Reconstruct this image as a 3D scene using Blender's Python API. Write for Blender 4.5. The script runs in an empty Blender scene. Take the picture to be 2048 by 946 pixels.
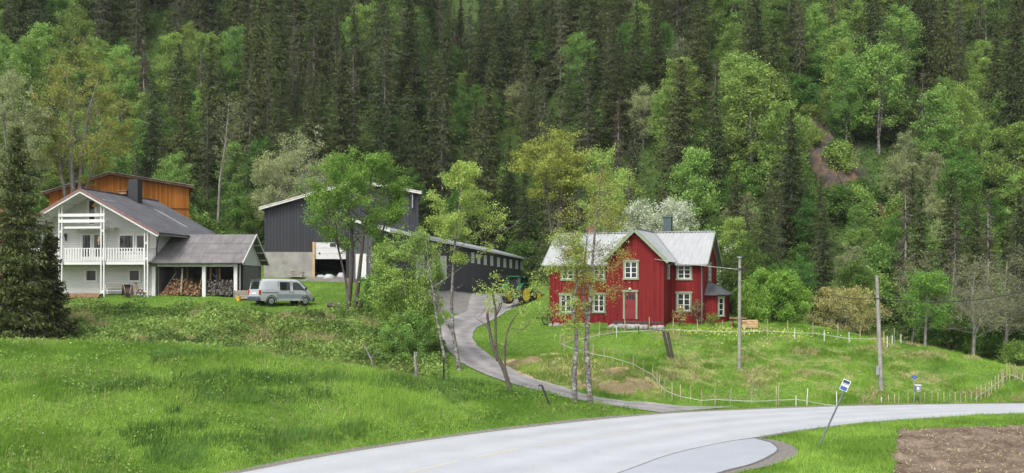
import bpy, math, random
import numpy as np
from mathutils import Vector, Matrix

C = bpy.context.scene.collection
SC = bpy.context.scene
R = math.radians

# ------------------------------------------------------------------ camera
F, HZ, CH = 2000.0, 560.0, 7.4           # focal length and horizon row in photo pixels, eye height
cam_d = bpy.data.cameras.new("camera")
cam = bpy.data.objects.new("camera", cam_d)
C.objects.link(cam)
cam.location = (0, 0, CH)
cam.rotation_euler = (R(90), 0, 0)
cam_d.sensor_width = 36
cam_d.lens = F / 2048 * 36
cam_d.shift_y = (HZ - 473) / 2048
cam_d.clip_start = 0.5
cam_d.clip_end = 2000
SC.camera = cam

# ------------------------------------------------------------------ light: overcast day
SUN_EL, SUN_AZ = 52, 205                  # degrees; azimuth clockwise from +Y (away from the camera)
w = bpy.data.worlds.new("World")
SC.world = w
w.use_nodes = True
nt = w.node_tree
bg = nt.nodes["Background"]
sky = nt.nodes.new("ShaderNodeTexSky")
sky.sky_type = 'NISHITA'
sky.sun_disc = False
sky.sun_elevation = R(SUN_EL)
sky.sun_rotation = R(SUN_AZ)
sky.air_density = 1.0
sky.dust_density = 3.0
hs = nt.nodes.new("ShaderNodeHueSaturation")
hs.inputs['Saturation'].default_value = 0.30
nt.links.new(sky.outputs[0], hs.inputs['Color'])
nt.links.new(hs.outputs[0], bg.inputs[0])
bg.inputs[1].default_value = 0.15
sd = bpy.data.lights.new("sun", 'SUN')
sd.energy = 1.5
sd.angle = R(22)
sd.color = (1.0, 0.96, 0.9)
sun = bpy.data.objects.new("sun", sd)
C.objects.link(sun)
dv = Vector((math.sin(R(SUN_AZ)) * math.cos(R(SUN_EL)), math.cos(R(SUN_AZ)) * math.cos(R(SUN_EL)), math.sin(R(SUN_EL))))
sun.rotation_euler = dv.to_track_quat('Z', 'Y').to_euler()
SC.view_settings.view_transform = 'Standard'
SC.view_settings.look = 'None'
SC.view_settings.gamma = 1
SC.view_settings.use_curve_mapping = False
SC.view_settings.exposure = 1.0
SC.cycles.max_bounces = 8
SC.cycles.diffuse_bounces = 4
SC.cycles.transparent_max_bounces = 8

# ------------------------------------------------------------------ helpers
def at(px, py, Y):
    return Vector(((px - 1024) / F * Y, Y, CH - (py - HZ) / F * Y))

def tag(o, label=None, cat=None, group=None, kind=None):
    if label: o['label'] = label
    if cat: o['category'] = cat
    if group: o['group'] = group
    if kind: o['kind'] = kind
    return o

def empty(name, loc=(0, 0, 0), rz=0.0, label=None, cat=None, group=None):
    o = bpy.data.objects.new(name, None)
    C.objects.link(o)
    o.location = loc
    o.rotation_euler = (0, 0, rz)
    o.empty_display_size = 0.3
    return tag(o, label, cat, group)

def mesh_np(name, V, faces, mats, parent=None, smooth=False, mi=None, attrs=None):
    """V (n,3) array, faces (m,k) int array with fixed k or list of lists"""
    me = bpy.data.meshes.new(name)
    V = np.asarray(V, dtype=np.float32)
    if isinstance(faces, np.ndarray):
        m, k = faces.shape
        me.vertices.add(len(V)); me.vertices.foreach_set('co', V.ravel())
        me.loops.add(m * k); me.loops.foreach_set('vertex_index', faces.astype(np.int32).ravel())
        me.polygons.add(m)
        me.polygons.foreach_set('loop_start', np.arange(0, m * k, k, dtype=np.int32))
        me.polygons.foreach_set('loop_total', np.full(m, k, dtype=np.int32))
        me.update(calc_edges=True)
    else:
        me.from_pydata([tuple(v) for v in V], [], faces)
    for mt in (mats if isinstance(mats, (list, tuple)) else [mats]):
        me.materials.append(mt)
    if mi is not None:
        me.polygons.foreach_set('material_index', np.asarray(mi, dtype=np.int32))
    if smooth:
        me.polygons.foreach_set('use_smooth', np.ones(len(me.polygons), dtype=bool))
    for an, arr in (attrs or {}).items():
        a = me.attributes.new(an, 'FLOAT', 'POINT')
        a.data.foreach_set('value', np.asarray(arr, dtype=np.float32))
    me.update()
    o = bpy.data.objects.new(name, me)
    C.objects.link(o)
    if parent is not None:
        o.parent = parent
    return o

class MB:
    """collects shapes and links them as ONE mesh object"""
    def __init__(s):
        s.v = []; s.f = []; s.m = []; s.sm = []; s.pc = []
    def add(s, vs, fs, m=0, smooth=False, same=False):
        n = len(s.v)
        if not same: s.pc.append((len(s.v), len(s.f)))
        s.v += [tuple(v) for v in vs]
        for f in fs:
            s.f.append([n + i for i in f]); s.m.append(m); s.sm.append(smooth)
    def box(s, x0, x1, y0, y1, z0, z1, m=0):
        vs = [(x0, y0, z0), (x1, y0, z0), (x1, y1, z0), (x0, y1, z0), (x0, y0, z1), (x1, y0, z1), (x1, y1, z1), (x0, y1, z1)]
        s.add(vs, [(0, 3, 2, 1), (4, 5, 6, 7), (0, 1, 5, 4), (1, 2, 6, 5), (2, 3, 7, 6), (3, 0, 4, 7)], m)
    def beam(s, p, q, wx, wy, m=0, up=(0, 0, 1)):
        p = Vector(p); q = Vector(q); d = (q - p).normalized()
        u = Vector(up)
        if abs(d.dot(u)) > 0.98: u = Vector((0, 1, 0))
        a = d.cross(u).normalized() * wx / 2
        b = a.cross(d).normalized() * wy / 2
        vs = [p - a - b, p + a - b, p + a + b, p - a + b, q - a - b, q + a - b, q + a + b, q - a + b]
        s.add(vs, [(0, 3, 2, 1), (4, 5, 6, 7), (0, 1, 5, 4), (1, 2, 6, 5), (2, 3, 7, 6), (3, 0, 4, 7)], m)
    def tube(s, pts, rad, n=6, m=0, cap=True, smooth=True):
        pts = [Vector(p) for p in pts]
        if not isinstance(rad, (list, tuple)): rad = [rad] * len(pts)
        vs = []; fs = []
        ref = Vector((0.31, 0.95, 0.12)).normalized()
        for i, p in enumerate(pts):
            d = (pts[min(i + 1, len(pts) - 1)] - pts[max(i - 1, 0)])
            d = d.normalized() if d.length > 1e-6 else Vector((0, 0, 1))
            r_ = ref if abs(d.dot(ref)) < 0.95 else Vector((1, 0, 0))
            a = d.cross(r_).normalized(); b = d.cross(a)
            for k in range(n):
                t = 2 * math.pi * k / n
                vs.append(p + (a * math.cos(t) + b * math.sin(t)) * rad[i])
        for i in range(len(pts) - 1):
            for k in range(n):
                k2 = (k + 1) % n
                fs.append((i * n + k, i * n + k2, (i + 1) * n + k2, (i + 1) * n + k))
        s.add(vs, fs, m, smooth)
        if cap:
            L = (len(pts) - 1) * n
            s.add(vs[:n], [tuple(range(n))[::-1]], m, same=True)
            s.add(vs[L:L + n], [tuple(range(n))], m, same=True)
    def prism(s, poly, axis, lo, hi, m=0):
        """2D polygon extruded. axis 'y': poly is (x,z); axis 'x': poly is (y,z); axis 'z': poly is (x,y)"""
        def P(p, t):
            return {'y': (p[0], t, p[1]), 'x': (t, p[0], p[1]), 'z': (p[0], p[1], t)}[axis]
        n = len(poly)
        vs = [P(p, lo) for p in poly] + [P(p, hi) for p in poly]
        fs = [tuple(range(n))[::-1], tuple(range(n, 2 * n))]
        for i in range(n):
            j = (i + 1) % n
            fs.append((i, j, n + j, n + i))
        s.add(vs, fs, m)
    def slab(s, p00, p10, p11, p01, th, m=0):
        """plate: four corners, thickness straight down its normal"""
        p = [Vector(q) for q in (p00, p10, p11, p01)]
        nrm = (p[1] - p[0]).cross(p[3] - p[0]).normalized() * th
        vs = p + [q - nrm for q in p]
        s.add(vs, [(0, 1, 2, 3), (7, 6, 5, 4), (0, 4, 5, 1), (1, 5, 6, 2), (2, 6, 7, 3), (3, 7, 4, 0)], m)
    def split(s, name, mats, parent=None):
        """every shape added becomes an object of its own"""
        out = []; e = s.pc + [(len(s.v), len(s.f))]
        for (v0, f0), (v1, f1) in zip(e[:-1], e[1:]):
            q = MB(); q.v = s.v[v0:v1]; q.f = [[i - v0 for i in f] for f in s.f[f0:f1]]; q.m = s.m[f0:f1]; q.sm = s.sm[f0:f1]
            out.append(q.build(name, mats, parent))
        return out
    def build(s, name, mats, parent=None):
        me = bpy.data.meshes.new(name)
        me.from_pydata(s.v, [], s.f)
        for mt in (mats if isinstance(mats, (list, tuple)) else [mats]):
            me.materials.append(mt)
        me.polygons.foreach_set('material_index', s.m)
        me.polygons.foreach_set('use_smooth', s.sm)
        me.update()
        import bmesh
        bm = bmesh.new(); bm.from_mesh(me)
        bmesh.ops.recalc_face_normals(bm, faces=bm.faces)
        bm.to_mesh(me); bm.free()
        o = bpy.data.objects.new(name, me)
        C.objects.link(o)
        if parent is not None: o.parent = parent
        return o

def bevel(o, w_=0.02, seg=2):
    b = o.modifiers.new('bevel', 'BEVEL'); b.width = w_; b.segments = seg; b.limit_method = 'ANGLE'; b.angle_limit = R(35)
    return o

# value noise ----------------------------------------------------------
def _hash(ix, iy, s):
    h = (ix * 374761393 + iy * 668265263 + s * 974711) & 0x7fffffff
    h = ((h ^ (h >> 13)) * 1274126177) & 0x7fffffff
    return ((h ^ (h >> 16)) & 0xffff) / 65535.0
def vnoise(x, y, s=0):
    x = np.asarray(x, float); y = np.asarray(y, float)
    ix = np.floor(x).astype(np.int64); iy = np.floor(y).astype(np.int64)
    fx = x - ix; fy = y - iy
    fx = fx * fx * (3 - 2 * fx); fy = fy * fy * (3 - 2 * fy)
    a = _hash(ix, iy, s); b = _hash(ix + 1, iy, s); c = _hash(ix, iy + 1, s); d = _hash(ix + 1, iy + 1, s)
    return (a * (1 - fx) + b * fx) * (1 - fy) + (c * (1 - fx) + d * fx) * fy
def fbm(x, y, s=0, o=3):
    t = 0; a = 0.5; n = 0
    for i in range(o):
        t = t + a * vnoise(x * 2 ** i, y * 2 ** i, s + i); n += a; a *= 0.5
    return t / n

def poly_sdf(x, y, poly):
    """signed distance to a closed polygon, negative inside"""
    x = np.asarray(x, float); y = np.asarray(y, float)
    d = np.full(x.shape, 1e9); ins = np.zeros(x.shape, bool)
    n = len(poly)
    for i in range(n):
        x1, y1 = poly[i]; x2, y2 = poly[(i + 1) % n]
        ex, ey = x2 - x1, y2 - y1
        t = np.clip(((x - x1) * ex + (y - y1) * ey) / (ex * ex + ey * ey + 1e-12), 0, 1)
        d = np.minimum(d, (x - x1 - t * ex) ** 2 + (y - y1 - t * ey) ** 2)
        if y1 != y2:
            c = ((y1 > y) != (y2 > y)) & (x < (x2 - x1) * (y - y1) / (y2 - y1) + x1)
            ins ^= c
    d = np.sqrt(d)
    return np.where(ins, -d, d)
def sstep(a, b, x):
    t = np.clip((x - a) / (b - a), 0, 1)
    return t * t * (3 - 2 * t)
def catmull(pts, n=8):
    P = [np.array(p, float) for p in pts]
    P = [2 * P[0] - P[1]] + P + [2 * P[-1] - P[-2]]
    out = []
    for i in range(1, len(P) - 2):
        for k in range(n):
            t = k / n
            out.append(0.5 * ((2 * P[i]) + (-P[i - 1] + P[i + 1]) * t + (2 * P[i - 1] - 5 * P[i] + 4 * P[i + 1] - P[i + 2]) * t * t + (-P[i - 1] + 3 * P[i] - 3 * P[i + 1] + P[i + 2]) * t ** 3))
    out.append(P[-2])
    return np.array(out)

# ------------------------------------------------------------------ materials
def new_mat(name):
    m = bpy.data.materials.new(name); m.use_nodes = True
    t = m.node_tree; b = t.nodes['Principled BSDF']
    return m, t, b
def N(t, typ, **kw):
    n = t.nodes.new(typ)
    for k, v in kw.items():
        if k in n.inputs: n.inputs[k].default_value = v
        else: setattr(n, k, v)
    return n
def rgb(c): return (c[0], c[1], c[2], 1)
def ramp(t, fac, stops):
    r = t.nodes.new('ShaderNodeValToRGB')
    el = r.color_ramp.elements
    while len(el) < len(stops): el.new(0.5)
    for e, (p, c) in zip(el, stops):
        e.position = p; e.color = rgb(c)
    t.links.new(fac, r.inputs[0])
    return r.outputs[0]
def noise(t, scale, detail=3, coord='Object', rough=0.55, sc3=None):
    tc = t.nodes.new('ShaderNodeTexCoord')
    n = t.nodes.new('ShaderNodeTexNoise')
    n.inputs['Scale'].default_value = scale; n.inputs['Detail'].default_value = detail
    n.inputs['Roughness'].default_value = rough
    src = tc.outputs[coord]
    if sc3:
        mp = t.nodes.new('ShaderNodeMapping'); mp.inputs['Scale'].default_value = sc3
        t.links.new(src, mp.inputs[0]); src = mp.outputs[0]
    t.links.new(src, n.inputs[0])
    return n.outputs[0]
def bump(t, b, h, strength=0.4, dist=0.05):
    n = t.nodes.new('ShaderNodeBump'); n.inputs['Strength'].default_value = strength; n.inputs['Distance'].default_value = dist
    t.links.new(h, n.inputs['Height']); t.links.new(n.outputs[0], b.inputs['Normal'])
def plain(name, c, rough=0.6, metal=0.0, var=0.15, scale=3.0, spec=0.4):
    c = tuple(x * 0.9 for x in c)
    m, t, b = new_mat(name)
    lo = tuple(x * (1 - var) for x in c); hi = tuple(min(1, x * (1 + var)) for x in c)
    t.links.new(ramp(t, noise(t, scale, 4), [(0.3, lo), (0.7, hi)]), b.inputs['Base Color'])
    b.inputs['Roughness'].default_value = rough; b.inputs['Metallic'].default_value = metal
    b.inputs['Specular IOR Level'].default_value = spec
    return m
def boards(name, c, width=0.14, axis='v', rough=0.65, var=0.2, gap=0.10, dark=0.55, c2=None, streak=0.6):
    """painted boards: real seams as bump and a thin dark line; per-board tone and weather streaks"""
    c = tuple(x * 0.9 for x in c); c2 = tuple(x * 0.9 for x in c2) if c2 else None
    m, t, b = new_mat(name)
    tc = t.nodes.new('ShaderNodeTexCoord'); sp = t.nodes.new('ShaderNodeSeparateXYZ')
    t.links.new(tc.outputs['Object'], sp.inputs[0])
    if axis == 'v':
        ad = N(t, 'ShaderNodeMath', operation='ADD'); t.links.new(sp.outputs[0], ad.inputs[0]); t.links.new(sp.outputs[1], ad.inputs[1]); src = ad.outputs[0]
    else:
        src = sp.outputs[2]
    dvd = N(t, 'ShaderNodeMath', operation='DIVIDE'); t.links.new(src, dvd.inputs[0]); dvd.inputs[1].default_value = width
    fr = N(t, 'ShaderNodeMath', operation='FRACT'); t.links.new(dvd.outputs[0], fr.inputs[0])
    fl = N(t, 'ShaderNodeMath', operation='FLOOR'); t.links.new(dvd.outputs[0], fl.inputs[0])
    wn = N(t, 'ShaderNodeTexWhiteNoise', noise_dimensions='1D'); t.links.new(fl.outputs[0], wn.inputs['W'])
    st = noise(t, 1.0, 4, sc3=(7, 7, 0.5) if axis == 'v' else (0.6, 0.6, 7))
    mx = N(t, 'ShaderNodeMath', operation='MULTIPLY_ADD'); t.links.new(st, mx.inputs[0]); mx.inputs[1].default_value = streak
    ml = N(t, 'ShaderNodeMath', operation='MULTIPLY'); t.links.new(wn.outputs[0], ml.inputs[0]); ml.inputs[1].default_value = 1 - streak
    t.links.new(ml.outputs[0], mx.inputs[2])
    hi = tuple(min(1, x * (1 + var)) for x in (c2 or c)); lo = tuple(x * (1 - var) for x in c)
    col = ramp(t, mx.outputs[0], [(0.25, lo), (0.75, hi)])
    lt = N(t, 'ShaderNodeMath', operation='LESS_THAN'); t.links.new(fr.outputs[0], lt.inputs[0]); lt.inputs[1].default_value = gap
    mc = N(t, 'ShaderNodeMixRGB', blend_type='MULTIPLY'); t.links.new(lt.outputs[0], mc.inputs[0]); t.links.new(col, mc.inputs[1]); mc.inputs[2].default_value = (dark, dark, dark, 1)
    t.links.new(mc.outputs[0], b.inputs['Base Color'])
    b.inputs['Roughness'].default_value = max(rough, .8)
    b.inputs['Specular IOR Level'].default_value = 0.08
    if axis == 'v':
        gt = N(t, 'ShaderNodeMath', operation='GREATER_THAN'); t.links.new(fr.outputs[0], gt.inputs[0]); gt.inputs[1].default_value = gap
        bump(t, b, gt.outputs[0], 0.6, 0.02)
    else:
        sb = N(t, 'ShaderNodeMath', operation='SUBTRACT'); sb.inputs[0].default_value = 1; t.links.new(fr.outputs[0], sb.inputs[1])
        bump(t, b, sb.outputs[0], 0.8, 0.03)
    return m
def leafmat(name, dark, light, transl=0.35, jitter=0.25, hue=0.02, rough=0.6):
    m, t, b = new_mat(name)
    at_ = N(t, 'ShaderNodeAttribute', attribute_name='tint')
    col = ramp(t, at_.outputs['Fac'], [(0.0, dark), (1.0, light)])
    oi = t.nodes.new('ShaderNodeObjectInfo')
    hsv = t.nodes.new('ShaderNodeHueSaturation')
    m1 = N(t, 'ShaderNodeMapRange'); t.links.new(oi.outputs['Random'], m1.inputs[0]); m1.inputs[3].default_value = 1 - jitter; m1.inputs[4].default_value = 1 + jitter
    t.links.new(m1.outputs[0], hsv.inputs['Value'])
    wn = N(t, 'ShaderNodeTexWhiteNoise', noise_dimensions='1D'); t.links.new(oi.outputs['Random'], wn.inputs['W'])
    m2 = N(t, 'ShaderNodeMapRange'); t.links.new(wn.outputs[0], m2.inputs[0]); m2.inputs[3].default_value = 0.5 - hue; m2.inputs[4].default_value = 0.5 + hue
    t.links.new(m2.outputs[0], hsv.inputs['Hue'])
    t.links.new(col, hsv.inputs['Color'])
    t.links.new(hsv.outputs[0], b.inputs['Base Color'])
    b.inputs['Roughness'].default_value = rough; b.inputs['Specular IOR Level'].default_value = 0.25
    tr = t.nodes.new('ShaderNodeBsdfTranslucent'); t.links.new(hsv.outputs[0], tr.inputs[0])
    mx = t.nodes.new('ShaderNodeMixShader'); mx.inputs[0].default_value = transl
    t.links.new(b.outputs[0], mx.inputs[1]); t.links.new(tr.outputs[0], mx.inputs[2])
    t.links.new(mx.outputs[0], t.nodes['Material Output'].inputs[0])
    return m

M = {}
M['white'] = plain('white_paint', (0.62, 0.62, 0.60), 0.5, var=0.05)
M['whiteclap'] = boards('white_cladding', (0.58, 0.58, 0.555), 0.16, 'h', var=0.05, gap=0.10, dark=0.78)
M['whitev'] = boards('white_vertical_boards', (0.58, 0.58, 0.56), 0.16, 'v', var=0.06, dark=0.75)
M['red'] = boards('red_boards', (0.158, 0.016, 0.017), 0.15, 'v', var=0.18, gap=0.12, dark=0.6, c2=(0.18, 0.021, 0.021))
M['reddoor'] = plain('red_door_paint', (0.19, 0.017, 0.019), 0.5)
M['sage'] = plain('sage_green_trim', (0.21, 0.26, 0.17), 0.55, var=0.12)
M['brown'] = boards('brown_stained_boards', (0.33, 0.118, 0.022), 0.17, 'v', var=0.25, gap=0.10, dark=0.6, c2=(0.39, 0.148, 0.03))
M['greyclad'] = boards('dark_grey_cladding', (0.052, 0.053, 0.060), 0.30, 'v', var=0.12, gap=0.16, dark=0.6)
M['greyply'] = plain('grey_plywood', (0.14, 0.13, 0.125), 0.8, var=0.2, scale=1.5)
M['glass'] = plain('window_glass', (0.02, 0.025, 0.025), 0.06, var=0.1, spec=0.5)
M['black'] = plain('black_metal', (0.02, 0.02, 0.023), 0.45)
M['interior'] = plain('painted_interior_shade', (0.02, 0.018, 0.016), 0.9)  # near-black colour stands in for the shade inside the barns
M['bargeboard'] = plain('weathered_red_bargeboard', (0.19, 0.11, 0.10), 0.7, var=0.25)
M['greywood'] = boards('grey_weathered_wood', (0.30, 0.27, 0.23), 0.3, 'h', var=0.3, gap=0.0, c2=(0.34, 0.31, 0.27))
M['polewood'] = plain('weathered_pole_wood', (0.25, 0.235, 0.21), 0.85, var=0.3, scale=2)
M['darkplank'] = plain('dark_plank', (0.05, 0.042, 0.036), 0.85, var=0.3, scale=6)
M['stakewood'] = plain('stake_wood', (0.36, 0.30, 0.20), 0.85, var=0.35, scale=2)
M['newwood'] = plain('fresh_wood', (0.50, 0.34, 0.18), 0.8, var=0.2, scale=4)
M['plankbrown'] = plain('brown_plank', (0.25, 0.14, 0.08), 0.8, var=0.3)
M['whitetape'] = plain('white_fence_tape', (0.58, 0.58, 0.56), 0.6, var=0.05)
M['plasticblack'] = plain('black_plastic', (0.015, 0.017, 0.022), 0.4)
M['steel'] = plain('galvanised_steel', (0.30, 0.32, 0.33), 0.5, 0.5, var=0.15)
M['polegrey'] = plain('grey_sign_pole', (0.13, 0.15, 0.16), 0.5, 0.2)
M['signblue'] = plain('sign_blue', (0.02, 0.07, 0.24), 0.4)
M['signnavy'] = plain('sign_navy', (0.012, 0.03, 0.09), 0.4)
M['signwhite'] = plain('sign_white', (0.8, 0.82, 0.84), 0.4, var=0.03)
M['stone'] = plain('field_stone', (0.27, 0.26, 0.25), 0.9, var=0.35, scale=3)
M['yellow'] = plain('yellow_plastic', (0.75, 0.42, 0.02), 0.4)
M['green_paint'] = plain('tractor_green', (0.012, 0.10, 0.035), 0.4)
M['rimyellow'] = plain('rim_yellow', (0.72, 0.45, 0.03), 0.5)
M['tyre'] = plain('tyre_rubber', (0.02, 0.02, 0.02), 0.85)
M['rope'] = plain('cable_black', (0.03, 0.03, 0.03), 0.6)
M['bag'] = plain('white_sacking', (0.42, 0.43, 0.45), 0.6, var=0.12, scale=4)
M['flower'] = plain('daffodil_yellow', (0.80, 0.72, 0.20), 0.6, var=0.2)
def mat_roof_tile():
    m, t, b = new_mat('dark_roof_tiles')
    tc = t.nodes.new('ShaderNodeTexCoord'); br = t.nodes.new('ShaderNodeTexBrick')
    mp = N(t, 'ShaderNodeMapping'); mp.inputs['Rotation'].default_value = (0, 0, R(90))
    t.links.new(tc.outputs['Object'], mp.inputs[0]); t.links.new(mp.outputs[0], br.inputs[0])
    br.inputs['Scale'].default_value = 1.0; br.inputs['Brick Width'].default_value = 0.4; br.inputs['Row Height'].default_value = 0.33
    br.inputs['Mortar Size'].default_value = 0.03; br.inputs['Color1'].default_value = (0.085, 0.085, 0.092, 1); br.inputs['Color2'].default_value = (0.12, 0.12, 0.13, 1)
    br.inputs['Mortar'].default_value = (0.045, 0.045, 0.05, 1)
    mx = N(t, 'ShaderNodeMixRGB', blend_type='MULTIPLY'); mx.inputs[0].default_value = 1
    t.links.new(br.outputs[0], mx.inputs[1]); t.links.new(ramp(t, noise(t, 0.8, 5), [(0.3, (0.75, 0.75, 0.75)), (0.7, (1.2, 1.2, 1.2))]), mx.inputs[2])
    t.links.new(mx.outputs[0], b.inputs['Base Color']); b.inputs['Roughness'].default_value = 0.6
    bump(t, b, br.outputs[1], -0.5, 0.03) if False else None
    return m
M['tile'] = mat_roof_tile()
def mat_felt():
    m, t, b = new_mat('grey_roof_felt')
    n1 = noise(t, 0.9, 6); n2 = noise(t, 2.0, 4, sc3=(3.0, 0.25, 1))
    c = ramp(t, n1, [(0.25, (0.105, 0.095, 0.095)), (0.55, (0.145, 0.135, 0.135)), (0.8, (0.19, 0.18, 0.18))])
    mx = N(t, 'ShaderNodeMixRGB', blend_type='MULTIPLY'); mx.inputs[0].default_value = 0.8
    t.links.new(c, mx.inputs[1]); t.links.new(ramp(t, n2, [(0.3, (0.7, 0.68, 0.66)), (0.7, (1.15, 1.15, 1.15))]), mx.inputs[2])
    t.links.new(mx.outputs[0], b.inputs['Base Color']); b.inputs['Roughness'].default_value = 0.55
    return m
M['felt'] = mat_felt()
def mat_corr():
    m, t, b = new_mat('corrugated_metal')
    n1 = noise(t, 1.3, 5, sc3=(3, 0.6, 0.6))
    t.links.new(ramp(t, n1, [(0.2, (0.29, 0.31, 0.30)), (0.5, (0.35, 0.36, 0.36)), (0.8, (0.40, 0.41, 0.41))]), b.inputs['Base Color'])
    b.inputs['Roughness'].default_value = 0.45; b.inputs['Metallic'].default_value = 0.25
    return m
M['corr'] = mat_corr()
def mat_concrete():
    m, t, b = new_mat('stained_concrete')
    n1 = noise(t, 0.9, 7, rough=0.65)
    t.links.new(ramp(t, n1, [(0.25, (0.16, 0.15, 0.14)), (0.5, (0.27, 0.26, 0.24)), (0.75, (0.35, 0.34, 0.315))]), b.inputs['Base Color'])
    b.inputs['Roughness'].default_value = 0.9; bump(t, b, noise(t, 9, 4), 0.3, 0.02)
    return m
M['concrete'] = mat_concrete()
def mat_bark(name, c1, c2, c3, scale=2.0, sc3=(6, 6, 1.2)):
    m, t, b = new_mat(name)
    n1 = noise(t, scale, 5, sc3=sc3, rough=0.7)
    t.links.new(ramp(t, n1, [(0.35, c1), (0.5, c2), (0.68, c3)]), b.inputs['Base Color'])
    b.inputs['Roughness'].default_value = 0.9; bump(t, b, n1, 0.6, 0.04)
    return m
M['bark'] = mat_bark('grey_brown_bark', (0.035, 0.028, 0.022), (0.075, 0.06, 0.048), (0.12, 0.10, 0.085))
M['birchbark'] = mat_bark('birch_bark', (0.035, 0.030, 0.026), (0.115, 0.105, 0.095), (0.40, 0.385, 0.36), 1.7, (2.4, 2.4, 3.6))
M['greybark'] = mat_bark('grey_bark', (0.09, 0.08, 0.07), (0.17, 0.155, 0.14), (0.30, 0.28, 0.26))
M['sprucebark'] = mat_bark('spruce_bark', (0.05, 0.045, 0.04), (0.10, 0.092, 0.082), (0.18, 0.17, 0.155))
M['firewood'] = mat_bark('split_firewood', (0.09, 0.045, 0.025), (0.21, 0.115, 0.06), (0.38, 0.24, 0.13), 5, (1, 1, 1))
M['oldfirewood'] = mat_bark('old_grey_firewood', (0.045, 0.038, 0.032), (0.11, 0.095, 0.085), (0.24, 0.21, 0.19), 5, (1, 1, 1))

# foliage
M['spruce'] = leafmat('spruce_needles', (0.032, 0.053, 0.015), (0.115, 0.150, 0.040), 0.28, 0.3, 0.02)
M['sprucebrown'] = leafmat('withered_spruce_needles', (0.055, 0.049, 0.030), (0.135, 0.120, 0.072), 0.25, 0.25, 0.02)
M['sprucegrey'] = leafmat('grey_olive_spruce_needles', (0.052, 0.066, 0.028), (0.132, 0.15, 0.064), 0.25, 0.25, 0.02)
M['birchleaf'] = leafmat('birch_leaves', (0.095, 0.185, 0.032), (0.31, 0.46, 0.11), 0.33, 0.18, 0.02)
M['deepleaf'] = leafmat('deep_green_leaves', (0.060, 0.135, 0.024), (0.150, 0.275, 0.055), 0.45, 0.2, 0.02)
M['oliveleaf'] = leafmat('olive_young_leaves', (0.17, 0.19, 0.030), (0.38, 0.40, 0.080), 0.25, 0.12, 0.012)
M['paleleaf'] = leafmat('pale_willow_leaves', (0.17, 0.215, 0.085), (0.42, 0.46, 0.22), 0.4, 0.15, 0.012)
M['rowanleaf'] = leafmat('rowan_leaves', (0.090, 0.19, 0.027), (0.22, 0.375, 0.065), 0.33, 0.12, 0.012)
M['yellowgreen'] = leafmat('yellow_green_leaves', (0.175, 0.265, 0.048), (0.38, 0.50, 0.125), 0.3, 0.1, 0.01)
M['blossom'] = leafmat('bird_cherry_blossom', (0.14, 0.22, 0.06), (0.82, 0.84, 0.70), 0.25, 0.08, 0.01)
M['tanbush'] = leafmat('brownish_green_buds', (0.25, 0.25, 0.075), (0.47, 0.455, 0.17), 0.2, 0.1, 0.01)
M['greyleaf'] = leafmat('sparse_grey_green_buds', (0.14, 0.15, 0.075), (0.27, 0.28, 0.14), 0.4, 0.15, 0.015)
M['weed'] = leafmat('bank_weeds', (0.080, 0.150, 0.026), (0.24, 0.37, 0.07), 0.45, 0, 0)
M['blade'] = leafmat('grass_blades', (0.125, 0.245, 0.027), (0.34, 0.52, 0.088), 0.5, 0, 0)
M['dryblade'] = leafmat('dry_grass_blades', (0.25, 0.20, 0.10), (0.54, 0.44, 0.25), 0.06, 0, 0)
M['under'] = leafmat('forest_undergrowth', (0.05, 0.115, 0.02), (0.145, 0.265, 0.05), 0.45, 0, 0)
M['tallblade'] = leafmat('bluish_tall_grass', (0.045, 0.115, 0.024), (0.165, 0.31, 0.075), 0.5, 0, 0)
M['bushleaf'] = leafmat('fresh_bush_leaves', (0.100, 0.215, 0.028), (0.27, 0.44, 0.070), 0.3, 0.05, 0.01)
M['terraceweed'] = leafmat('terrace_weed_leaves', (0.072, 0.130, 0.026), (0.28, 0.40, 0.095), 0.3, 0, 0)
M['seedstem'] = leafmat('pale_seed_stems', (0.22, 0.24, 0.09), (0.46, 0.42, 0.20), 0.4, 0, 0)
M['greyclad2'] = boards('grey_stable_cladding', (0.085, 0.087, 0.096), 0.30, 'v', var=0.12, gap=0.16, dark=0.6)
# ------------------------------------------------------------------ terrain
E1 = [(-34, 6), (-27, 16), (-21, 24), (-16.8, 30), (-13.3, 34.5), (-10.4, 38.3), (-6.95, 42.9), (-0.6, 49), (7.6, 54.8), (13.4, 57.0), (21.3, 58.9), (30.5, 59.8), (45, 60.2), (80, 58)]
E2 = [(-20, -4), (-14, 8), (-8.5, 18), (-3, 27), (0.8, 33.5), (4.14, 38.3), (6.8, 42.4), (9.7, 45.5), (12, 47.5), (14.2, 49.3), (19, 52.3), (23.8, 54.2), (28.5, 55.4), (45, 56), (80, 53.8)]
e1 = catmull(E1, 8); e2 = catmull(E2, 8)
ROAD = [tuple(p) for p in e1] + [tuple(p) for p in e2[::-1]]
LAY = [tuple(p) for p in catmull([(-3, 27), (0.8, 33.5), (4.14, 38.3), (6.8, 42.4), (9.7, 45.5), (11.3, 46.7)], 5)] + \
      [tuple(p) for p in catmull([(11.75, 45.4), (11.6, 43.8), (11.0, 42.4), (9.6, 40.2), (7.6, 38.0), (3.6, 32.5), (0, 26.4)], 5)]
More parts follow.
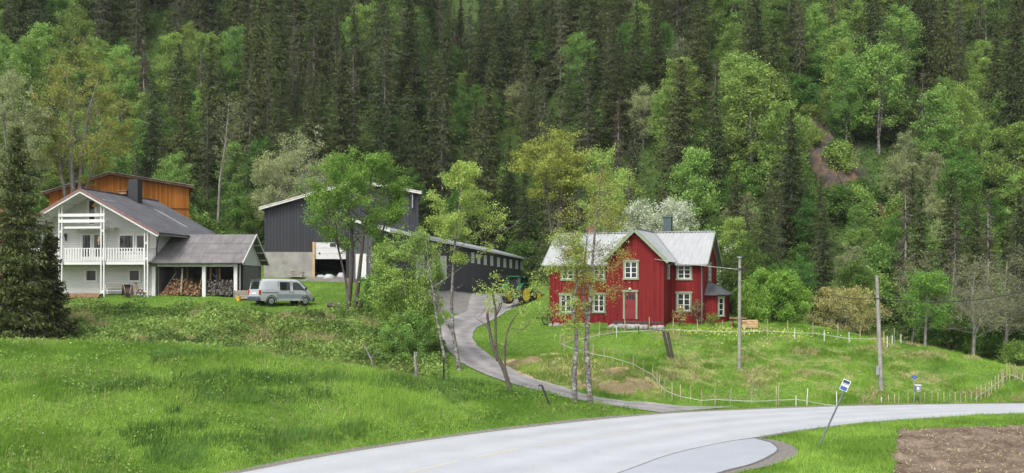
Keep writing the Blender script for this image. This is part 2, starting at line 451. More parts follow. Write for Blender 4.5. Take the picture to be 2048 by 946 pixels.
DRV = [((1326, 823, 56), (1470, 813.5, 58.4)), ((1245, 815, 56.4), (1314, 808.5, 58.9)), ((1190, 806, 57), (1253, 805, 59.2)),
       ((1136, 797, 57.6), (1187, 794, 60)), ((1090, 786, 58.3), (1144, 782, 61)), ((1050, 775, 59), (1062, 757, 62.6)),
       ((990, 756, 60.8), (1010, 732, 65.5)), ((920, 724, 64.7), (966, 702, 69.5)), ((895, 700, 69), (947, 680, 74)),
       ((884, 676, 75), (946, 669, 76.5)), ((886, 655, 81), (957, 653, 80.5)), ((906, 636, 87), (987, 639, 84.5)),
       ((934, 622, 91), (1020, 622, 91.5)), ((938, 605, 97), (1026, 604, 97)), ((946, 588, 104), (1024, 588, 104))]
dl = catmull([at(*p[0]) for p in DRV], 6); dr = catmull([at(*p[1]) for p in DRV], 6)
DRIVE = [(p[0], p[1]) for p in dl] + [(p[0], p[1]) for p in dr[::-1]]
FIELD = [(16.6, 43.5), (18.9, 49.3), (27, 49.8), (40, 50.2), (70, 49), (70, 10), (6, 10), (11, 27), (14.4, 38.3)]

cp = [tuple(p) + (0.0,) for p in E1] + [tuple(p) + (0.0,) for p in E2]
cp += [(10, 41, 0), (20, 45, 0), (30, 50, 0), (20, 38, 0), (40, 45, 0), (60, 50, 0), (0, 20, 0), (15, 25, 0), (40, 20, 0), (60, 10, 0), (0, 0, 0), (30, 0, 0)]
for q in DRV:
    cp += [tuple(at(*q[0])), tuple(at(*q[1]))]
for p in [(110, 686, 51.5), (0, 682, 52), (219, 693, 51), (303, 693, 51), (384, 695, 51.5), (439, 702, 52), (549, 720, 52.5), (640, 729, 53), (752, 749.5, 54), (841, 764, 54.5), (966, 788, 55), (1040, 800, 55),
          (1100, 808, 55), (1180, 815, 55.3), (400, 800, 45), (100, 860, 38.5), (600, 815, 46.5), (800, 835, 48.5), (250, 760, 45), (50, 750, 45),
          (832, 763, 58), (740, 745, 60), (920, 742, 62), (700, 715, 62), (660, 700, 64), (850, 700, 66), (800, 690, 66.5),
          (150, 605, 73), (300, 604, 73.5), (450, 610, 73.5), (560, 618, 73), (640, 622, 73), (705, 624, 73.5), (20, 600, 74),
          (0, 592, 76), (150, 592, 76), (300, 592, 76.5), (400, 592, 77), (470, 594, 77.5),
          (150, 650, 67), (400, 655, 67.5), (560, 660, 67),
          (560, 590, 83), (580, 566, 90), (640, 560, 92), (720, 562, 92), (770, 578, 87), (820, 600, 81), (800, 645, 74), (860, 645, 77), (850, 622, 82),
          (900, 582, 100), (860, 590, 93), (830, 572, 96), (1060, 585, 98), (1075, 600, 90), (1050, 640, 82), (1040, 690, 72),
          (1098, 650, 79), (1200, 649, 77), (1300, 650, 74), (1400, 650, 74), (1460, 648, 74),
          (1120, 692, 70), (1230, 660, 72.5), (1400, 662, 71.5), (1550, 660, 71), (1700, 682, 70), (1815, 692, 70),
          (1335, 718, 66), (1480, 740, 64.5), (1600, 732, 65), (1760, 780, 61.2), (1900, 722, 66), (1990, 750, 63.5), (1700, 742, 64.5),
          (1250, 700, 67.5), (1400, 785, 61), (1600, 790, 60.8), (1400, 810, 59.9), (1600, 809, 60), (1800, 808, 60.2), (1930, 806, 60.6), (2048, 800, 61), (2048, 745, 66),
          (540, 612, 74.6), (608.8, 614, 76.7), (580, 616, 74.2), (1200, 752, 62.8), (1300, 785, 60.3), (1110, 715, 66.5), (1250, 790, 60.2)]:
    cp.append(tuple(at(*p)))
cp += [(-32, 60, 3.2), (-20, 60, 2.9), (-12, 60, 2.0), (-45, 52, 4.6), (-60, 60, 5), (-45, 40, 2.6), (-60, 75, 6.5), (-45, 76, 6.3),
       (-32, 90, 7.6), (-45, 92, 8.3), (-60, 104, 9.5), (-40, 104, 9.2), (-20, 104, 8.2), (-5, 106, 6.3), (5, 106, 6.1), (15, 104, 5.6), (30, 104, 4), (45, 104, 3), (60, 104, 3),
       (16, 85, 4.5), (4, 88, 4.9), (22, 80, 3.9), (24, 76, 3.7), (31, 72, 2.2), (36, 74, 0.9), (45, 80, 0.8), (33, 82, 1.6), (60, 70, 0.3), (60, 90, 1.0), (45, 66, 0.6)]
cp = np.array(cp, float)
S_ = 30.0
def _U(r2): return np.where(r2 > 1e-12, r2 * np.log(r2 + 1e-12), 0.0)
_n = len(cp)
_xy = cp[:, :2] / S_
_K = _U(((_xy[:, None, :] - _xy[None]) ** 2).sum(-1)) + np.eye(_n) * 2e-3
_P = np.c_[np.ones(_n), _xy]
_A = np.block([[_K, _P], [_P.T, np.zeros((3, 3))]])
_w = np.linalg.solve(_A, np.r_[cp[:, 2], 0, 0, 0])
def tps(x, y):
    x = np.clip(x, -60, 60) / S_; y = np.clip(y, -2, 104) / S_
    out = _w[_n] + _w[_n + 1] * x + _w[_n + 2] * y
    for i in range(_n):
        out = out + _w[i] * _U((x - _xy[i, 0]) ** 2 + (y - _xy[i, 1]) ** 2)
    return out
def hill(x, y):
    yb = 111 - 11 * sstep(8, 40, x) + 3 * np.sin(x * 0.11) + 17 * sstep(-16, -11, x) * (1 - sstep(1, 8, x))
    t = (y - yb) / 4
    sp = np.where(t > 20, t, np.log1p(np.exp(np.minimum(t, 20)))) * 4
    return sp * (0.74 + 0.06 * np.sin(x * 0.07 + 1)) + sstep(0, 30, y - yb) * (fbm(x / 14, y / 14, 5) - 0.5) * 7
def height(x, y):
    x = np.asarray(x, float); y = np.asarray(y, float)
    z = tps(x, y)
    far = sstep(95, 112, y)
    dr_ = np.minimum(poly_sdf(x, y, ROAD), poly_sdf(x, y, LAY))
    dd = poly_sdf(x, y, DRIVE)
    amp = sstep(0.3, 3.0, np.minimum(dr_, dd))
    z = z + amp * ((fbm(x / 2.2, y / 2.2, 1) - 0.5) * 0.34 + (fbm(x / 0.7, y / 0.7, 2, 2) - 0.5) * 0.10)
    k = sstep(0.15, 1.6, dr_)
    z = z * k + (-0.06) * (1 - k)
    return z + hill(x, y)
def h1(x, y): return float(height(np.array([x]), np.array([y]))[0])

gx = np.r_[np.arange(-190, -56, 5.0), np.arange(-56, 50, 0.45), np.arange(50, 195, 5.0)]
gy = np.r_[np.arange(-20, 24, 3.0), np.arange(24, 30, 1.0), np.arange(30, 108, 0.45), np.arange(108, 175, 1.5), np.arange(175, 300, 5.0)]
GX, GY = np.meshgrid(gx, gy)
GZ = height(GX, GY)
def zat(x, y):
    """bilinear look-up on the built ground sheet"""
    x = np.asarray(x, float); y = np.asarray(y, float)
    i = np.clip(np.searchsorted(gx, x) - 1, 0, len(gx) - 2); j = np.clip(np.searchsorted(gy, y) - 1, 0, len(gy) - 2)
    tx = (x - gx[i]) / (gx[i + 1] - gx[i]); ty = (y - gy[j]) / (gy[j + 1] - gy[j])
    return (GZ[j, i] * (1 - tx) + GZ[j, i + 1] * tx) * (1 - ty) + (GZ[j + 1, i] * (1 - tx) + GZ[j + 1, i + 1] * tx) * ty
def z1(x, y): return float(zat(np.array([x]), np.array([y]))[0])
def hit(px, py, y0=30, y1=170):
    """where the sight line through a photo pixel meets the ground"""
    Y = np.arange(y0, y1, 0.1)
    X = (px - 1024) / F * Y; Zr = CH - (py - HZ) / F * Y
    d = Zr - zat(X, Y)
    k = np.argmax(d < 0)
    if d[k] >= 0: k = len(Y) - 1
    return Vector((X[k], Y[k], float(zat(X[k:k + 1], Y[k:k + 1])[0])))
def px_of(x, y, z): return 1024 + F * x / y, HZ + F * (CH - z) / y

# ground zones (what grows where)
PX, PY = px_of(GX, np.maximum(GY, 5), GZ)
def zone_forest(x, y): return sstep(100, 110, y - 18 * sstep(-16, -11, x) * (1 - sstep(2, 8, x)) + 10 * sstep(25, 36, x) * sstep(70, 74, y) + 6 * sstep(17, 24, x) * sstep(78, 84, y))
def zone_yard(x, y):
    return 1 - sstep(-0.8, 1.0, poly_sdf(x, y, [(-9, 88), (-3.2, 89.5), (2, 95), (4, 104), (-1, 112), (-8, 103), (-19.5, 93.0), (-19.5, 91.0), (-14, 90.2)]))
SLOPE = [(1.0, 62.8), (5.2, 61.2), (8.7, 59.6), (9.2, 61), (8, 64), (5.5, 66), (3, 67.5), (0.5, 67.5), (-0.6, 66.0)]
def zone_dry(x, y):
    a = 1 - sstep(-0.8, 1.2, poly_sdf(x, y, SLOPE))
    b = (1 - sstep(-2, 2, poly_sdf(x, y, [(-25, 62), (-6, 60), (-9, 68), (-26, 72)]))) * 0.5
    c = (1 - sstep(-2, 2, poly_sdf(x, y, [(8, 61), (30, 61), (26, 69), (10, 70)]))) * 0.42
    return np.maximum(np.maximum(a, b), c)
dry = zone_dry(GX, GY); forest = zone_forest(GX, GY); yard = zone_yard(GX, GY)
cliffm = np.clip(1 - np.abs((PX - 1690) / 95 - (PY - 350) / 260) * 1.0, 0, 1) * sstep(230, 270, PY) * (1 - sstep(420, 460, PY)) * (GY > 104)

def mat_ground():
    m, t, b = new_mat('ground_cover')
    n1 = noise(t, 0.35, 6); n2 = noise(t, 3.5, 5, rough=0.7)
    g = ramp(t, n1, [(0.3, (0.060, 0.125, 0.020)), (0.5, (0.095, 0.175, 0.028)), (0.72, (0.13, 0.205, 0.038))])
    mx = N(t, 'ShaderNodeMixRGB', blend_type='MULTIPLY'); mx.inputs[0].default_value = 1
    t.links.new(g, mx.inputs[1]); t.links.new(ramp(t, n2, [(0.3, (0.6, 0.62, 0.6)), (0.7, (1.25, 1.22, 1.2))]), mx.inputs[2])
    cur = mx.outputs[0]
    def over(attr, col, thr=None):
        nonlocal cur
        a = N(t, 'ShaderNodeAttribute', attribute_name=attr)
        fac = a.outputs['Fac']
        if thr is not None:
            ad = N(t, 'ShaderNodeMath', operation='ADD'); t.links.new(fac, ad.inputs[0]); t.links.new(thr, ad.inputs[1])
            mr = N(t, 'ShaderNodeMapRange'); t.links.new(ad.outputs[0], mr.inputs[0]); mr.inputs[1].default_value = 0.85; mr.inputs[2].default_value = 1.25
            fac = mr.outputs[0]
        x = N(t, 'ShaderNodeMixRGB'); t.links.new(fac, x.inputs[0]); t.links.new(cur, x.inputs[1]); t.links.new(col, x.inputs[2]); cur = x.outputs[0]
    n3 = noise(t, 1.1, 6, rough=0.7)
    over('dry', ramp(t, n2, [(0.3, (0.28, 0.22, 0.11)), (0.7, (0.50, 0.40, 0.22))]), n3)
    over('forest', ramp(t, n3, [(0.35, (0.03, 0.045, 0.014)), (0.55, (0.05, 0.085, 0.02)), (0.75, (0.07, 0.055, 0.032))]))
    over('cliff', ramp(t, n3, [(0.3, (0.03, 0.027, 0.026)), (0.6, (0.08, 0.065, 0.055)), (0.75, (0.14, 0.075, 0.03))]), n1)
    over('yard', ramp(t, n2, [(0.3, (0.13, 0.12, 0.11)), (0.7, (0.22, 0.21, 0.2))]), n3)
    t.links.new(cur, b.inputs['Base Color']); b.inputs['Roughness'].default_value = 0.95; b.inputs['Specular IOR Level'].default_value = 0.1
    bump(t, b, n2, 0.6, 0.12)
    return m
ni, nj = len(gx), len(gy)
idx = np.arange(ni * nj).reshape(nj, ni)
fc = np.stack([idx[:-1, :-1].ravel(), idx[:-1, 1:].ravel(), idx[1:, 1:].ravel(), idx[1:, :-1].ravel()], 1)
ground = mesh_np('ground', np.c_[GX.ravel(), GY.ravel(), GZ.ravel()], fc, mat_ground(), smooth=True,
                 attrs={'dry': dry.ravel(), 'forest': forest.ravel(), 'yard': yard.ravel(), 'cliff': cliffm.ravel()})
tag(ground, kind='structure')

# ------------------------------------------------------------------ road
def mat_road(name, lo, hi, rough=0.55, streak=True):
    m, t, b = new_mat(name)
    n1 = noise(t, 0.5, 5); n2 = noise(t, 14, 3)
    c = ramp(t, n1, [(0.3, lo), (0.7, hi)])
    mx = N(t, 'ShaderNodeMixRGB', blend_type='MULTIPLY'); mx.inputs[0].default_value = 1
    t.links.new(c, mx.inputs[1]); t.links.new(ramp(t, n2, [(0.3, (0.88, 0.88, 0.88)), (0.7, (1.08, 1.08, 1.08))]), mx.inputs[2])
    cur = mx.outputs[0]
    if streak:
        # wheel tracks: a little smoother and darker, along the lane (stored per vertex across the road)
        a = N(t, 'ShaderNodeAttribute', attribute_name='across')
        sn = N(t, 'ShaderNodeMath', operation='SINE'); ml = N(t, 'ShaderNodeMath', operation='MULTIPLY'); t.links.new(a.outputs['Fac'], ml.inputs[0]); ml.inputs[1].default_value = 6.2832 * 4
        t.links.new(ml.outputs[0], sn.inputs[0])
        mr = N(t, 'ShaderNodeMapRange'); t.links.new(sn.outputs[0], mr.inputs[0]); mr.inputs[1].default_value = -1; mr.inputs[2].default_value = 1; mr.inputs[3].default_value = 0.93; mr.inputs[4].default_value = 1.04
        x = N(t, 'ShaderNodeMixRGB', blend_type='MULTIPLY'); x.inputs[0].default_value = 1; t.links.new(cur, x.inputs[1]); t.links.new(mr.outputs[0], x.inputs[2]); cur = x.outputs[0]
    t.links.new(cur, b.inputs['Base Color']); b.inputs['Roughness'].default_value = rough; b.inputs['Specular IOR Level'].default_value = 0.5
    bump(t, b, n2, 0.15, 0.01)
    return m
M['asphalt'] = mat_road('pale_worn_asphalt', (0.345, 0.358, 0.385), (0.395, 0.408, 0.435))
M['asphalt2'] = mat_road('layby_asphalt', (0.29, 0.308, 0.345), (0.335, 0.352, 0.388), streak=False)
M['gravel'] = plain('grey_gravel', (0.17, 0.155, 0.14), 0.95, var=0.5, scale=9)
M['edge'] = plain('dark_patch_seam', (0.13, 0.13, 0.13), 0.9, var=0.3)
M['dashes'] = plain('faded_yellow_line', (0.58, 0.50, 0.33), 0.7, var=0.08, scale=8)
M['edgeline'] = plain('worn_white_edge_line', (0.42, 0.42, 0.41), 0.7, var=0.12, scale=5)

def resample(c, n):
    c = np.asarray(c, float); s = np.r_[0, np.cumsum(np.linalg.norm(np.diff(c, axis=0), axis=1))]
    u = np.linspace(0, s[-1], n)
    return np.stack([np.interp(u, s, c[:, k]) for k in range(c.shape[1])], 1)
def strip(name, A, B, mat, z, nacross=2, attr=False):
    """sheet between two matched edge curves; z is a constant or a function of x, y"""
    n = len(A); ts = np.linspace(0, 1, nacross)
    P = A[:, None, :2] * (1 - ts)[None, :, None] + B[:, None, :2] * ts[None, :, None]
    X = P[..., 0].ravel(); Y = P[..., 1].ravel()
    Z = z(X, Y) if callable(z) else np.full(X.shape, z)
    id_ = np.arange(n * nacross).reshape(n, nacross)
    f = np.stack([id_[:-1, :-1].ravel(), id_[:-1, 1:].ravel(), id_[1:, 1:].ravel(), id_[1:, :-1].ravel()], 1)
    o = mesh_np(name, np.c_[X, Y, Z], f, mat, smooth=True, attrs={'across': np.tile(ts, n)} if attr else None)
    # face up
    me = o.data
    if me.polygons[0].normal.z < 0: me.flip_normals()
    return tag(o, kind='structure')
a1 = resample(e1, 160); a2 = resample(e2, 160)
strip('road', a1, a2, M['asphalt'], 0.012, 9, True)
# far-side gravel shoulder, edge line
def offset(c, d):
    t = np.gradient(c[:, :2], axis=0); t /= np.linalg.norm(t, axis=1)[:, None]
    return c[:, :2] + np.c_[-t[:, 1], t[:, 0]] * d
wob = (fbm(np.arange(160) * 0.45, np.zeros(160), 9) - 0.5)[:, None]
o1 = offset(a1, 0.62) + wob * 0.8
strip('gravel_shoulder', offset(a1, -0.10), o1, M['gravel'], lambda x, y: np.maximum(zat(x, y) + 0.03, 0.004), 4)
strip('edge_line', offset(a1, -0.16), offset(a1, -0.26), M['edgeline'], 0.017)
o2 = offset(a2, -0.30) + wob * 0.25
strip('verge_gravel', offset(a2, 0.04), o2, M['gravel'], lambda x, y: np.maximum(zat(x, y) + 0.02, 0.004), 3)
# centre dashes
cl = catmull([(-9.5, 27.5), (-6.4, 34.0), (-3.9, 38.5), (-2.05, 40.9), (-1.5, 41.65), (0.28, 43.75), (3.6, 46.9), (8.5, 50.4), (14.5, 53.2), (22, 55.6), (32, 57.0), (50, 57.8)], 24)
sarc = np.r_[0, np.cumsum(np.linalg.norm(np.diff(cl, axis=0), axis=1))]
s0 = sarc[np.argmin(np.abs(cl - np.array([-1.5, 41.65])).sum(1))]
def clp(s): return np.stack([np.interp(s, sarc, cl[:, 0]), np.interp(s, sarc, cl[:, 1])], -1)
dv_, df_ = [], []
for k in range(-5, 4):
    ss = np.linspace(s0 + k * 4.0, s0 + k * 4.0 + 2.8, 8)
    ss = ss[(ss > 0) & (ss < sarc[-1])]
    if len(ss) < 3: continue
    c0 = clp(ss); t = np.gradient(c0, axis=0); t /= np.linalg.norm(t, axis=1)[:, None]; nn = np.c_[-t[:, 1], t[:, 0]]
    b0 = len(dv_)
    wd = 0.055 if k < 1 else 0.035
    for p, q in zip(c0, nn):
        dv_ += [(p[0] - q[0] * wd, p[1] - q[1] * wd, 0.017), (p[0] + q[0] * wd, p[1] + q[1] * wd, 0.017)]
    for i in range(len(ss) - 1):
        df_.append([b0 + 2 * i + 1, b0 + 2 * i, b0 + 2 * i + 2, b0 + 2 * i + 3])
tag(mesh_np('road_markings', dv_, df_, M['dashes']), kind='structure')

def flat_poly(name, poly, mat, z):
    o = mesh_np(name, [(p[0], p[1], z) for p in poly], [list(range(len(poly)))], mat)
    if o.data.polygons[0].normal.z < 0: o.data.flip_normals()
    return tag(o, kind='structure')
gp = catmull([(11.2, 47.2), (12.25, 46.0), (12.5, 44.2), (12.0, 42.2), (10.4, 40.0), (8.4, 38.0), (4.5, 32.5), (1.0, 27)], 6)
flat_poly('gravel_border', [(-2, 27)] + LAY[5:20] + [(11.2, 47.2)] + [tuple(p) for p in gp], M['gravel'], 0.004)
flat_poly('lay_by', LAY, M['asphalt2'], 0.020)
seam = resample(catmull([(0.8, 33.5), (4.14, 38.3), (6.8, 42.4), (9.7, 45.5), (11.3, 46.75)], 8), 60)
strip('asphalt_seam', seam, offset(seam, 0.07) + wob[:60] * 0.08, M['edge'], 0.025)
seam2 = resample(catmull([(11.3, 46.7), (11.75, 45.4), (11.6, 43.8), (11.0, 42.4), (9.6, 40.2), (7.6, 38.0), (3.6, 32.5)], 6), 60)
strip('lay_by_edge', seam2, offset(seam2, 0.10) + wob[60:120] * 0.1, M['edge'], 0.025)

# driveway
def mat_drive():
    m, t, b = new_mat('gravel_driveway_surface')
    n1 = noise(t, 0.9, 6); n2 = noise(t, 10, 4, rough=0.7)
    a = N(t, 'ShaderNodeAttribute', attribute_name='across')
    sn = N(t, 'ShaderNodeMath', operation='COSINE'); ml = N(t, 'ShaderNodeMath', operation='MULTIPLY'); t.links.new(a.outputs['Fac'], ml.inputs[0]); ml.inputs[1].default_value = 6.2832 * 2
    t.links.new(ml.outputs[0], sn.inputs[0])
    ad = N(t, 'ShaderNodeMath', operation='MULTIPLY_ADD'); t.links.new(sn.outputs[0], ad.inputs[0]); ad.inputs[1].default_value = 0.10; t.links.new(n1, ad.inputs[2])
    c = ramp(t, ad.outputs[0], [(0.25, (0.15, 0.142, 0.14)), (0.5, (0.215, 0.207, 0.205)), (0.75, (0.29, 0.28, 0.27))])
    mx = N(t, 'ShaderNodeMixRGB', blend_type='MULTIPLY'); mx.inputs[0].default_value = 1
    t.links.new(c, mx.inputs[1]); t.links.new(ramp(t, n2, [(0.3, (0.7, 0.7, 0.7)), (0.7, (1.2, 1.2, 1.2))]), mx.inputs[2])
    t.links.new(mx.outputs[0], b.inputs['Base Color']); b.inputs['Roughness'].default_value = 0.9
    bump(t, b, n2, 0.4, 0.03)
    return m
d1 = resample(dl, 150); d2 = resample(dr, 150)
d1[:, :2] += wob[:150] * 0.22; d2[:, :2] += wob[5:155] * 0.22
strip('driveway', d1, d2, mat_drive(), lambda x, y: np.maximum(zat(x, y) + 0.05, 0.006), 10, True)

# ploughed field
def mat_soil():
    m, t, b = new_mat('ploughed_soil')
    n1 = noise(t, 0.7, 6); n2 = noise(t, 5, 5, rough=0.7)
    c = ramp(t, n1, [(0.3, (0.088, 0.066, 0.050)), (0.5, (0.145, 0.113, 0.086)), (0.72, (0.235, 0.19, 0.145))])
    mx = N(t, 'ShaderNodeMixRGB', blend_type='MULTIPLY'); mx.inputs[0].default_value = 1
    t.links.new(c, mx.inputs[1]); t.links.new(ramp(t, n2, [(0.3, (0.6, 0.58, 0.55)), (0.7, (1.25, 1.22, 1.2))]), mx.inputs[2])
    t.links.new(mx.outputs[0], b.inputs['Base Color']); b.inputs['Roughness'].default_value = 0.95; b.inputs['Specular IOR Level'].default_value = 0.1
    bump(t, b, n2, 0.6, 0.08)
    return m
fx = np.arange(9, 45, 0.16); fy = np.arange(30, 50.6, 0.16)
FX, FY = np.meshgrid(fx, fy)
fd = poly_sdf(FX, FY, FIELD) + (fbm(FX / 0.8, FY / 0.8, 21) - 0.5) * 0.9
clod = np.maximum(fbm(FX / 0.34, FY / 0.30, 31, 3) - 0.42, 0) * 0.75 + (fbm(FX / 3, FY / 3, 33) - 0.5) * 0.1
clod *= 0.45 + 0.55 * sstep(0.35, 0.6, fbm(FX / 4, FY / 4, 35))
FZ = zat(FX, FY) + 0.04 + clod * sstep(0.0, 0.8, -fd)
id_ = np.arange(FX.size).reshape(FX.shape)
ff = np.stack([id_[:-1, :-1].ravel(), id_[:-1, 1:].ravel(), id_[1:, 1:].ravel(), id_[1:, :-1].ravel()], 1)
keep = (fd.ravel()[ff] < 0).all(1)
tag(mesh_np('ploughed_field', np.c_[FX.ravel(), FY.ravel(), FZ.ravel()], ff[keep], mat_soil(), smooth=True), kind='structure')
# ------------------------------------------------------------------ buildings
class Frame:
    """a building's own axes: x along its front (left to right), y away from the viewer, z up"""
    def __init__(s, ox, oy, oz, th):
        s.o = (ox, oy, oz); s.th = R(th); s.c = math.cos(s.th); s.s = math.sin(s.th)
    def empty(s, name, label, cat, group=None):
        return empty(name, s.o, -s.th, label, cat, group)
    def front(s, px, py, y=0.0):
        k = (px - 1024) / F
        x = (k * (s.o[1] + y * s.c) - s.o[0] - y * s.s) / (s.c + k * s.s)
        Y = s.o[1] - x * s.s + y * s.c
        return x, CH - (py - HZ) / F * Y - s.o[2]
    def side(s, px, py, x=0.0):
        k = (px - 1024) / F
        y = (k * (s.o[1] - x * s.s) - s.o[0] - x * s.c) / (s.s - k * s.c)
        Y = s.o[1] - x * s.s + y * s.c
        return y, CH - (py - HZ) / F * Y - s.o[2]
class Face:
    """a wall plane: u along it, v up, n outwards"""
    def __init__(s, p, d):
        s.p = Vector((p[0], p[1], 0)); s.d = Vector((d[0], d[1], 0)).normalized(); s.n = Vector((s.d.y, -s.d.x, 0))
    def P(s, u, v, n): return s.p + s.d * u + s.n * n + Vector((0, 0, v))
    def box(s, mb, u0, u1, v0, v1, n0, n1, m=0):
        vs = [s.P(u0, v0, n0), s.P(u1, v0, n0), s.P(u1, v0, n1), s.P(u0, v0, n1), s.P(u0, v1, n0), s.P(u1, v1, n0), s.P(u1, v1, n1), s.P(u0, v1, n1)]
        mb.add(vs, [(0, 3, 2, 1), (4, 5, 6, 7), (0, 1, 5, 4), (1, 2, 6, 5), (2, 3, 7, 6), (3, 0, 4, 7)], m)

def window(parent, fc, u0, u1, v0, v1, cols=2, rows=3, trim=0.11, trim_m=None, sash_m=None, hood=True, glass=None, muntin=0.04, sill=True):
    trim_m = trim_m or M['white']; sash_m = sash_m or M['white']
    mb = MB(); t = trim
    if t > 0:
        fc.box(mb, u0 - t, u0, v0, v1, 0.002, 0.055, 0); fc.box(mb, u1, u1 + t, v0, v1, 0.002, 0.055, 0)
        fc.box(mb, u0 - t - (0.05 if hood else 0), u1 + t + (0.05 if hood else 0), v1, v1 + t * (1.2 if hood else 1), 0.002, 0.09 if hood else 0.055, 0)
        if sill: fc.box(mb, u0 - t - 0.04, u1 + t + 0.04, v0 - t, v0, 0.002, 0.085, 0)
    s = 0.05
    fc.box(mb, u0, u0 + s, v0, v1, 0.004, 0.04, 1); fc.box(mb, u1 - s, u1, v0, v1, 0.004, 0.04, 1)
    fc.box(mb, u0 + s, u1 - s, v0, v0 + s, 0.004, 0.04, 1); fc.box(mb, u0 + s, u1 - s, v1 - s, v1, 0.004, 0.04, 1)
    for k in range(1, cols):
        u = u0 + (u1 - u0) * k / cols
        wd = 0.05 if cols == 2 else muntin / 2
        fc.box(mb, u - wd, u + wd, v0 + s, v1 - s, 0.004, 0.036, 1)
    for k in range(1, rows):
        v = v0 + (v1 - v0) * k / rows
        for c in range(cols):
            a = u0 + (u1 - u0) * c / cols + 0.05; b_ = u0 + (u1 - u0) * (c + 1) / cols - 0.05
            fc.box(mb, a, b_, v - muntin / 2, v + muntin / 2, 0.004, 0.030, 1)
    o = mb.build('window', [trim_m, sash_m], parent)
    g = MB(); fc.box(g, u0 + 0.02, u1 - 0.02, v0 + 0.02, v1 - 0.02, 0.003, 0.016)
    g.build('pane', [glass or M['glass']], o)
    return o

def corrugated(mb, tops, bots, amp, m=0):
    """sheet whose ribs run from tops[i] to bots[i]; alternate lines are lifted by amp"""
    n = len(tops)
    nr = (Vector(bots[0]) - Vector(tops[0])).cross(Vector(tops[-1]) - Vector(tops[0])).normalized()
    if nr.z < 0: nr = -nr
    vs = []
    for i in range(n):
        off = nr * (amp * math.sin(i * math.pi / 2))
        vs += [Vector(tops[i]) + off, Vector(bots[i]) + off]
    mb.add(vs, [(2 * i, 2 * i + 1, 2 * i + 3, 2 * i + 2) for i in range(n - 1)], m, True)
    vs2 = [v - nr * 0.05 for v in vs]
    mb.add(vs2, [(2 * i, 2 * i + 2, 2 * i + 3, 2 * i + 1) for i in range(n - 1)], m, True)

def lin(a, b, n): return [Vector(a).lerp(Vector(b), i / (n - 1)) for i in range(n)]

# ---- red house -------------------------------------------------------
rf = Frame(14.33, 75.0, 3.95, 20)
rh = rf.empty('red_house', 'red timber farmhouse with pale corrugated metal roof and green window trim', 'house')
LEN, WID, D = 12.1, 6.7, 2.8
EZ, RZ, SL = 4.64, 7.23, 0.69            # eave edge, ridge height, slope
xr = rf.front(1328, 600, -D)[0]; xc = rf.front(1269, 500, -D - 0.35)[0]; hw = xr - xc
mb = MB()
wt = EZ + SL * 0.4 - 0.10
gp_ = [(0, 0.0), (WID, 0.0), (WID, wt), (WID / 2, RZ - 0.12), (0, wt)]
mb.prism(gp_, 'x', -LEN, 0)
ct = RZ - 0.06 - 0.97 * hw
mb.prism([(xc - hw, 0.0), (xc + hw, 0.0), (xc + hw, ct - 0.06), (xc, RZ - 0.12), (xc - hw, ct - 0.06)], 'y', -D, 0.4)
mb.build('wall', [M['red']], rh)
mb = MB()
nx = int((LEN + 0.9) / 0.07)
xs = [-LEN - 0.5 + i * (LEN + 0.9) / nx for i in range(nx + 1)]
corrugated(mb, [(x, WID / 2, RZ) for x in xs], [(x, -0.4, EZ) for x in xs], 0.034)
corrugated(mb, [(x, WID / 2, RZ) for x in xs], [(x, WID + 0.4, EZ) for x in xs], 0.034)
ys = [-D - 0.4 + i * 0.07 for i in range(int((3.33 + D + 0.4) / 0.07))]
ov = hw + 0.38
for sg in (-1, 1):
    bt = []
    for y in ys:
        o_ = min(ov, max(0.02, (RZ - 0.03 - (EZ + SL * (y + 0.4))) / 0.97))
        bt.append((xc + sg * o_, y, RZ + 0.02 - 0.97 * o_))
    corrugated(mb, [(xc, y, RZ + 0.02) for y in ys], bt, 0.034)
mb.beam((-LEN - 0.5, WID / 2, RZ + 0.03), (0.4, WID / 2, RZ + 0.03), 0.26, 0.05)
mb.beam((xc, -D - 0.42, RZ + 0.05), (xc, 3.2, RZ + 0.05), 0.24, 0.05)
roof = mb.build('roof', [M['corr']], rh)
mb = MB()
for sg in (-1, 1):
    mb.beam((xc + sg * 0.02, -D - 0.43, RZ - 0.10), (xc + sg * (ov + 0.02), -D - 0.43, RZ - 0.08 - 0.97 * ov), 0.035, 0.24)
    mb.beam((xc + sg * 0.02, -D - 0.40, RZ + 0.06), (xc + sg * (ov + 0.02), -D - 0.40, RZ + 0.06 - 0.97 * ov), 0.12, 0.03)
for xg in (0.42, -LEN - 0.52):
    mb.beam((xg, WID / 2, RZ - 0.10), (xg, -0.42, EZ - 0.10), 0.04, 0.22); mb.beam((xg, WID / 2, RZ - 0.10), (xg, WID + 0.42, EZ - 0.10), 0.04, 0.22)
mb.split('bargeboard', [M['sage']], rh)
mb = MB()
mb.beam((xc + ov, -0.47, EZ - 0.05), (0.38, -0.47, EZ - 0.05), 0.10, 0.09); mb.beam((-LEN - 0.45, -0.47, EZ - 0.05), (xc - ov, -0.47, EZ - 0.05), 0.10, 0.09)
mb.tube([(-0.05, -0.42, EZ - 0.1), (-0.08, -0.08, EZ - 0.45), (-0.08, -0.07, 0.1)], 0.045)
mb.split('gutter', [M['steel']], rh)
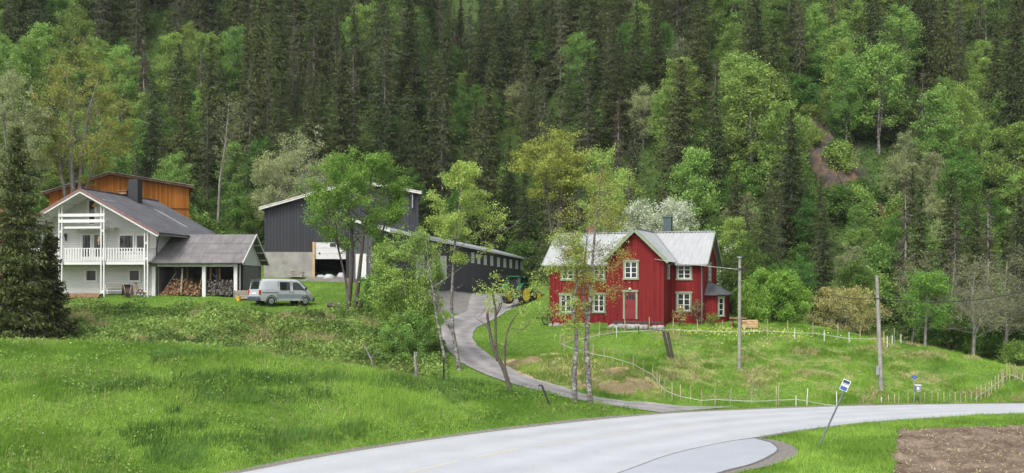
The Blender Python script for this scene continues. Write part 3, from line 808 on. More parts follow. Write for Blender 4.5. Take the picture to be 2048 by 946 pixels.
# valley flashing beside the cross gable roof
mb = MB()
for sg in (-1, 1):
    pts_ = []
    for i in range(5):
        y = -0.42 + (3.28 + 0.42) * i / 4
        o_ = (RZ - 0.03 - (EZ + SL * (y + 0.4))) / 0.97
        pts_.append((xc + sg * (o_ + 0.10), y, EZ + SL * (y + 0.4) + 0.045))
    for p, q in zip(pts_[:-1], pts_[1:]): mb.beam(p, q, 0.16, 0.02)
mb.split('valley_flashing', [M['steel']], roof)
mb = MB()
cx_, cy_ = -3.45, 4.05
mb.box(cx_ - 0.32, cx_ + 0.32, cy_ - 0.32, cy_ + 0.32, RZ - 1.2, 8.42); mb.box(cx_ - 0.36, cx_ + 0.36, cy_ - 0.36, cy_ + 0.36, 8.42, 8.52)
bevel(mb.build('chimney', [plain('dark_green_grey_sheet_metal', (0.055, 0.085, 0.085), 0.5, 0.2)], roof), 0.02)
mb = MB(); mb.box(-9.9, -9.4, 3.3, 3.8, RZ - 0.8, 7.75); mb.box(-9.95, -9.35, 3.25, 3.85, 7.75, 7.85)
mb.build('brick_chimney', [plain('old_brick', (0.20, 0.10, 0.07), 0.9, var=0.35, scale=9)], roof)
mb = MB(); mb.slab((-9.9, 1.9, EZ + SL * 2.3 + 0.05), (-9.4, 1.9, EZ + SL * 2.3 + 0.05), (-9.4, 2.6, EZ + SL * 3.0 + 0.05), (-9.9, 2.6, EZ + SL * 3.0 + 0.05), 0.05)
mb.build('roof_hatch', [M['steel']], roof)
ff_ = Face((0, 0), (1, 0)); fg = Face((0, -D), (1, 0))
def fwin(fc, y, px0, px1, py0, py1, parent=rh, fr=rf, **k):
    u0, v1 = fr.front(px0, py0, y); u1, v0 = fr.front(px1, py1, y)
    return window(parent, fc, u0, u1, v0, v1, **k)
gk = dict(trim_m=M['sage'], trim=0.13)
fwin(ff_, 0, 1125, 1147, 533, 558, **gk); fwin(ff_, 0, 1188, 1208, 532, 558, **gk)
fwin(ff_, 0, 1122, 1142, 590, 624, **gk); fwin(ff_, 0, 1188, 1208, 589, 623, **gk)
fwin(ff_, 0, 1356, 1381, 531, 557, **gk)
lw = fwin(ff_, 0, 1355.5, 1380, 587, 621, **gk)
u_, v_ = rf.front(1360.5, 617, 0)
lamp = MB(); ff_.box(lamp, u_ - 0.05, u_ + 0.05, v_, v_ + 0.16, 0.017, 0.03)
ml_, tl_, bl_ = new_mat('lit_table_lamp'); bl_.inputs['Emission Color'].default_value = (1, 0.55, 0.2, 1); bl_.inputs['Emission Strength'].default_value = 1.5; bl_.inputs['Base Color'].default_value = (0.8, 0.5, 0.2, 1)
lamp.build('window_lamp', [ml_], lw)
fwin(fg, -D, 1250, 1274, 524, 556, **gk)
fr_ = Face((xr, 0), (0, 1))
window(rh, fr_, -D + 1.25, -D + 1.85, rf.front(1344, 557, -1)[1], rf.front(1344, 531, -1)[1], cols=1, rows=3, trim=0.07, trim_m=M['sage'])
fe = Face((0, 0), (0, 1))
y0_, v1_ = rf.side(1415, 528); y1_, v0_ = rf.side(1421, 560)
window(rh, fe, WID / 2 - 0.9, WID / 2 + 0.2, v0_, v1_, cols=2, rows=3, **gk)
# front door
u0, v1 = rf.front(1250, 584, -D); u1, v0 = rf.front(1271.5, 638, -D)
mb = MB(); t = 0.14
fg.box(mb, u0 - t, u0, v0, v1, 0.002, 0.06, 0); fg.box(mb, u1, u1 + t, v0, v1, 0.002, 0.06, 0); fg.box(mb, u0 - t - 0.06, u1 + t + 0.06, v1, v1 + 0.16, 0.002, 0.12, 0)
dr_o = mb.build('door_frame', [M['sage']], rh)
mb = MB(); fg.box(mb, u0, u1, v0, v1, 0.003, 0.03)
for k in range(2):
    a = u0 + (u1 - u0) * (0.1 + 0.45 * k); b_ = a + (u1 - u0) * 0.35
    for (q0, q1) in ((0.08, 0.34), (0.40, 0.62)): fg.box(mb, a, b_, v0 + (v1 - v0) * q0, v0 + (v1 - v0) * q1, 0.031, 0.045)
dr_p = mb.build('door', [M['reddoor']], rh)
mb = MB()
for k in range(3):
    a = u0 + (u1 - u0) * (0.09 + 0.29 * k); fg.box(mb, a, a + (u1 - u0) * 0.24, v0 + (v1 - v0) * 0.72, v0 + (v1 - v0) * 0.92, 0.032, 0.037)
mb.split('door_pane', [M['glass']], dr_p)
mb = MB(); mb.tube([fg.P(u0 + 0.08, v0 + 1.0, 0.03), fg.P(u0 + 0.08, v0 + 1.0, 0.10), fg.P(u0 + 0.2, v0 + 1.0, 0.10)], 0.018); mb.build('handle', [M['black']], dr_p)
um = (u0 + u1) / 2
mb = MB(); mb.tube([fg.P(um, v1 + 0.26, 0.0), fg.P(um, v1 + 0.26, 0.12)], 0.03); mb.tube([fg.P(um, v1 + 0.17, 0.14), fg.P(um, v1 + 0.24, 0.14), fg.P(um, v1 + 0.32, 0.14)], [0.09, 0.12, 0.06], 8); mb.build('porch_light', [M['white']], rh)
# bay on the right end
bp = [(0, 1.0), (0.8, 1.0), (1.42, 1.9), (1.42, 3.9), (0.8, 4.8), (0, 4.8)]
bh = 2.35
mb = MB(); mb.prism(bp, 'z', -0.1, bh); bay = mb.build('bay', [M['red']], rh)
mb = MB()
eo = [(-0.0, 0.65), (0.9, 0.65), (1.72, 1.75), (1.72, 4.1), (0.9, 5.15), (-0.0, 5.15)]
ap = [(0.02, 2.2, bh + 0.95), (0.42, 2.9, bh + 0.80), (0.02, 3.6, bh + 0.95)]
e3 = [(p[0], p[1], bh + 0.02) for p in eo]; e0 = [(p[0], p[1], bh - 0.06) for p in eo]
vs = e3 + ap + e0
mb.add(vs, [(0, 1, 7, 6), (1, 2, 7), (2, 3, 7), (3, 4, 7), (4, 5, 8, 7), (6, 7, 8)] + [(i, 9 + i, 10 + i, i + 1) for i in range(5)] + [(9, 14, 13, 12, 11, 10)])
mb.build('bay_roof', [plain('dark_roof_sheet', (0.07, 0.07, 0.078), 0.5)], bay)
fd_ = Face(bp[1], (bp[2][0] - bp[1][0], bp[2][1] - bp[1][1]))
window(bay, fd_, 0.30, 0.80, 0.75, 2.1, cols=1, rows=3, trim=0.10, trim_m=M['sage'])
# field-stone footing
rng = random.Random(4)
def stone(mb, x, y, z, r, m=0):
    n = 8
    vs = [(x + r * math.cos(6.283 * k / n) * rng.uniform(.8, 1.15), y + r * math.sin(6.283 * k / n) * rng.uniform(.6, .9), z + rng.uniform(-.04, .04)) for k in range(n)]
    vt = [(x + r * .65 * math.cos(6.283 * k / n + .2), y + r * .5 * math.sin(6.283 * k / n + .2), z + r * rng.uniform(.5, .75)) for k in range(n)]
    vb = [(x + r * .7 * math.cos(6.283 * k / n), y + r * .6 * math.sin(6.283 * k / n), z - r * .6) for k in range(n)]
    mb.add(vb + vs + vt, [(k, (k + 1) % n, n + (k + 1) % n, n + k) for k in range(n)] + [(n + k, n + (k + 1) % n, 2 * n + (k + 1) % n, 2 * n + k) for k in range(n)] + [tuple(range(2 * n, 3 * n))], m, True)
mb = MB()
x = -LEN - 0.1
while x < xc - hw - 0.2:
    r_ = rng.uniform(.18, .34); x += r_; stone(mb, x, -0.12, -0.12, r_); x += r_ * 0.9
mb.build('footing', [M['stone']], rh)

# ---- white house -----------------------------------------------------
wf = Frame(-27.4, 77.0, 6.15, 7)
wh = wf.empty('white_house', 'white clapboard house with dark tiled roof and two front balconies', 'house')
W2 = 9.5; BY = -1.8
xa = wf.front(160, 376, -2.3)[0]; za = wf.front(160, 376, -2.3)[1]
xe, ze = wf.front(316, 464, -2.3)
sl = (za - ze) / (xe - xa); half = -xa
mb = MB()
wtz = za - 0.2 - sl * half
xw = wf.front(27, 520, 0)[0]; wlz = za - 0.2 - sl * (xa - xw)
mb.prism([(xw, 0), (0, 0), (0, wtz), (xa, za - 0.2), (xw, wlz)], 'y', 0, W2)
mb.build('wall', [M['whiteclap']], wh)
mb = MB()
for sg in (-1, 1):
    p00 = (xa, -2.3, za); p01 = (xa, W2 + 0.5, za); q0 = (xa + sg * (xe - xa), -2.3, ze); q1 = (xa + sg * (xe - xa), W2 + 0.5, ze)
    if sg > 0: mb.slab(p00, q0, q1, p01, 0.14)
    else: mb.slab(q0, p00, p01, q1, 0.14)
mb.beam((xa, -2.32, za + 0.02), (xa, W2 + 0.5, za + 0.02), 0.25, 0.07)
wroof = mb.build('roof', [M['tile']], wh)
mb = MB()
for sg in (-1, 1):
    mb.beam((xa + sg * 0.01, -2.33, za - 0.13), (xa + sg * (xe - xa), -2.33, ze - 0.13), 0.04, 0.20, 0)
    mb.beam((xa + sg * 0.01, -2.31, za - 0.29), (xa + sg * (xe - xa), -2.31, ze - 0.29), 0.04, 0.14, 1)
    mb.slab(*[(xa + sg * d_, y_, za - 0.2 - sl * d_) for d_, y_ in (((0, -2.28), (xe - xa - 0.05, -2.28), (xe - xa - 0.05, -0.01), (0, -0.01)) if sg > 0 else ((xe - xa - 0.05, -2.28), (0, -2.28), (0, -0.01), (xe - xa - 0.05, -0.01)))], 0.03, 1)
    mb.beam((xa + sg * (xe - xa + 0.03), -2.3, ze - 0.13), (xa + sg * (xe - xa + 0.03), W2 + 0.5, ze - 0.13), 0.05, 0.18, 1)
mb.split('bargeboard', [M['bargeboard'], M['white']], wh)
mb = MB(); xg_ = xe + 0.10; mb.tube([(xg_, -2.3, ze - 0.1), (xg_, W2 + .5, ze - 0.12)], 0.06); mb.tube([(xg_, -2.2, ze - 0.15), (0.1, -0.1, ze - 0.9), (0.1, -0.1, 3)], 0.04); mb.split('gutter', [M['black']], wroof)
# chimney: solve so that it stands on the slope
yk = 4.2; xk0, zk1 = wf.front(255.5, 361, yk); xk1, _ = wf.front(275.5, 361, yk); 
mb = MB(); mb.box(xk0, xk1, yk, yk + 0.8, za - sl * (xk1 - xa) - 0.6, zk1); mb.box(xk0 + .1, xk1 - .1, yk + .1, yk + .7, zk1, zk1 + 0.12)
bevel(mb.build('chimney', [M['black']], wroof), 0.02)
mb = MB(); xh = xk0 - 0.35; zh = za - sl * (xh - xa)
mb.box(xh - 0.35, xh + 0.25, yk - 0.1, yk + 0.6, zh + 0.10, zh + 0.35); mb.beam((xh - .5, yk + .2, zh + .38), (xh + .35, yk + .2, zh + .36), .8, .04)
mb.build('roof_hatch', [M['plankbrown']], wroof)
xt, zt = wf.front(197, 376, 0.5); mb = MB(); mb.tube([(xt, 0.5, za - sl * (xt - xa)), (xt, 0.5, zt)], 0.02); mb.build('antenna', [M['black']], wroof)
mb = MB()
for k in range(7):
    d_ = 2.2 + k * 0.42; mb.beam((xa + d_, yk + 1.0, za - sl * d_ + 0.05), (xa + d_, yk + 1.35, za - sl * d_ + 0.05), 0.05, 0.04)
mb.tube([(xa + 2.1, yk + 1.0, za - sl * 2.1 + 0.06), (xa + 4.9, yk + 1.0, za - sl * 4.9 + 0.06)], .02); mb.tube([(xa + 2.1, yk + 1.35, za - sl * 2.1 + 0.06), (xa + 4.9, yk + 1.35, za - sl * 4.9 + 0.06)], .02)
mb.build('roof_ladder', [M['steel']], wroof)
# balcony
zd = wf.front(200, 522, BY)[1]; zr = wf.front(200, 496, BY)[1]
xl = wf.front(30, 520, BY)[0]
mb = MB(); mb.box(xl, -0.0, BY, -0.003, zd - 0.06, zd); mb.beam((xl, BY + 0.05, zd - 0.17), (0, BY + 0.05, zd - 0.17), 0.08, 0.20)
for k in range(9): mb.beam((xl + 0.1 + k * (-xl - 0.2) / 8, BY + 0.1, zd - 0.12), (xl + 0.1 + k * (-xl - 0.2) / 8, -0.01, zd - 0.12), 0.05, 0.11)
mb.build('balcony_deck', [M['white']], wh)
mb = MB()
mb.box(xl, 0.0, BY - 0.03, BY + 0.03, zr - 0.05, zr); mb.box(xl, 0.0, BY - 0.02, BY + 0.02, zd + 0.06, zd + 0.10)
x = xl + 0.03
while x < -0.02: mb.box(x, x + 0.085, BY - 0.055, BY - 0.031, zd + 0.02, zr - 0.01); x += 0.215
y = BY + 0.1
mb.box(-0.03, 0.03, BY + 0.03, -0.01, zr - 0.05, zr)
while y < -0.05: mb.box(0.031, 0.055, y, y + 0.085, zd + 0.02, zr - 0.01); y += 0.215
mb.build('balcony_railing', [M['white']], wh)
fB = Face((0, BY), (1, 0)); fW = Face((0, 0), (1, 0))
posts_px = [(37, None), (122.5, 'roof'), (206.5, 'roof'), (293.5, 'eave')]
for pxp, kind in posts_px:
    x = wf.front(pxp, 500, BY)[0]
    top = za - 0.2 - sl * abs(x - xa) if kind else zd
    mb = MB()
    for dx in (-0.115, 0.115): mb.box(x + dx - 0.045, x + dx + 0.045, BY - 0.13, BY - 0.06, -0.05, top)
    for zz in (0.3, zd + .1, (zd + top) / 2): mb.box(x - 0.07, x + 0.07, BY - 0.115, BY - 0.075, zz, zz + .15)
    mb.build('post', [M['white']], wh)
# upper balcony
x0u = wf.front(120, 440, BY)[0]; x1u = wf.front(210, 440, BY)[0]
z0u = wf.front(165, 457, BY)[1]
mb = MB(); mb.box(x0u + 0.2, x1u - 0.2, BY, -0.003, z0u, z0u + 0.16)
for (pa, pb) in ((427.5, 433.5), (439, 445.5)):
    mb.box(x0u - 0.05, x1u + 0.05, BY - 0.17, BY - 0.131, wf.front(165, pb, BY)[1], wf.front(165, pa, BY)[1])
mb.box(x0u + 0.1, x0u + 0.3, BY, -0.003, wf.front(165, 408, BY)[1], wf.front(165, 408, BY)[1] + 0.34); mb.box(x1u - 0.3, x1u - 0.1, BY, -0.003, wf.front(165, 408, BY)[1], wf.front(165, 408, BY)[1] + 0.34)
mb.build('upper_balcony', [M['white']], wh)
wk = dict(parent=wh, fr=wf, trim=0.09, hood=False, rows=1)
fwin(fW, 0, 172, 193, 540, 562, cols=1, **wk); fwin(fW, 0, 258.5, 279.5, 540, 562, cols=1, **wk)
fwin(fW, 0, 102, 121, 472, 503, cols=1, **wk)
fwin(fW, 0, 239, 267, 470, 503, cols=1, **wk); fwin(fW, 0, 273, 296, 470, 503, cols=1, **wk)
fwin(fW, 0, 60, 84, 472, 503, cols=1, **wk)
def plain_door(px0, px1, py0, py1, name='balcony_door'):
    u0, v1 = wf.front(px0, py0, 0); u1, v0 = wf.front(px1, py1, 0)
    mb = MB()
    fW.box(mb, u0 - .09, u0, v0, v1, .002, .05); fW.box(mb, u1, u1 + .09, v0, v1, .002, .05); fW.box(mb, u0 - .09, u1 + .09, v1, v1 + .09, .002, .05)
    fW.box(mb, u0, u0 + .11, v0, v1, .003, .035); fW.box(mb, u1 - .11, u1, v0, v1, .003, .035); fW.box(mb, u0 + .11, u1 - .11, v0, v0 + .3, .003, .035)
    o = mb.build(name, [M['white']], wh)
    g = MB(); fW.box(g, u0 + .1, u1 - .1, v0 + .28, v1, .003, .012); g.build('pane', [M['glass']], o)
plain_door(163, 183.5, 470, 521); plain_door(186, 211, 470, 521); plain_door(176, 192, 402, 455)
# lamps and hanging things
x, z = wf.front(189, 410, -0.9); mb = MB(); mb.tube([(x, -0.9, z - 0.12), (x, -0.9, z + 0.06), (x, -0.9, z + 0.14)], [0.22, 0.10, 0.03], 10); mb.tube([(x, -0.9, z + 0.14), (x, -0.9, z + 0.5)], 0.012); mb.build('hanging_lamp', [plain('amber_lamp_glass', (0.60, 0.26, 0.03), 0.4)], wh)
x, z = wf.front(200, 480, BY + 0.3); mb = MB()
for k in range(22):
    mb.tube([(x + rng.gauss(0, .09), BY + .3 + rng.gauss(0, .09), z + rng.gauss(0, .12)) for _ in range(3)], 0.05, 5)
mb.tube([(x, BY + .3, z + .2), (x, BY + .3, z + 1.2)], 0.01); mb.build('hanging_wreath', [plain('straw_wreath', (0.42, 0.30, 0.18), 0.9, var=.3, scale=12)], wh)
x, z = wf.front(132.5, 474, -0.02); mb = MB(); fW.box(mb, x - .09, x + .06, z - .02, z + .26, .03, .20); mb.tube([fW.P(x + .02, z - .30, .12), fW.P(x, z, .12)], .06); mb.build('wall_lantern', [M['black']], wh)
x, z = wf.front(222, 455, -0.3); mb = MB()
mb.box(x - .55, x + .45, -0.75, -0.003, z - .05, z + .02); mb.beam((x - .5, -.6, z + .02), (x - .5, -.003, z + .55), .05, .05)
for k in range(4): mb.tube([(x - .35 + k * .25, -.7, z - .1), (x - .35 + k * .25, -.7, z - .32)], .04)
mb.build('bracket_shelf', [M['white']], wh)

# ---- woodshed ---------------------------------------------------------
sf = Frame(-27.2, 76.3, 6.12, 0)
ws = sf.empty('woodshed', 'open-fronted woodshed with grey felt roof and white posts, built onto the white house', 'shed')
SX = sf.front(470.5, 560)[0] + 0.12; DEP = 7.4
zb = sf.front(400, 530)[1]; ze_ = sf.front(400, 525.5, -0.35)[1]; zrd = 11.05 - 6.12
xrv = SX + 0.55
mb = MB()
for (pa, pb) in ((303.5, 310.5), (404, 411), (467.5, 474)):
    p = MB(); x0, x1 = sf.front(pa, 560)[0], sf.front(pb, 560)[0]; p.box(x0, x1, 0.0, 0.22, -0.1, zb - 0.12); p.build('post', [M['white']], ws)
p = MB(); p.box(0.1, SX + 0.02, -0.05, 0.2, zb - 0.12, zb + 0.13); p.build('beam', [M['white']], ws)
mid = DEP / 2
mb = MB(); mb.box(0.08, SX, DEP - 0.12, DEP, -0.1, zb + .1); mb.box(0.06, 0.16, 0.3, DEP - .13, -0.1, zb + .1); mb.box(SX - 0.16, SX - 0.06, 2.2, DEP - 0.13, -0.1, zb + 0.0)
mb.build('wall', [M['greyply']], ws)
mb = MB(); mb.prism([(0.0, zb + .14), (DEP, zb + .14), (mid, zrd - 0.14)], 'x', SX - 0.10, SX); mb.box(SX - .11, SX + .01, 2.2, DEP - .005, zb + .02, zb + .135)
mb.build('gable', [M['whitev']], ws)
mb = MB(); mb.box(SX - .09, SX + .0, 1.0, 1.12, -.1, zb + .02); mb.build('corner_post', [M['white']], ws)
mb = MB()
xl0 = 0.05
mb.slab((xl0 - 0.5, -0.4, ze_), (xrv, -0.4, ze_), (xrv, mid, zrd), (xl0 + 0.05, mid, zrd), 0.09)
mb.slab((xl0 + .05, mid, zrd), (xrv, mid, zrd), (xrv, DEP + 0.4, ze_), (xl0 + .05, DEP + 0.4, ze_), 0.09)
for t in (0.33, 0.66): 
    p0 = Vector((xl0 - .3, -0.4, ze_)).lerp(Vector((xl0, mid, zrd)), t); mb.beam(p0 + Vector((.1, 0, .006)), (xrv, p0.y, p0.z + .006), .05, .012)
for k in range(1, 8):
    x = xl0 + k * (xrv - xl0) / 8; mb.beam((x, -0.4, ze_ + .006), (x, mid, zrd + .006), .03, .012)
sroof = mb.build('roof', [M['felt']], ws)
mb = MB()
mb.beam((xrv + .02, -0.42, ze_ - .07), (xrv + .02, mid, zrd - .05), .05, .16); mb.beam((xrv + .02, mid, zrd - .05), (xrv + .02, DEP + .42, ze_ - .07), .05, .16)
mb.split('bargeboard', [M['white']], ws)
mb = MB()
for t in (.3, .55, .8):
    mb.beam((SX, mid + (DEP + .4 - mid) * t, zrd + (ze_ - zrd) * t - .14), (xrv, mid + (DEP + .4 - mid) * t, zrd + (ze_ - zrd) * t - .14), .09, .09)
mb.split('purlin', [M['white']], ws)
mb = MB(); mb.tube([(xl0 - .5, -.46, ze_ - .06), (xrv - .1, -.46, ze_ - .04)], .05); mb.split('gutter', [M['black']], ws)

# firewood under the roof: loose split logs, nobody could count them
def logs(name, mat, prof, x0, x1, y0, y1, n, base, label, seed):
    g = random.Random(seed); mb = MB()
    for k in range(n):
        x = g.uniform(x0, x1); h = prof((x - x0) / (x1 - x0))
        y = g.uniform(y0, y1); z = base + 0.06 + g.uniform(0, 1) ** 0.8 * max(0.05, h)
        if g.random() < 0.6: z = base + max(0.05, h * (1 - 0.35 * (1 - (y - y0) / (y1 - y0)))) * g.uniform(.15, 1); y = y0 + g.uniform(0, .35) + 0.5 * (z - base) * g.random()
        a = g.uniform(-.5, .5) + (math.pi / 2); e = g.gauss(0, .25); L = g.uniform(.16, .22); r_ = g.uniform(.05, .085)
        d = Vector((math.cos(a) * math.cos(e), math.sin(a) * math.cos(e), math.sin(e))) * L
        c = Vector((x, y, z)); mb.tube([c - d, c + d], r_, g.choice([3, 4, 5, 6]), 0, True, False)
    # the core of the heap, so that nothing shows through
    xs = [x0 + (x1 - x0) * i / 14 for i in range(15)]
    mb.prism([(x0, base)] + [(x, base + max(.03, prof((x - x0) / (x1 - x0)) * .8)) for x in xs] + [(x1, base)], 'y', y0 + .5, y1)
    o = mb.build(name, [mat]); return tag(o, label, 'firewood', kind='stuff')
bx, by, bz = sf.o
xa0, xa1 = bx + sf.front(322, 590, 1.0)[0], bx + sf.front(403, 590, 1.0)[0]
logs('firewood_heap', M['firewood'], lambda t: (1.5 * min(1, t / .42) if t < .42 else 1.5 - (t - .42) / .58 * .75) , xa0, xa1, by + .5, by + 3.0, 1500, bz, 'heap of pale split firewood under the left half of the woodshed roof', 3)
xb0, xb1 = bx + sf.front(412, 590, .6)[0], bx + sf.front(468, 590, .6)[0]
logs('firewood_stack', M['oldfirewood'], lambda t: 1.1 + .15 * t + .06 * math.sin(t * 21), xb0, xb1, by + .35, by + 2.4, 1100, bz, 'dark weathered firewood stacked under the right half of the woodshed roof', 5)
for i, (pb, pt, yb, col) in enumerate([((362, 585), (364, 536), .35, 'greywood'), ((375, 560), (374, 536), 2.6, 'newwood'), ((420, 560), (421, 536), 2.2, 'newwood'), ((434, 560), (432, 536), 2.4, 'greywood'), ((440, 560), (438, 536), 2.2, 'newwood'), ((443, 562), (418, 540), 2.3, 'greywood'), ((397, 582), (404, 548), .7, 'newwood'), ((330, 578), (352, 545), .9, 'greywood'), ((340, 575), (344, 538), 3.4, 'greywood')]):
    p = sf.front(pb[0], pb[1], yb); q = sf.front(pt[0], pt[1], yb)
    mb = MB(); pz = p[1] if i in (0, 6, 7) else p[1] - .25
    mb.beam((bx + p[0], by + yb, bz + pz), (bx + q[0], by + yb + .1, bz + q[1]), .12, .05)
    lb = ['grey upright plank in front of the pale firewood heap', 'light plank standing behind the peak of the pale firewood heap', 'leftmost of the light planks standing behind the dark firewood stack', 'grey plank standing between two light planks behind the dark stack', 'rightmost light plank standing behind the dark firewood stack', 'grey board slanting across the planks behind the dark firewood stack', 'light board leaning against the middle post of the woodshed', 'grey board lying along the left slope of the pale firewood heap', 'grey plank in the dim back corner of the woodshed, left of the heap'][i]
    tag(mb.build('plank', [M[col]]), lb, 'plank', 'planks stored in the woodshed')

# ---- brown barn -------------------------------------------------------
bf = Frame(at(378, 400, 97)[0], 97, 8.2, -20)
bb = bf.empty('brown_barn', 'orange-brown timber barn with low gable roof behind the white house', 'barn')
xA, zA = bf.front(219, 344, -0.5); xL, zL = bf.front(83, 385, -0.5); xR, zR = bf.front(388, 371.5, -0.5)
wl = xL + 0.6; DB = 13
mb = MB()
oz0 = bf.front(334, 431)[1]; oz1 = bf.front(334, 416)[1]; ox0 = bf.front(322, 420)[0]; ox1 = bf.front(345.5, 420)[0]
def rz_(x): return (zA + (zL - zA) * (x - xA) / (xL - xA) if x < xA else zA + (zR - zA) * (x - xA) / (xR - xA)) - 0.22
mb.prism([(wl, oz1), (0, oz1), (0, rz_(0)), (xA, rz_(xA)), (wl, rz_(wl))], 'y', 0, DB)
mb.box(wl, ox0, 0, 6, -1.5, oz1 - .002); mb.box(ox1, -0.02, 0.12, 6, -1.5, oz1 - .002); mb.box(ox0 + .002, ox1 - .002, 0, 6, -1.5, oz0)
mb.build('wall', [M['brown']], bb)
mb = MB(); mb.box(ox0, ox1, 1.8, 2.0, oz0, oz1); mb.build('opening', [M['interior']], bb)  # set-back panel, the shade of the hole put into its colour
mb = MB()
mb.slab((xL, -.5, zL), (xA, -.5, zA), (xA, DB + .5, zA), (xL, DB + .5, zL), .16); mb.slab((xA, -.5, zA), (xR, -.5, zR), (xR, DB + .5, zR), (xA, DB + .5, zA), .16)
mb.build('roof', [plain('rusty_grey_roof_sheet', (0.20, 0.13, 0.09), .8, var=.3)], bb)
mb = MB(); mb.beam((xL, -.53, zL - .10), (xA, -.53, zA - .10), .05, .24); mb.beam((xA, -.53, zA - .10), (xR, -.53, zR - .10), .05, .24)
mb.beam((xL, -.5, zL + .02), (xA, -.5, zA + .02), .3, .03, 1); mb.beam((xA, -.5, zA + .02), (xR, -.5, zR + .02), .3, .03, 1)
mb.split('bargeboard', [plain('rotting_bargeboard', (0.17, 0.10, 0.065), .85, var=.5, scale=1.5), plain('pale_roof_edge', (0.45, 0.42, 0.38), .8, var=.4, scale=1.5)], bb)

# ---- pink-red outbuilding glimpsed at the far left ---------------------
pf = Frame(at(40, 430, 86)[0], 86, 7.2, 6)
po = pf.empty('red_outbuilding', 'pale red outbuilding half hidden behind the dark spruce at the left edge', 'shed')
mb = MB(); mb.prism([(-6, 0), (0, 0), (0, 5.2), (-3, 6.6), (-6, 5.2)], 'y', 0, 5); mb.build('wall', [boards('faded_red_boards', (0.42, 0.13, 0.085), .15, 'v', var=.15)], po)
mb = MB(); mb.slab((-6.3, -.3, 5.08), (-3, -.3, 6.68), (-3, 5.3, 6.68), (-6.3, 5.3, 5.08), .1); mb.slab((-3, -.3, 6.68), (.3, -.3, 5.08), (.3, 5.3, 5.08), (-3, 5.3, 6.68), .1)
mb.build('roof', [plain('red_clay_roof', (0.33, 0.09, 0.05), .8, var=.2)], po)

# ---- grey barn ----------------------------------------------------------
gf = Frame(at(837, 500, 95)[0], 95, 7.3, -6.5)
gb = gf.empty('grey_barn', 'dark grey barn with concrete footing and half-open white garage door', 'barn')
xl_, zl_ = gf.front(518, 416, -.5); xm, zm = gf.front(712, 361, -.5); xr_, zr_ = gf.front(843, 384, -.5)
wl_ = gf.front(529, 500)[0]; x625 = gf.front(625, 500)[0]; x692 = gf.front(692, 500)[0]
zc = gf.front(580, 504)[1]; zdo = gf.front(660, 484)[1]; zdh = gf.front(660, 518)[1]; DG = 22
def gz(x): return (zm + (zl_ - zm) * (x - xm) / (xl_ - xm) if x < xm else zm + (zr_ - zm) * (x - xm) / (xr_ - xm)) - .22
mb = MB()
mb.prism([(wl_, zdo), (0, zdo), (0, gz(0)), (xm, gz(xm)), (wl_, gz(wl_))], 'y', 0, DG)
mb.box(wl_, x625, 0, DG, zc, zdo - .002); mb.box(x692, 0, 0, DG, -.6, zdo - .002); mb.box(x625 + .01, x692 - .01, 6, DG, -.6, zdo - .002)
mb.build('wall', [M['greyclad']], gb)
mb = MB(); mb.box(wl_ - .05, x625, -.08, DG, -2.2, zc - .003); mb.build('footing', [M['concrete']], gb)
mb = MB(); mb.box(x625 + .002, x625 + .22, -.12, .12, -.2, zdo); mb.build('timber_post', [M['newwood']], gb)
mb = MB(); mb.box(x625 + .24, x692 - .02, .05, .15, zdh, zdo - .004)
for k in range(1, 3): mb.box(x625 + .24, x692 - .02, .03, .048, zdh + (zdo - zdh) * k / 3 - .015, zdh + (zdo - zdh) * k / 3 + .015)
gd = mb.build('garage_door', [M['white']], gb)
mb = MB()
for k in (0.52, 0.74): mb.box(x625 + (x692 - x625) * k, x625 + (x692 - x625) * k + .55, .03, .049, zdh + (zdo - zdh) * .72, zdh + (zdo - zdh) * .94)
mb.box(x625 + .55, x625 + .72, .03, .049, zdh + .45, zdh + .6)
mb.build('pane', [M['glass']], gd)
mb = MB(); mb.box(x625 + .03, x692 - .03, 5.8, 5.95, -.5, zdo - .01); mb.box(x625 + .03, x692 - .03, .3, 5.8, -.02, .02); mb.build('opening', [M['interior']], gb)  # back wall and floor coloured near-black in place of garage shade
mb = MB()
mb.slab((xl_, -.5, zl_), (xm, -.5, zm), (xm, DG + .5, zm), (xl_, DG + .5, zl_), .14); mb.slab((xm, -.5, zm), (xr_, -.5, zr_), (xr_, DG + .5, zr_), (xm, DG + .5, zm), .14)
mb.build('roof', [M['steel']], gb)
mb = MB(); mb.beam((xl_, -.53, zl_ - .06), (xm, -.53, zm - .06), .05, .26); mb.beam((xm, -.53, zm - .06), (xr_, -.53, zr_ - .06), .05, .26)
mb.beam((xl_, -.5, zl_ + .02), (xm, -.5, zm + .02), .2, .03); mb.beam((xm, -.5, zm + .02), (xr_, -.5, zr_ + .02), .2, .03)
mb.split('bargeboard', [plain('weathered_white_boards', (0.60, 0.58, 0.54), .7, var=.2)], gb)
mb = MB(); mb.box(xr_ - .9, xr_ - .8, -.3, -.1, zr_ - 1.5, zr_ - .2); mb.build('downpipe', [M['steel']], gb)

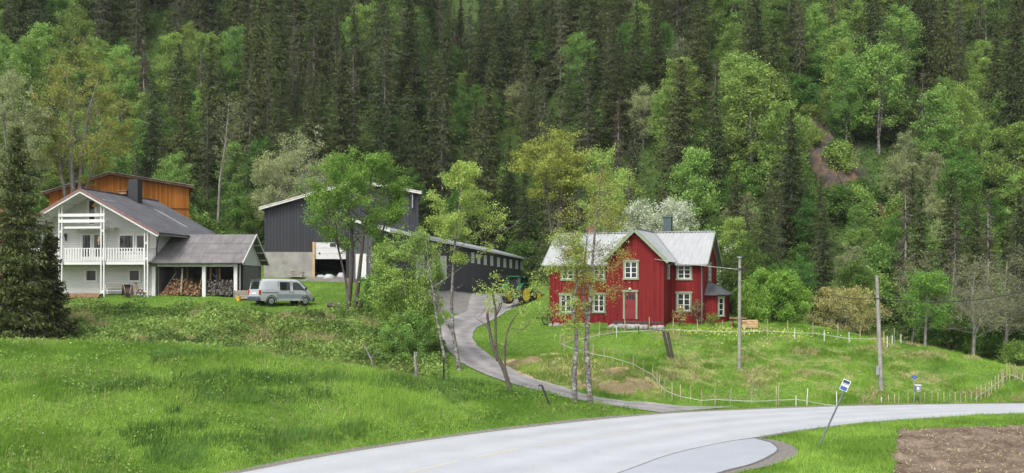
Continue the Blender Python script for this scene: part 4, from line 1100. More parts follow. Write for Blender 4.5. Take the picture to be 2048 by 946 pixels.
# ---- long low stable running away from the grey barn -------------------
n0 = at(785, 460, 87.5); n1 = at(1050, 516, 122)
dirw = Vector((n1.x - n0.x, n1.y - n0.y, 0)).normalized(); perp = Vector((-dirw.y, dirw.x, 0))
lb_ = empty('long_stable', (n0.x, n0.y, 7.0), 0, 'long low dark grey stable with a row of small white windows, beside the grey barn', 'stable')
def wz(p): return p - Vector((n0.x, n0.y, 7.0))
a0 = wz(n0) ; a1_ = wz(n1)
base = Vector((0, 0, -1.2))
r0 = a0 + perp * 3.9 + Vector((0, 0, 1.05)); r1 = a1_ + perp * 3.9 + Vector((0, 0, 1.05))
b0 = a0 + perp * 4.4 + Vector((0, 0, .9)); b1 = a1_ + perp * 4.4 + Vector((0, 0, .9))
def dn(v, z): return Vector((v.x, v.y, z))
mb = MB()
ins = perp * .45
A0, A1 = a0 + ins, a1_ + ins; B0, B1 = b0 - perp * .12, b1 - perp * .12
lo0, lo1 = -1.0, -1.6
vs = [dn(A0, lo0), dn(A1, lo1), A1 - Vector((0, 0, .05)), A0 - Vector((0, 0, .05)), dn(B0, lo0), dn(B1, lo1), B1 - Vector((0, 0, .05)), B0 - Vector((0, 0, .05)), r0 - Vector((0, 0, .16)), r1 - Vector((0, 0, .16))]
mb.add(vs, [(0, 1, 2, 3), (4, 7, 6, 5), (0, 3, 8, 7, 4), (1, 5, 6, 9, 2), (2, 9, 8, 3), (6, 7, 8, 9)])
mb.build('wall', [M['greyclad2']], lb_)
mb = MB(); ex = dirw * .5
mb.slab(a0 - ex, a1_ + ex, r1 + ex, r0 - ex, .12); mb.slab(r0 - ex, r1 + ex, b1 + ex, b0 - ex, .12)
lroof = mb.build('roof', [plain('grey_sheet_roof', (0.36, 0.38, 0.40), .5, .2, var=.15, scale=1)], lb_)
mb = MB(); mb.beam(a0 - ex - Vector((0, 0, .1)), a1_ + ex - Vector((0, 0, .1)), .05, .2); mb.beam(a0 - ex - Vector((0, 0, .08)), r0 - ex - Vector((0, 0, .08)), .05, .24); mb.beam(r0 - ex - Vector((0, 0, .08)), b0 - ex - Vector((0, 0, .08)), .05, .24)
mb.split('bargeboard', [M['white']], lb_)
fl_ = Face((A0.x, A0.y), (dirw.x, dirw.y))
L_ = (A1 - A0).length
def ualong(px):
    k = (px - 1024) / F
    o_ = Vector((n0.x, n0.y)) + Vector((A0.x, A0.y))
    return (k * o_.y - o_.x) / (dirw.x - k * dirw.y)
def zal(u, py):
    o_y = n0.y + A0.y + dirw.y * u
    return CH - (py - HZ) / F * o_y - 7.0
for i, (px, pt, pb) in enumerate([(945, 506, 525), (957, 510, 527), (970, 511.5, 529), (983, 513, 530.5), (996.5, 516, 532.5), (1009, 518, 534), (1021, 519.5, 535.5), (1033, 521.5, 537), (1043, 523, 538)]):
    u = ualong(px); window(lb_, fl_, u - .34, u + .34, zal(u, pb), zal(u, pt), cols=1, rows=1, trim=.06, hood=False, glass=M['white'])
u = ualong(886); mb = MB(); fl_.box(mb, u - .75, u + .75, zal(u, 556), zal(u, 512), .003, .06); fl_.box(mb, u - .02, u + .02, zal(u, 556), zal(u, 512), .061, .075); mb.build('door', [M['white']], lb_)
fgb = Face((B0.x, B0.y), (A0.x - B0.x, A0.y - B0.y)); gw = (A0 - B0).length
def ugab(px):
    k = (px - 1024) / F; o_ = Vector((n0.x + B0.x, n0.y + B0.y))
    return (k * o_.y - o_.x) / (fgb.d.x - k * fgb.d.y)
u = (ugab(712), ugab(733)); yy_ = n0.y + B0.y
mb = MB(); fgb.box(mb, u[0], u[1], CH - (558 - HZ) / F * yy_ - 7, CH - (508 - HZ) / F * yy_ - 7, .003, .06); fgb.box(mb, (u[0] + u[1]) / 2 - .03, (u[0] + u[1]) / 2 + .03, .45, 2.5, .061, .08); mb.build('door', [M['white']], lb_)
u = ualong(840); mb = MB(); fl_.box(mb, u - .9, u + .9, zal(u, 556), zal(u, 510), .003, .06); mb.build('door', [M['white']], lb_)
vp = r0.lerp(r1, .23); mb = MB(); mb.tube([vp - Vector((0, 0, .3)), vp + Vector((0, 0, 1.1))], .14, 8); mb.tube([vp + Vector((0, 0, 1.15)), vp + Vector((0, 0, 1.32))], [.42, .05], 10); mb.build('roof_vent', [M['steel']], lroof)
# ------------------------------------------------------------------ van
def build_van():
    ps = hit(560, 612.5, 60, 90)
    pr = at(540, 612, 74.6); pf_ = at(608.8, 613.2, 76.7)
    V = empty('parked_van', (0, 0, 0), R(44), 'silver van with a dark rear window parked on the grass beside the woodshed', 'van')
    silver = plain('silver_car_paint', (0.56, 0.58, 0.61), 0.28, 0.35, var=0.03)
    silver2 = plain('grey_lower_body_paint', (0.26, 0.30, 0.32), 0.35, 0.25, var=0.03)
    bumper = plain('dark_bluegrey_bumper', (0.05, 0.06, 0.075), 0.5)
    st = [(-2.36, .62, 1.05, .80), (-2.34, .40, 1.30, .83), (-2.20, .34, 1.88, .84), (-2.0, .33, 1.95, .85), (-1.0, .33, 1.985, .85), (0.0, .33, 1.985, .85), (0.75, .33, 1.96, .85), (1.05, .33, 1.90, .85), (1.45, .33, 1.58, .85), (1.85, .33, 1.22, .83), (2.1, .34, 1.04, .79), (2.28, .36, .88, .70), (2.36, .45, .72, .60)]
    def ring(x, zb, zt, w):
        belt = min(1.12, zb + (zt - zb) * .72); tw = w - max(0, (zt - 1.12)) * .11
        half = [(w * .93, zb), (w, zb + .18 * (zt - zb)), (w, belt), (tw, zt - min(.16, .3 * (zt - zb))), (tw - .10, zt - .05), (tw - .3, zt)]
        return [(x, -y, z) for y, z in half] + [(x, y, z) for y, z in half[::-1]]
    mb = MB(); rings = [ring(*q) for q in st]; n = len(rings[0])
    vs = [p for r_ in rings for p in r_]; fs = []
    for i in range(len(st) - 1):
        for k in range(n):
            k2 = (k + 1) % n; fs.append((i * n + k, i * n + k2, (i + 1) * n + k2, (i + 1) * n + k))
    fs += [tuple(range(n)), tuple(range((len(st) - 1) * n, len(st) * n))[::-1]]
    mb.add(vs, fs, 0, True)
    body = mb.build('body', [silver], V)
    e = body.modifiers.new('es', 'EDGE_SPLIT'); e.split_angle = R(38)
    def sd(z): return .85 - max(0, z - 1.12) * .11
    def panel(name, poly, mat, off=.012, side=-1, parent=V, th=.01):
        mb = MB(); a = [(x, side * (sd(z) + off), z) for x, z in poly]; b = [(x, side * (sd(z) + off - th), z) for x, z in poly]
        k = len(poly); mb.add(a + b, [tuple(range(k)), tuple(range(k, 2 * k))[::-1]] + [(i, (i + 1) % k, k + (i + 1) % k, k + i) for i in range(k)])
        return mb.build(name, [mat], parent)
    for sgn in (-1, 1):
        fd = panel('front_door', [(.30, .46), (1.42, .46), (1.50, .80), (1.62, 1.14), (1.28, 1.50), (1.0, 1.76), (.72, 1.84), (.30, 1.84)], silver, .012, sgn)
        panel('side_window', [(.42, 1.16), (1.42, 1.16), (1.18, 1.46), (.96, 1.68), (.78, 1.75), (.42, 1.75)], M['glass'], .022, sgn, fd)
        sdr = panel('sliding_door', [(-.80, .46), (.26, .46), (.26, 1.84), (-.80, 1.84)], silver, .012, sgn)
        panel('side_window', [(-.70, 1.14), (.16, 1.14), (.16, 1.76), (-.70, 1.76)], M['glass'], .022, sgn, sdr)
        panel('door_seam', [(.265, .46), (.295, .46), (.295, 1.84), (.265, 1.84)], M['black'], .014, sgn); panel('door_seam', [(-.84, .46), (-.81, .46), (-.81, 1.84), (-.84, 1.84)], M['black'], .014, sgn)
        panel('blank_panel', [(-1.98, 1.16), (-.90, 1.16), (-.90, 1.76), (-1.98, 1.76)], silver, .016, sgn)
        panel('lower_panel', [(-1.0, .52), (1.36, .52), (1.36, .84), (-1.0, .84)], silver2, .020, sgn)
        panel('sill', [(-1.02, .36), (1.28, .36), (1.28, .46), (-1.02, .46)], silver, .030, sgn)
        panel('side_rail', [(-2.2, .93), (-.82, .93), (-.82, .98), (-2.2, .98)], bumper, .014, sgn)
        for hx in (.15, .44):
            panel('handle', [(hx - .05, .98), (hx + .05, .98), (hx + .05, 1.03), (hx - .05, 1.03)], M['black'], .045, sgn, fd if hx > .3 else sdr, .035)
        mb = MB(); mb.tube([(1.42, sgn * .84, 1.16), (1.46, sgn * .98, 1.20)], .03); mb.box(1.40, 1.50, sgn * 1.0 - .08, sgn * 1.0 + .08, 1.12, 1.32); bevel(mb.build('wing_mirror', [M['black']], V), .02)
        tl = MB(); tl.box(-2.40, -2.30, sgn * .78 - .075, sgn * .78 + .075, .80, 1.14); tl.build('tail_light', [plain('red_lens', (.42, .015, .02), .25)], V)
        hl = MB(); hl.box(2.20, 2.36, sgn * .56 - .1, sgn * .56 + .1, .66, .82); bevel(hl.build('headlight', [plain('amber_clear_lens', (.6, .4, .25), .2)], V), .03)
        for wx in (-1.42, 1.52):
            w_ = MB(); y0 = sgn * .66; y1 = sgn * .865
            w_.tube([(wx, y0, .33), (wx, y1 - sgn * .02, .33), (wx, y1, .33)], [.33, .33, .29], 20); wo = w_.build('wheel', [M['tyre']], V)
            r2 = MB(); r2.tube([(wx, y1 + sgn * .004, .33), (wx, y1 + sgn * .012, .33)], .21, 16)
            for k in range(6):
                a = k * math.pi / 3; r2.beam((wx + .04 * math.cos(a), y1 + sgn * .016, .33 + .04 * math.sin(a)), (wx + .19 * math.cos(a), y1 + sgn * .016, .33 + .19 * math.sin(a)), .05, .03)
            r2.build('rim', [M['steel']], wo)
            ar = MB(); pts = [(wx + .42 * math.cos(t), sgn * .862, .33 + .42 * math.sin(t)) for t in [math.pi * i / 12 for i in range(13)]]; ar.tube(pts, .035, 5); ar.build('wheel_arch', [bumper], V)
    def rear(name, poly, mat, off, parent=V):
        def P(y, z, o): 
            x = -2.36 if z < 1.05 else -2.36 + (z - 1.05) * .185
            return (x - o, y, z)
        mb = MB(); k = len(poly); mb.add([P(y, z, off) for y, z in poly] + [P(y, z, off - .02) for y, z in poly], [tuple(range(k)), tuple(range(k, 2 * k))[::-1]] + [(i, (i + 1) % k, k + (i + 1) % k, k + i) for i in range(k)])
        return mb.build(name, [mat], parent)
    tg = rear('tailgate', [(-.70, .72), (.70, .72), (.72, 1.1), (.68, 1.86), (-.68, 1.86), (-.72, 1.1)], silver, .03)
    rear('rear_window', [(-.62, 1.22), (.62, 1.22), (.60, 1.70), (.50, 1.78), (-.50, 1.78), (-.60, 1.70)], M['glass'], .045, tg)
    rear('number_plate', [(-.26, .84), (.26, .84), (.26, .94), (-.26, .94)], M['signwhite'], .045, tg)
    b1 = MB(); b1.box(-2.50, -2.30, -.82, .82, .32, .60); bevel(b1.build('rear_bumper', [bumper], V), .05, 3)
    b1 = MB(); b1.box(-2.48, -2.32, -.80, .80, .603, .72); bevel(b1.build('bumper_step', [silver2], V), .03, 2)
    b1 = MB(); b1.box(2.22, 2.46, -.72, .72, .30, .58); bevel(b1.build('front_bumper', [bumper], V), .06, 3)
    sp = MB(); sp.box(-2.42, -2.12, -.66, .66, 1.88, 1.94); bevel(sp.build('spoiler', [bumper], V), .02)
    ws_ = MB(); ws_.add([(1.12, -.66, 1.83), (1.12, .66, 1.83), (1.80, .74, 1.27), (1.80, -.74, 1.27)], [(0, 1, 2, 3)]); ws_.v = [(x + .015, y, z + .02) for x, y, z in ws_.v]; wo = ws_.build('windscreen', [M['glass']], V); so = wo.modifiers.new('s', 'SOLIDIFY'); so.thickness = .01
    mid = (pr + pf_) / 2
    h = Vector((math.cos(R(44)), math.sin(R(44)), 0)); rgt = Vector((h.y, -h.x, 0))
    cen = mid - rgt * .77
    zz = []
    for wx in (-1.42, 1.52):
        q = [cen + h * wx + rgt * s_ * .77 for s_ in (-1, 1)]; zz.append(sum(z1(p.x, p.y) for p in q) / 2)
    pit = math.atan2(zz[0] - zz[1], 2.94)
    V.location = (cen.x, cen.y, (zz[0] + zz[1]) / 2 + 0.0)
    V.rotation_euler = (0, pit, R(44))
build_van()

# ------------------------------------------------------------------ tractor behind the trees
def build_tractor():
    p = hit(1042, 584, 80, 120); Y = 94.0; x = (1046 - 1024) / F * Y
    T = empty('tractor', (x, Y, z1(x, Y)), R(57), 'green tractor with yellow wheel rims parked between the stable and the red house', 'tractor')
    def wheel(cx, cy, r_, w_, name):
        mb = MB(); mb.tube([(cx, cy - w_ / 2, r_), (cx, cy - w_ / 2 + .06, r_), (cx, cy + w_ / 2 - .06, r_), (cx, cy + w_ / 2, r_)], [r_ * .86, r_, r_, r_ * .86], 24)
        for k in range(18):
            a = 6.283 * k / 18; mb.beam((cx + math.cos(a) * r_, cy - w_ / 2, r_ + math.sin(a) * r_), (cx + math.cos(a + .15) * r_, cy + w_ / 2, r_ + math.sin(a + .15) * r_), .06, .06)
        o = mb.build(name, [M['tyre']], T)
        q = MB()
        for s_ in (-1, 1): q.tube([(cx, cy + s_ * (w_ / 2 + .005), r_), (cx, cy + s_ * (w_ / 2 - .12), r_)], [r_ * .70, r_ * .25], 20); q.tube([(cx, cy + s_ * (w_ / 2 - .13), r_), (cx, cy + s_ * (w_ / 2 - .02), r_)], r_ * .2, 12)
        q.build('rim', [M['rimyellow']], o)
    for s_ in (-1, 1):
        wheel(-1.2, s_ * .88, .85, .5, 'wheel'); wheel(1.25, s_ * .82, .55, .36, 'wheel')
        mb = MB(); pts = [(-1.2 + 1.0 * math.cos(t), s_ * .86, .9 + 1.0 * math.sin(t)) for t in [R(20 + 12 * i) for i in range(12)]]
        for a, b in zip(pts[:-1], pts[1:]): mb.beam(a, b, .5, .05)
        mb.build('mudguard', [M['green_paint']], T)
        mb = MB(); mb.beam((-.1, s_ * .55, 1.5), (1.4, s_ * .55, 1.35), .1, .16); mb.beam((1.4, s_ * .55, 1.35), (2.5, s_ * .55, .5), .1, .16); mb.beam((.3, s_ * .55, .7), (.3, s_ * .55, 1.5), .1, .12); mb.build('loader_arm', [M['green_paint']], T)
    mb = MB(); mb.prism([(-.2, .75), (1.75, .75), (1.8, 1.25), (1.6, 1.5), (-.2, 1.62)], 'y', -.36, .36); bevel(mb.build('hood', [M['green_paint']], T), .05, 2)
    mb = MB(); mb.box(-1.6, 1.5, -.28, .28, .45, .9); mb.build('chassis', [M['black']], T)
    mb = MB(); mb.prism([(-1.5, 1.0), (-.1, 1.0), (-.02, 1.7), (-.2, 2.5), (-1.45, 2.5), (-1.55, 1.7)], 'y', -.62, .62); cab = mb.build('cab', [M['glass']], T)
    mb = MB()
    for s_ in (-1, 1):
        pl = [(-1.5, 1.0), (-.1, 1.0), (-.02, 1.7), (-.2, 2.5), (-1.45, 2.5), (-1.55, 1.7)]
        for i in range(6): a = pl[i]; b = pl[(i + 1) % 6]; mb.beam((a[0], s_ * .63, a[1]), (b[0], s_ * .63, b[1]), .07, .07)
    mb.box(-1.7, -.1, -.72, .72, 2.48, 2.60); mb.build('cab_frame', [M['green_paint']], cab)
    mb = MB(); mb.tube([(.9, .25, 1.5), (.9, .25, 2.3)], .05); mb.build('exhaust', [M['black']], T)
    mb = MB(); mb.prism([(2.3, .2), (3.0, .15), (3.0, .22), (2.45, .35), (2.35, .85), (2.28, .85)], 'y', -.95, .95); mb.build('bucket', [M['black']], T)
    T.location.z += 0.02
build_tractor()

# ------------------------------------------------------------------ pasture fence: stakes and white tape
def stake(px0, py0, px1, py1, wd, mat, parent, w_px=4):
    g = hit(px0, py0, 54, 120)
    top = at(px1, py1, g.y)
    mb = MB(); mb.tube([(g.x, g.y, g.z - .25), tuple(g.lerp(top, .5)), tuple(top)], [wd, wd * .95, wd * .85], 5)
    return g, top, mb
FEN = empty('pasture_fence', tuple(hit(1121, 692, 54, 100)), 0, 'white tape pasture fence on thin wooden stakes around the grassy mound below the red house', 'fence')
f0 = Vector(FEN.location)
def zz4(u, v, ox=1060, oy=620, s=3.942): return (ox + u / s, oy + v / s)
stk = []
for u, t, b, m in [(235, 190, 310, 'stakewood'), (272, 210, 330, 'stakewood'), (380, 140, 285, 'stakewood'), (419, 240, 365, 'stakewood'), (497, 260, 380, 'stakewood'), (585, 290, 415, 'stakewood'), (655, 300, 430, 'stakewood'), (731, 330, 455, 'stakewood'), (815, 355, 480, 'stakewood'), (894, 390, 525, 'stakewood'), (968, 435, 570, 'stakewood'), (1003, 470, 600, 'stakewood'), (1022, 500, 612, 'stakewood'), (1060, 540, 705, 'stakewood'), (1120, 570, 720, 'stakewood'), (1187, 585, 710, 'stakewood'), (1267, 595, 720, 'stakewood'), (1352, 625, 745, 'stakewood'), (1460, 615, 750, 'stakewood'), (1580, 605, 752, 'polewood'), (1748, 608, 757, 'polewood'), (1942, 600, 760, 'stakewood'), (1960, 590, 760, 'stakewood'),
                   (548, 90, 220, 'stakewood'), (683, 130, 217, 'white'), (748, 70, 168, 'stakewood'), (858, 130, 208, 'darkplank'), (940, 55, 205, 'stakewood'), (1130, 55, 200, 'stakewood'), (1320, 75, 180, 'stakewood'), (1518, 80, 180, 'stakewood'), (1692, 140, 210, 'stakewood'), (1872, 75, 205, 'stakewood')]:
    p = zz4(u, b); q = zz4(u + (4 if t in (190, 605) else 0), t); stk.append((p[0], p[1], q[0], q[1], m))
for u, t, b, m in [(195, 617, 667, 'white'), (240, 585, 663, 'white'), (367, 600, 660, 'white'), (480, 618, 655, 'polewood'), (558, 625, 653, 'white'), (587, 612, 652, 'stakewood'), (613, 608, 652, 'stakewood'), (631, 605, 650, 'stakewood'), (670, 602, 652, 'stakewood'), (721, 600, 652, 'polewood'), (740, 603, 650, 'stakewood'), (772, 598, 651, 'stakewood'), (797, 602, 651, 'stakewood'), (822, 600, 651, 'stakewood'), (847, 600, 650, 'polewood'), (870, 602, 650, 'stakewood'), (893, 603, 650, 'stakewood'), (914, 605, 650, 'stakewood'), (938, 600, 642, 'stakewood'),
                   (160, 298, 346, 'stakewood'), (190, 330, 378, 'white'), (267, 305, 372, 'stakewood'), (315, 340, 390, 'white'), (373, 308, 385, 'stakewood'), (420, 347, 395, 'white'), (467, 320, 388, 'stakewood'), (568, 345, 408, 'newwood'), (582, 365, 414, 'white'), (603, 362, 405, 'white'), (612, 330, 402, 'polewood'), (640, 355, 400, 'white'), (652, 330, 396, 'stakewood'), (660, 338, 396, 'stakewood'), (667, 347, 397, 'white')]:
    p = zz4(u, b, 1500, 500, 2.12); q = zz4(u + (5 if u == 240 else 0), t, 1500, 500, 2.12); stk.append((p[0], p[1], q[0], q[1], m))
for u, t, b in [(1540, 695, 868), (1587, 675, 850), (1632, 670, 835), (1670, 650, 810), (1698, 630, 790), (1735, 590, 750), (1770, 560, 730), (1805, 520, 705), (1820, 510, 690), (1858, 455, 640), (1888, 450, 640), (1945, 465, 640), (1968, 495, 645), (2020, 515, 650)]:
    p = zz4(u, b, 1660, 640, 5.255); q = zz4(u, t, 1660, 640, 5.255); stk.append((p[0], p[1], q[0], q[1], 'stakewood'))
for s_ in stk:
    g, top, mb = stake(s_[0], s_[1], s_[2], s_[3], .034 if s_[4] != 'white' else .032, M[s_[4]], FEN)
    o = mb.build('post', [M[s_[4]]], FEN)
    o.data.transform(Matrix.Translation(-f0))
def tape(pix):
    """tape on the stakes; depth follows the ground below each point"""
    pts = []
    for px, py, drop in pix:
        g = hit(px, py + drop, 54, 120); pts.append(at(px, py, g.y) - f0)
    mb = MB()
    for a, b in zip(pts[:-1], pts[1:]):
        n = 4
        for i in range(n):
            p = a.lerp(b, i / n); q = a.lerp(b, (i + 1) / n); sg = (a - b).length * .012
            p = p - Vector((0, 0, sg * 4 * (i / n) * (1 - i / n))); q = q - Vector((0, 0, sg * 4 * ((i + 1) / n) * (1 - (i + 1) / n)))
            mb.beam(p, q, .010, .022)
    return mb.build('tape', [M['whitetape']], FEN)
A = lambda l, ox, oy, s, d: [(ox + u / s, oy + v / s, d) for u, v in l]
tape(A([(245, 265), (300, 290), (420, 325), (497, 345), (585, 362), (655, 375), (731, 400), (815, 425), (894, 470), (968, 510), (1000, 550), (1022, 590), (1060, 630), (1120, 655), (1187, 682), (1267, 695), (1352, 712), (1462, 703), (1585, 710), (1748, 718), (1942, 710)], 1060, 620, 3.942, 14) +
     A([(120, 636), (195, 632), (242, 640), (367, 660)], 1500, 500, 2.12, 9))
tape(A([(245, 265), (330, 238), (548, 195), (683, 172), (748, 170), (940, 158), (1130, 150), (1320, 163), (1518, 170), (1692, 170), (1872, 158)], 1060, 620, 3.942, 12) +
     A([(73, 342), (160, 348), (267, 352), (315, 358), (373, 368), (420, 374), (467, 376), (568, 375), (582, 371), (603, 365), (640, 360), (660, 358), (668, 372), (672, 395)], 1500, 500, 2.12, 11))
tape(A([(1520, 835), (1570, 785), (1632, 755), (1670, 730), (1700, 700), (1740, 670), (1790, 640), (1840, 590), (1870, 573), (1910, 578), (1950, 595), (2000, 615), (2040, 650)], 1660, 640, 5.255, 10))
# slanting braces at the far corner of the fence
for (u0, v0, u1, v1) in [(1890, 470, 1945, 640), (1968, 500, 2020, 650), (1815, 520, 1850, 620)]:
    p = zz4(u1, v1, 1660, 640, 5.255); q = zz4(u0, v0, 1660, 640, 5.255)
    g, top, mb = stake(p[0], p[1], q[0], q[1], .03, M['plankbrown'], FEN); o = mb.build('brace', [M['plankbrown']], FEN); o.data.transform(Matrix.Translation(-f0))

# ------------------------------------------------------------------ poles, cables, markers
def pole(name, pb, pt, w0, w1, label, cat, mat='polewood', n=8, cap=None):
    g = hit(pb[0], pb[1], 40, 110); top = at(pt[0], pt[1], g.y)
    e_ = empty(name, tuple(g), 0, label, cat)
    mb = MB(); d = top - g; mb.tube([d * -.04, d * .5, d], [w0, (w0 + w1) / 2, w1], n); mb.build('shaft', [M[mat]], e_)
    return e_, g, d
p1, g1, d1_ = pole('utility_pole', (1478.5, 741), (1479.5, 514), .12, .09, 'slim grey wooden utility pole in front of the round green bush', 'utility pole')
mb = MB(); mb.box(-.12, .45, -.14, -.08, d1_.z - .82, d1_.z - .74); mb.tube([(.35, -.11, d1_.z - .74), (.35, -.11, d1_.z - .6)], .035); mb.build('bracket', [M['black']], p1)
mb = MB(); mb.box(-.13, .13, -.13, .13, d1_.z - .06, d1_.z + .03); mb.build('cap', [M['steel']], p1)
p2, g2, d2_ = pole('utility_pole', (1762.5, 781), (1753.5, 551), .15, .10, 'crooked grey utility pole on the open pasture, carrying the black cable', 'utility pole')
mb = MB(); mb.box(-.36, -.18, -.16, .02, .95, 1.5); bevel(mb.build('junction_box', [M['steel']], p2), .02)
mb = MB(); b_ = d2_ * .8; mb.tube([(b_.x - .2, -.1, b_.z), (b_.x + .2, -.1, b_.z)], .03); mb.build('bracket', [M['black']], p2)
def cable(name, a, b, sag, r_, label, mat='rope'):
    a = Vector(a); b = Vector(b); pts = []
    for i in range(17):
        t = i / 16; pts.append(a.lerp(b, t) - Vector((0, 0, sag * 4 * t * (1 - t))))
    mb = MB(); mb.tube(pts, r_, 5); o = mb.build(name, [M[mat]]); return tag(o, label, 'cable')
top2 = g2 + d2_ * .8
cable('power_cable', top2, at(2120, 560, 72), .75, .032, 'thick black cable sagging from the crooked pole to the right edge')
cable('power_cable', top2, at(1590, 540, 100), .9, .026, 'thin black cable running from the crooked pole back into the trees')
gw = rf.front(1309, 518, -D); hp = Vector((rf.o[0] + gw[0] * rf.c + (-D) * rf.s, rf.o[1] - gw[0] * rf.s + (-D) * rf.c, rf.o[2] + gw[1]))
cable('service_wire', hp, g1 + Vector((0, -.1, d1_.z - .8)), .05, .014, 'pale service wire strung from the red gable to the slim pole', 'whitetape')

# twin dark posts leaning together on the mound
for i, (bx_, by_, tx_, ty_, lb) in enumerate([(1339, 717, 1327, 663, 'left one of two dark leaning planks on the mound'), (1346, 719, 1335, 663, 'right one of two dark leaning planks on the mound')]):
    g = hit(bx_, by_, 55, 90); t = at(tx_, ty_, g.y); d = t - g
    mb = MB(); mb.beam(-d * .06, d, .19, .06, 0, (0, 1, 0)); o = mb.build('dark_plank', [M['darkplank']]); o.location = g; tag(o, lb, 'plank', 'dark planks on the mound')
# black plastic snow markers
def marker(pb, pt, label, hook=False):
    g = hit(pb[0], pb[1], 45, 80); t = at(pt[0], pt[1], g.y); d = t - g
    mb = MB(); mb.tube([-d * .05, d] + ([d + Vector((-.12, 0, .02)), d + Vector((-.2, 0, -.05))] if hook else []), .055, 8); o = mb.build('marker_post', [M['plasticblack']]); o.location = g; tag(o, label, 'marker post', 'black marker posts')
marker((887.5, 769), (887.5, 716), 'upright black marker post at the foot of the birches')
marker((1099, 810), (1084, 771), 'leaning black marker post with a bent top, beside the driveway', True)
# broken grey stumps of old posts
for pb, pm, pt, r_, lb in [((834, 764), (832, 735), (829.5, 704), .10, 'thick weathered post with a split top, before the bushes by the grass bank'), ((752, 747), (742, 718), (727, 689), .06, 'thin leaning grey post, left of the thicker split post')]:
    g = hit(pb[0], pb[1], 45, 80); m_ = at(pm[0], pm[1], g.y) - g; t = at(pt[0], pt[1], g.y) - g
    mb = MB(); mb.tube([(0, 0, -.3), m_, t], [r_, r_ * .9, r_ * .55], 7)
    tw = at(pm[0] + 10, pm[1] - 18, g.y) - g
    if r_ < .1: mb.tube([m_, tw], [.03, .015], 5)
    else: mb.tube([t - Vector((-.03, 0, .35)), t + Vector((.16, 0, .05))], [.06, .03], 5)
    o = mb.build('old_post', [M['greybark']]); o.location = g; tag(o, lb, 'post')

# ------------------------------------------------------------------ bus stop sign, mailbox post
g = hit(1638, 893, 35, 60)
BS = empty('bus_stop_sign', tuple(g), 0, 'blue and white bus stop sign on a leaning grey pole by the lay-by', 'sign')
tp = at(1693, 772, g.y) - g
mb = MB(); mb.tube([-tp * .06, tp], .042, 8); mb.build('pole', [M['polegrey']], BS)
up = tp.normalized(); fwd = Vector((-.62, -.78, 0)); ac = up.cross(fwd).normalized(); ac = -ac if ac.x < 0 else ac
nf = ac.cross(up).normalized(); nf = nf if nf.y < 0 else -nf
so_ = at(1691, 771, g.y) - g + nf * .06
def sg(name, x0, x1, y0, y1, n, mat, parent):
    mb = MB(); P = lambda x, y, q: so_ + ac * x + up * y + nf * q
    mb.add([P(x0, y0, n), P(x1, y0, n), P(x1, y1, n), P(x0, y1, n), P(x0, y0, n - .012), P(x1, y0, n - .012), P(x1, y1, n - .012), P(x0, y1, n - .012)], [(0, 1, 2, 3), (7, 6, 5, 4), (0, 4, 5, 1), (1, 5, 6, 2), (2, 6, 7, 3), (3, 7, 4, 0)])
    return mb.build(name, [mat], parent)
pl_ = sg('sign_plate', -.17, .17, -.25, .25, .0, M['signwhite'], BS)
sg('blue_panel', -.15, .15, -.23, -.12, .014, M['signblue'], pl_); sg('navy_panel', -.15, .15, .09, .23, .014, M['signnavy'], pl_); sg('navy_line', -.15, .15, .035, .065, .014, M['signnavy'], pl_)
mb = MB(); P = lambda x, y: so_ + ac * x + up * y + nf * .016
zg = [(-.15, -.12), (-.15, -.06), (-.11, -.03), (-.07, -.075), (-.03, -.06), (0, -.02), (.05, -.07), (.09, -.04), (.12, -.08), (.15, -.05), (.15, -.12)]
mb.add([P(*q) for q in zg], [tuple(range(len(zg)))]); mb.build('bus_symbol', [M['signblue']], pl_)
mb = MB(); 
for q in (-.12, .12): mb.beam(so_ + up * q - nf * .09 - ac * .06, so_ + up * q - nf * .015 - ac * .0, .05, .03)
mb.split('clamp', [M['steel']], BS)
g = hit(1828, 808, 50, 70); 
MP = empty('sign_post', tuple(g), 0, 'slim grey post with a small oval blue sign at the far edge of the road', 'sign')
tz = (at(1828, 755, g.y) - g).z
mb = MB(); mb.tube([(0, 0, -.2), (0, 0, tz)], .035, 8); mb.build('pole', [M['steel']], MP)
mb = MB(); pts = [(.17 * math.cos(t), .09 * math.sin(t)) for t in [6.283 * i / 20 for i in range(20)]]
mb.prism([(x, z + tz + .02) for x, z in pts], 'y', -.055, -.038); pl_ = mb.build('sign_plate', [M['signblue']], MP)
mb = MB(); mb.box(-.10, .10, -.060, -.056, tz + .0, tz + .04); mb.build('lettering_band', [plain('faded_sign_lettering', (.18, .26, .45), .5)], pl_)
WB = empty('waste_bin', (g.x + .21, g.y - .02, g.z + (at(1828, 784, g.y) - g).z), 0, 'grey bin with a white lid hung on the slim post by the road', 'bin')
hb = (at(1828, 771, g.y) - at(1828, 784, g.y)).z
mb = MB(); mb.add([(-.13, -.11, 0), (.13, -.11, 0), (.13, .11, 0), (-.13, .11, 0), (-.17, -.14, hb), (.17, -.14, hb), (.17, .14, hb), (-.17, .14, hb)], [(0, 3, 2, 1), (4, 5, 6, 7), (0, 1, 5, 4), (1, 2, 6, 5), (2, 3, 7, 6), (3, 0, 4, 7)]); bevel(mb.build('bin_body', [plain('grey_bin_plastic', (.23, .25, .28), .5)], WB), .02)
mb = MB(); mb.box(-.19, .19, -.16, .16, hb + .002, hb + .05); bevel(mb.build('lid', [M['white']], WB), .02)
mb = MB(); mb.box(-.09, .03, -.150, -.142, hb * .42, hb * .75); o = mb.build('label', [M['signwhite']], WB); o.name = 'sticker'

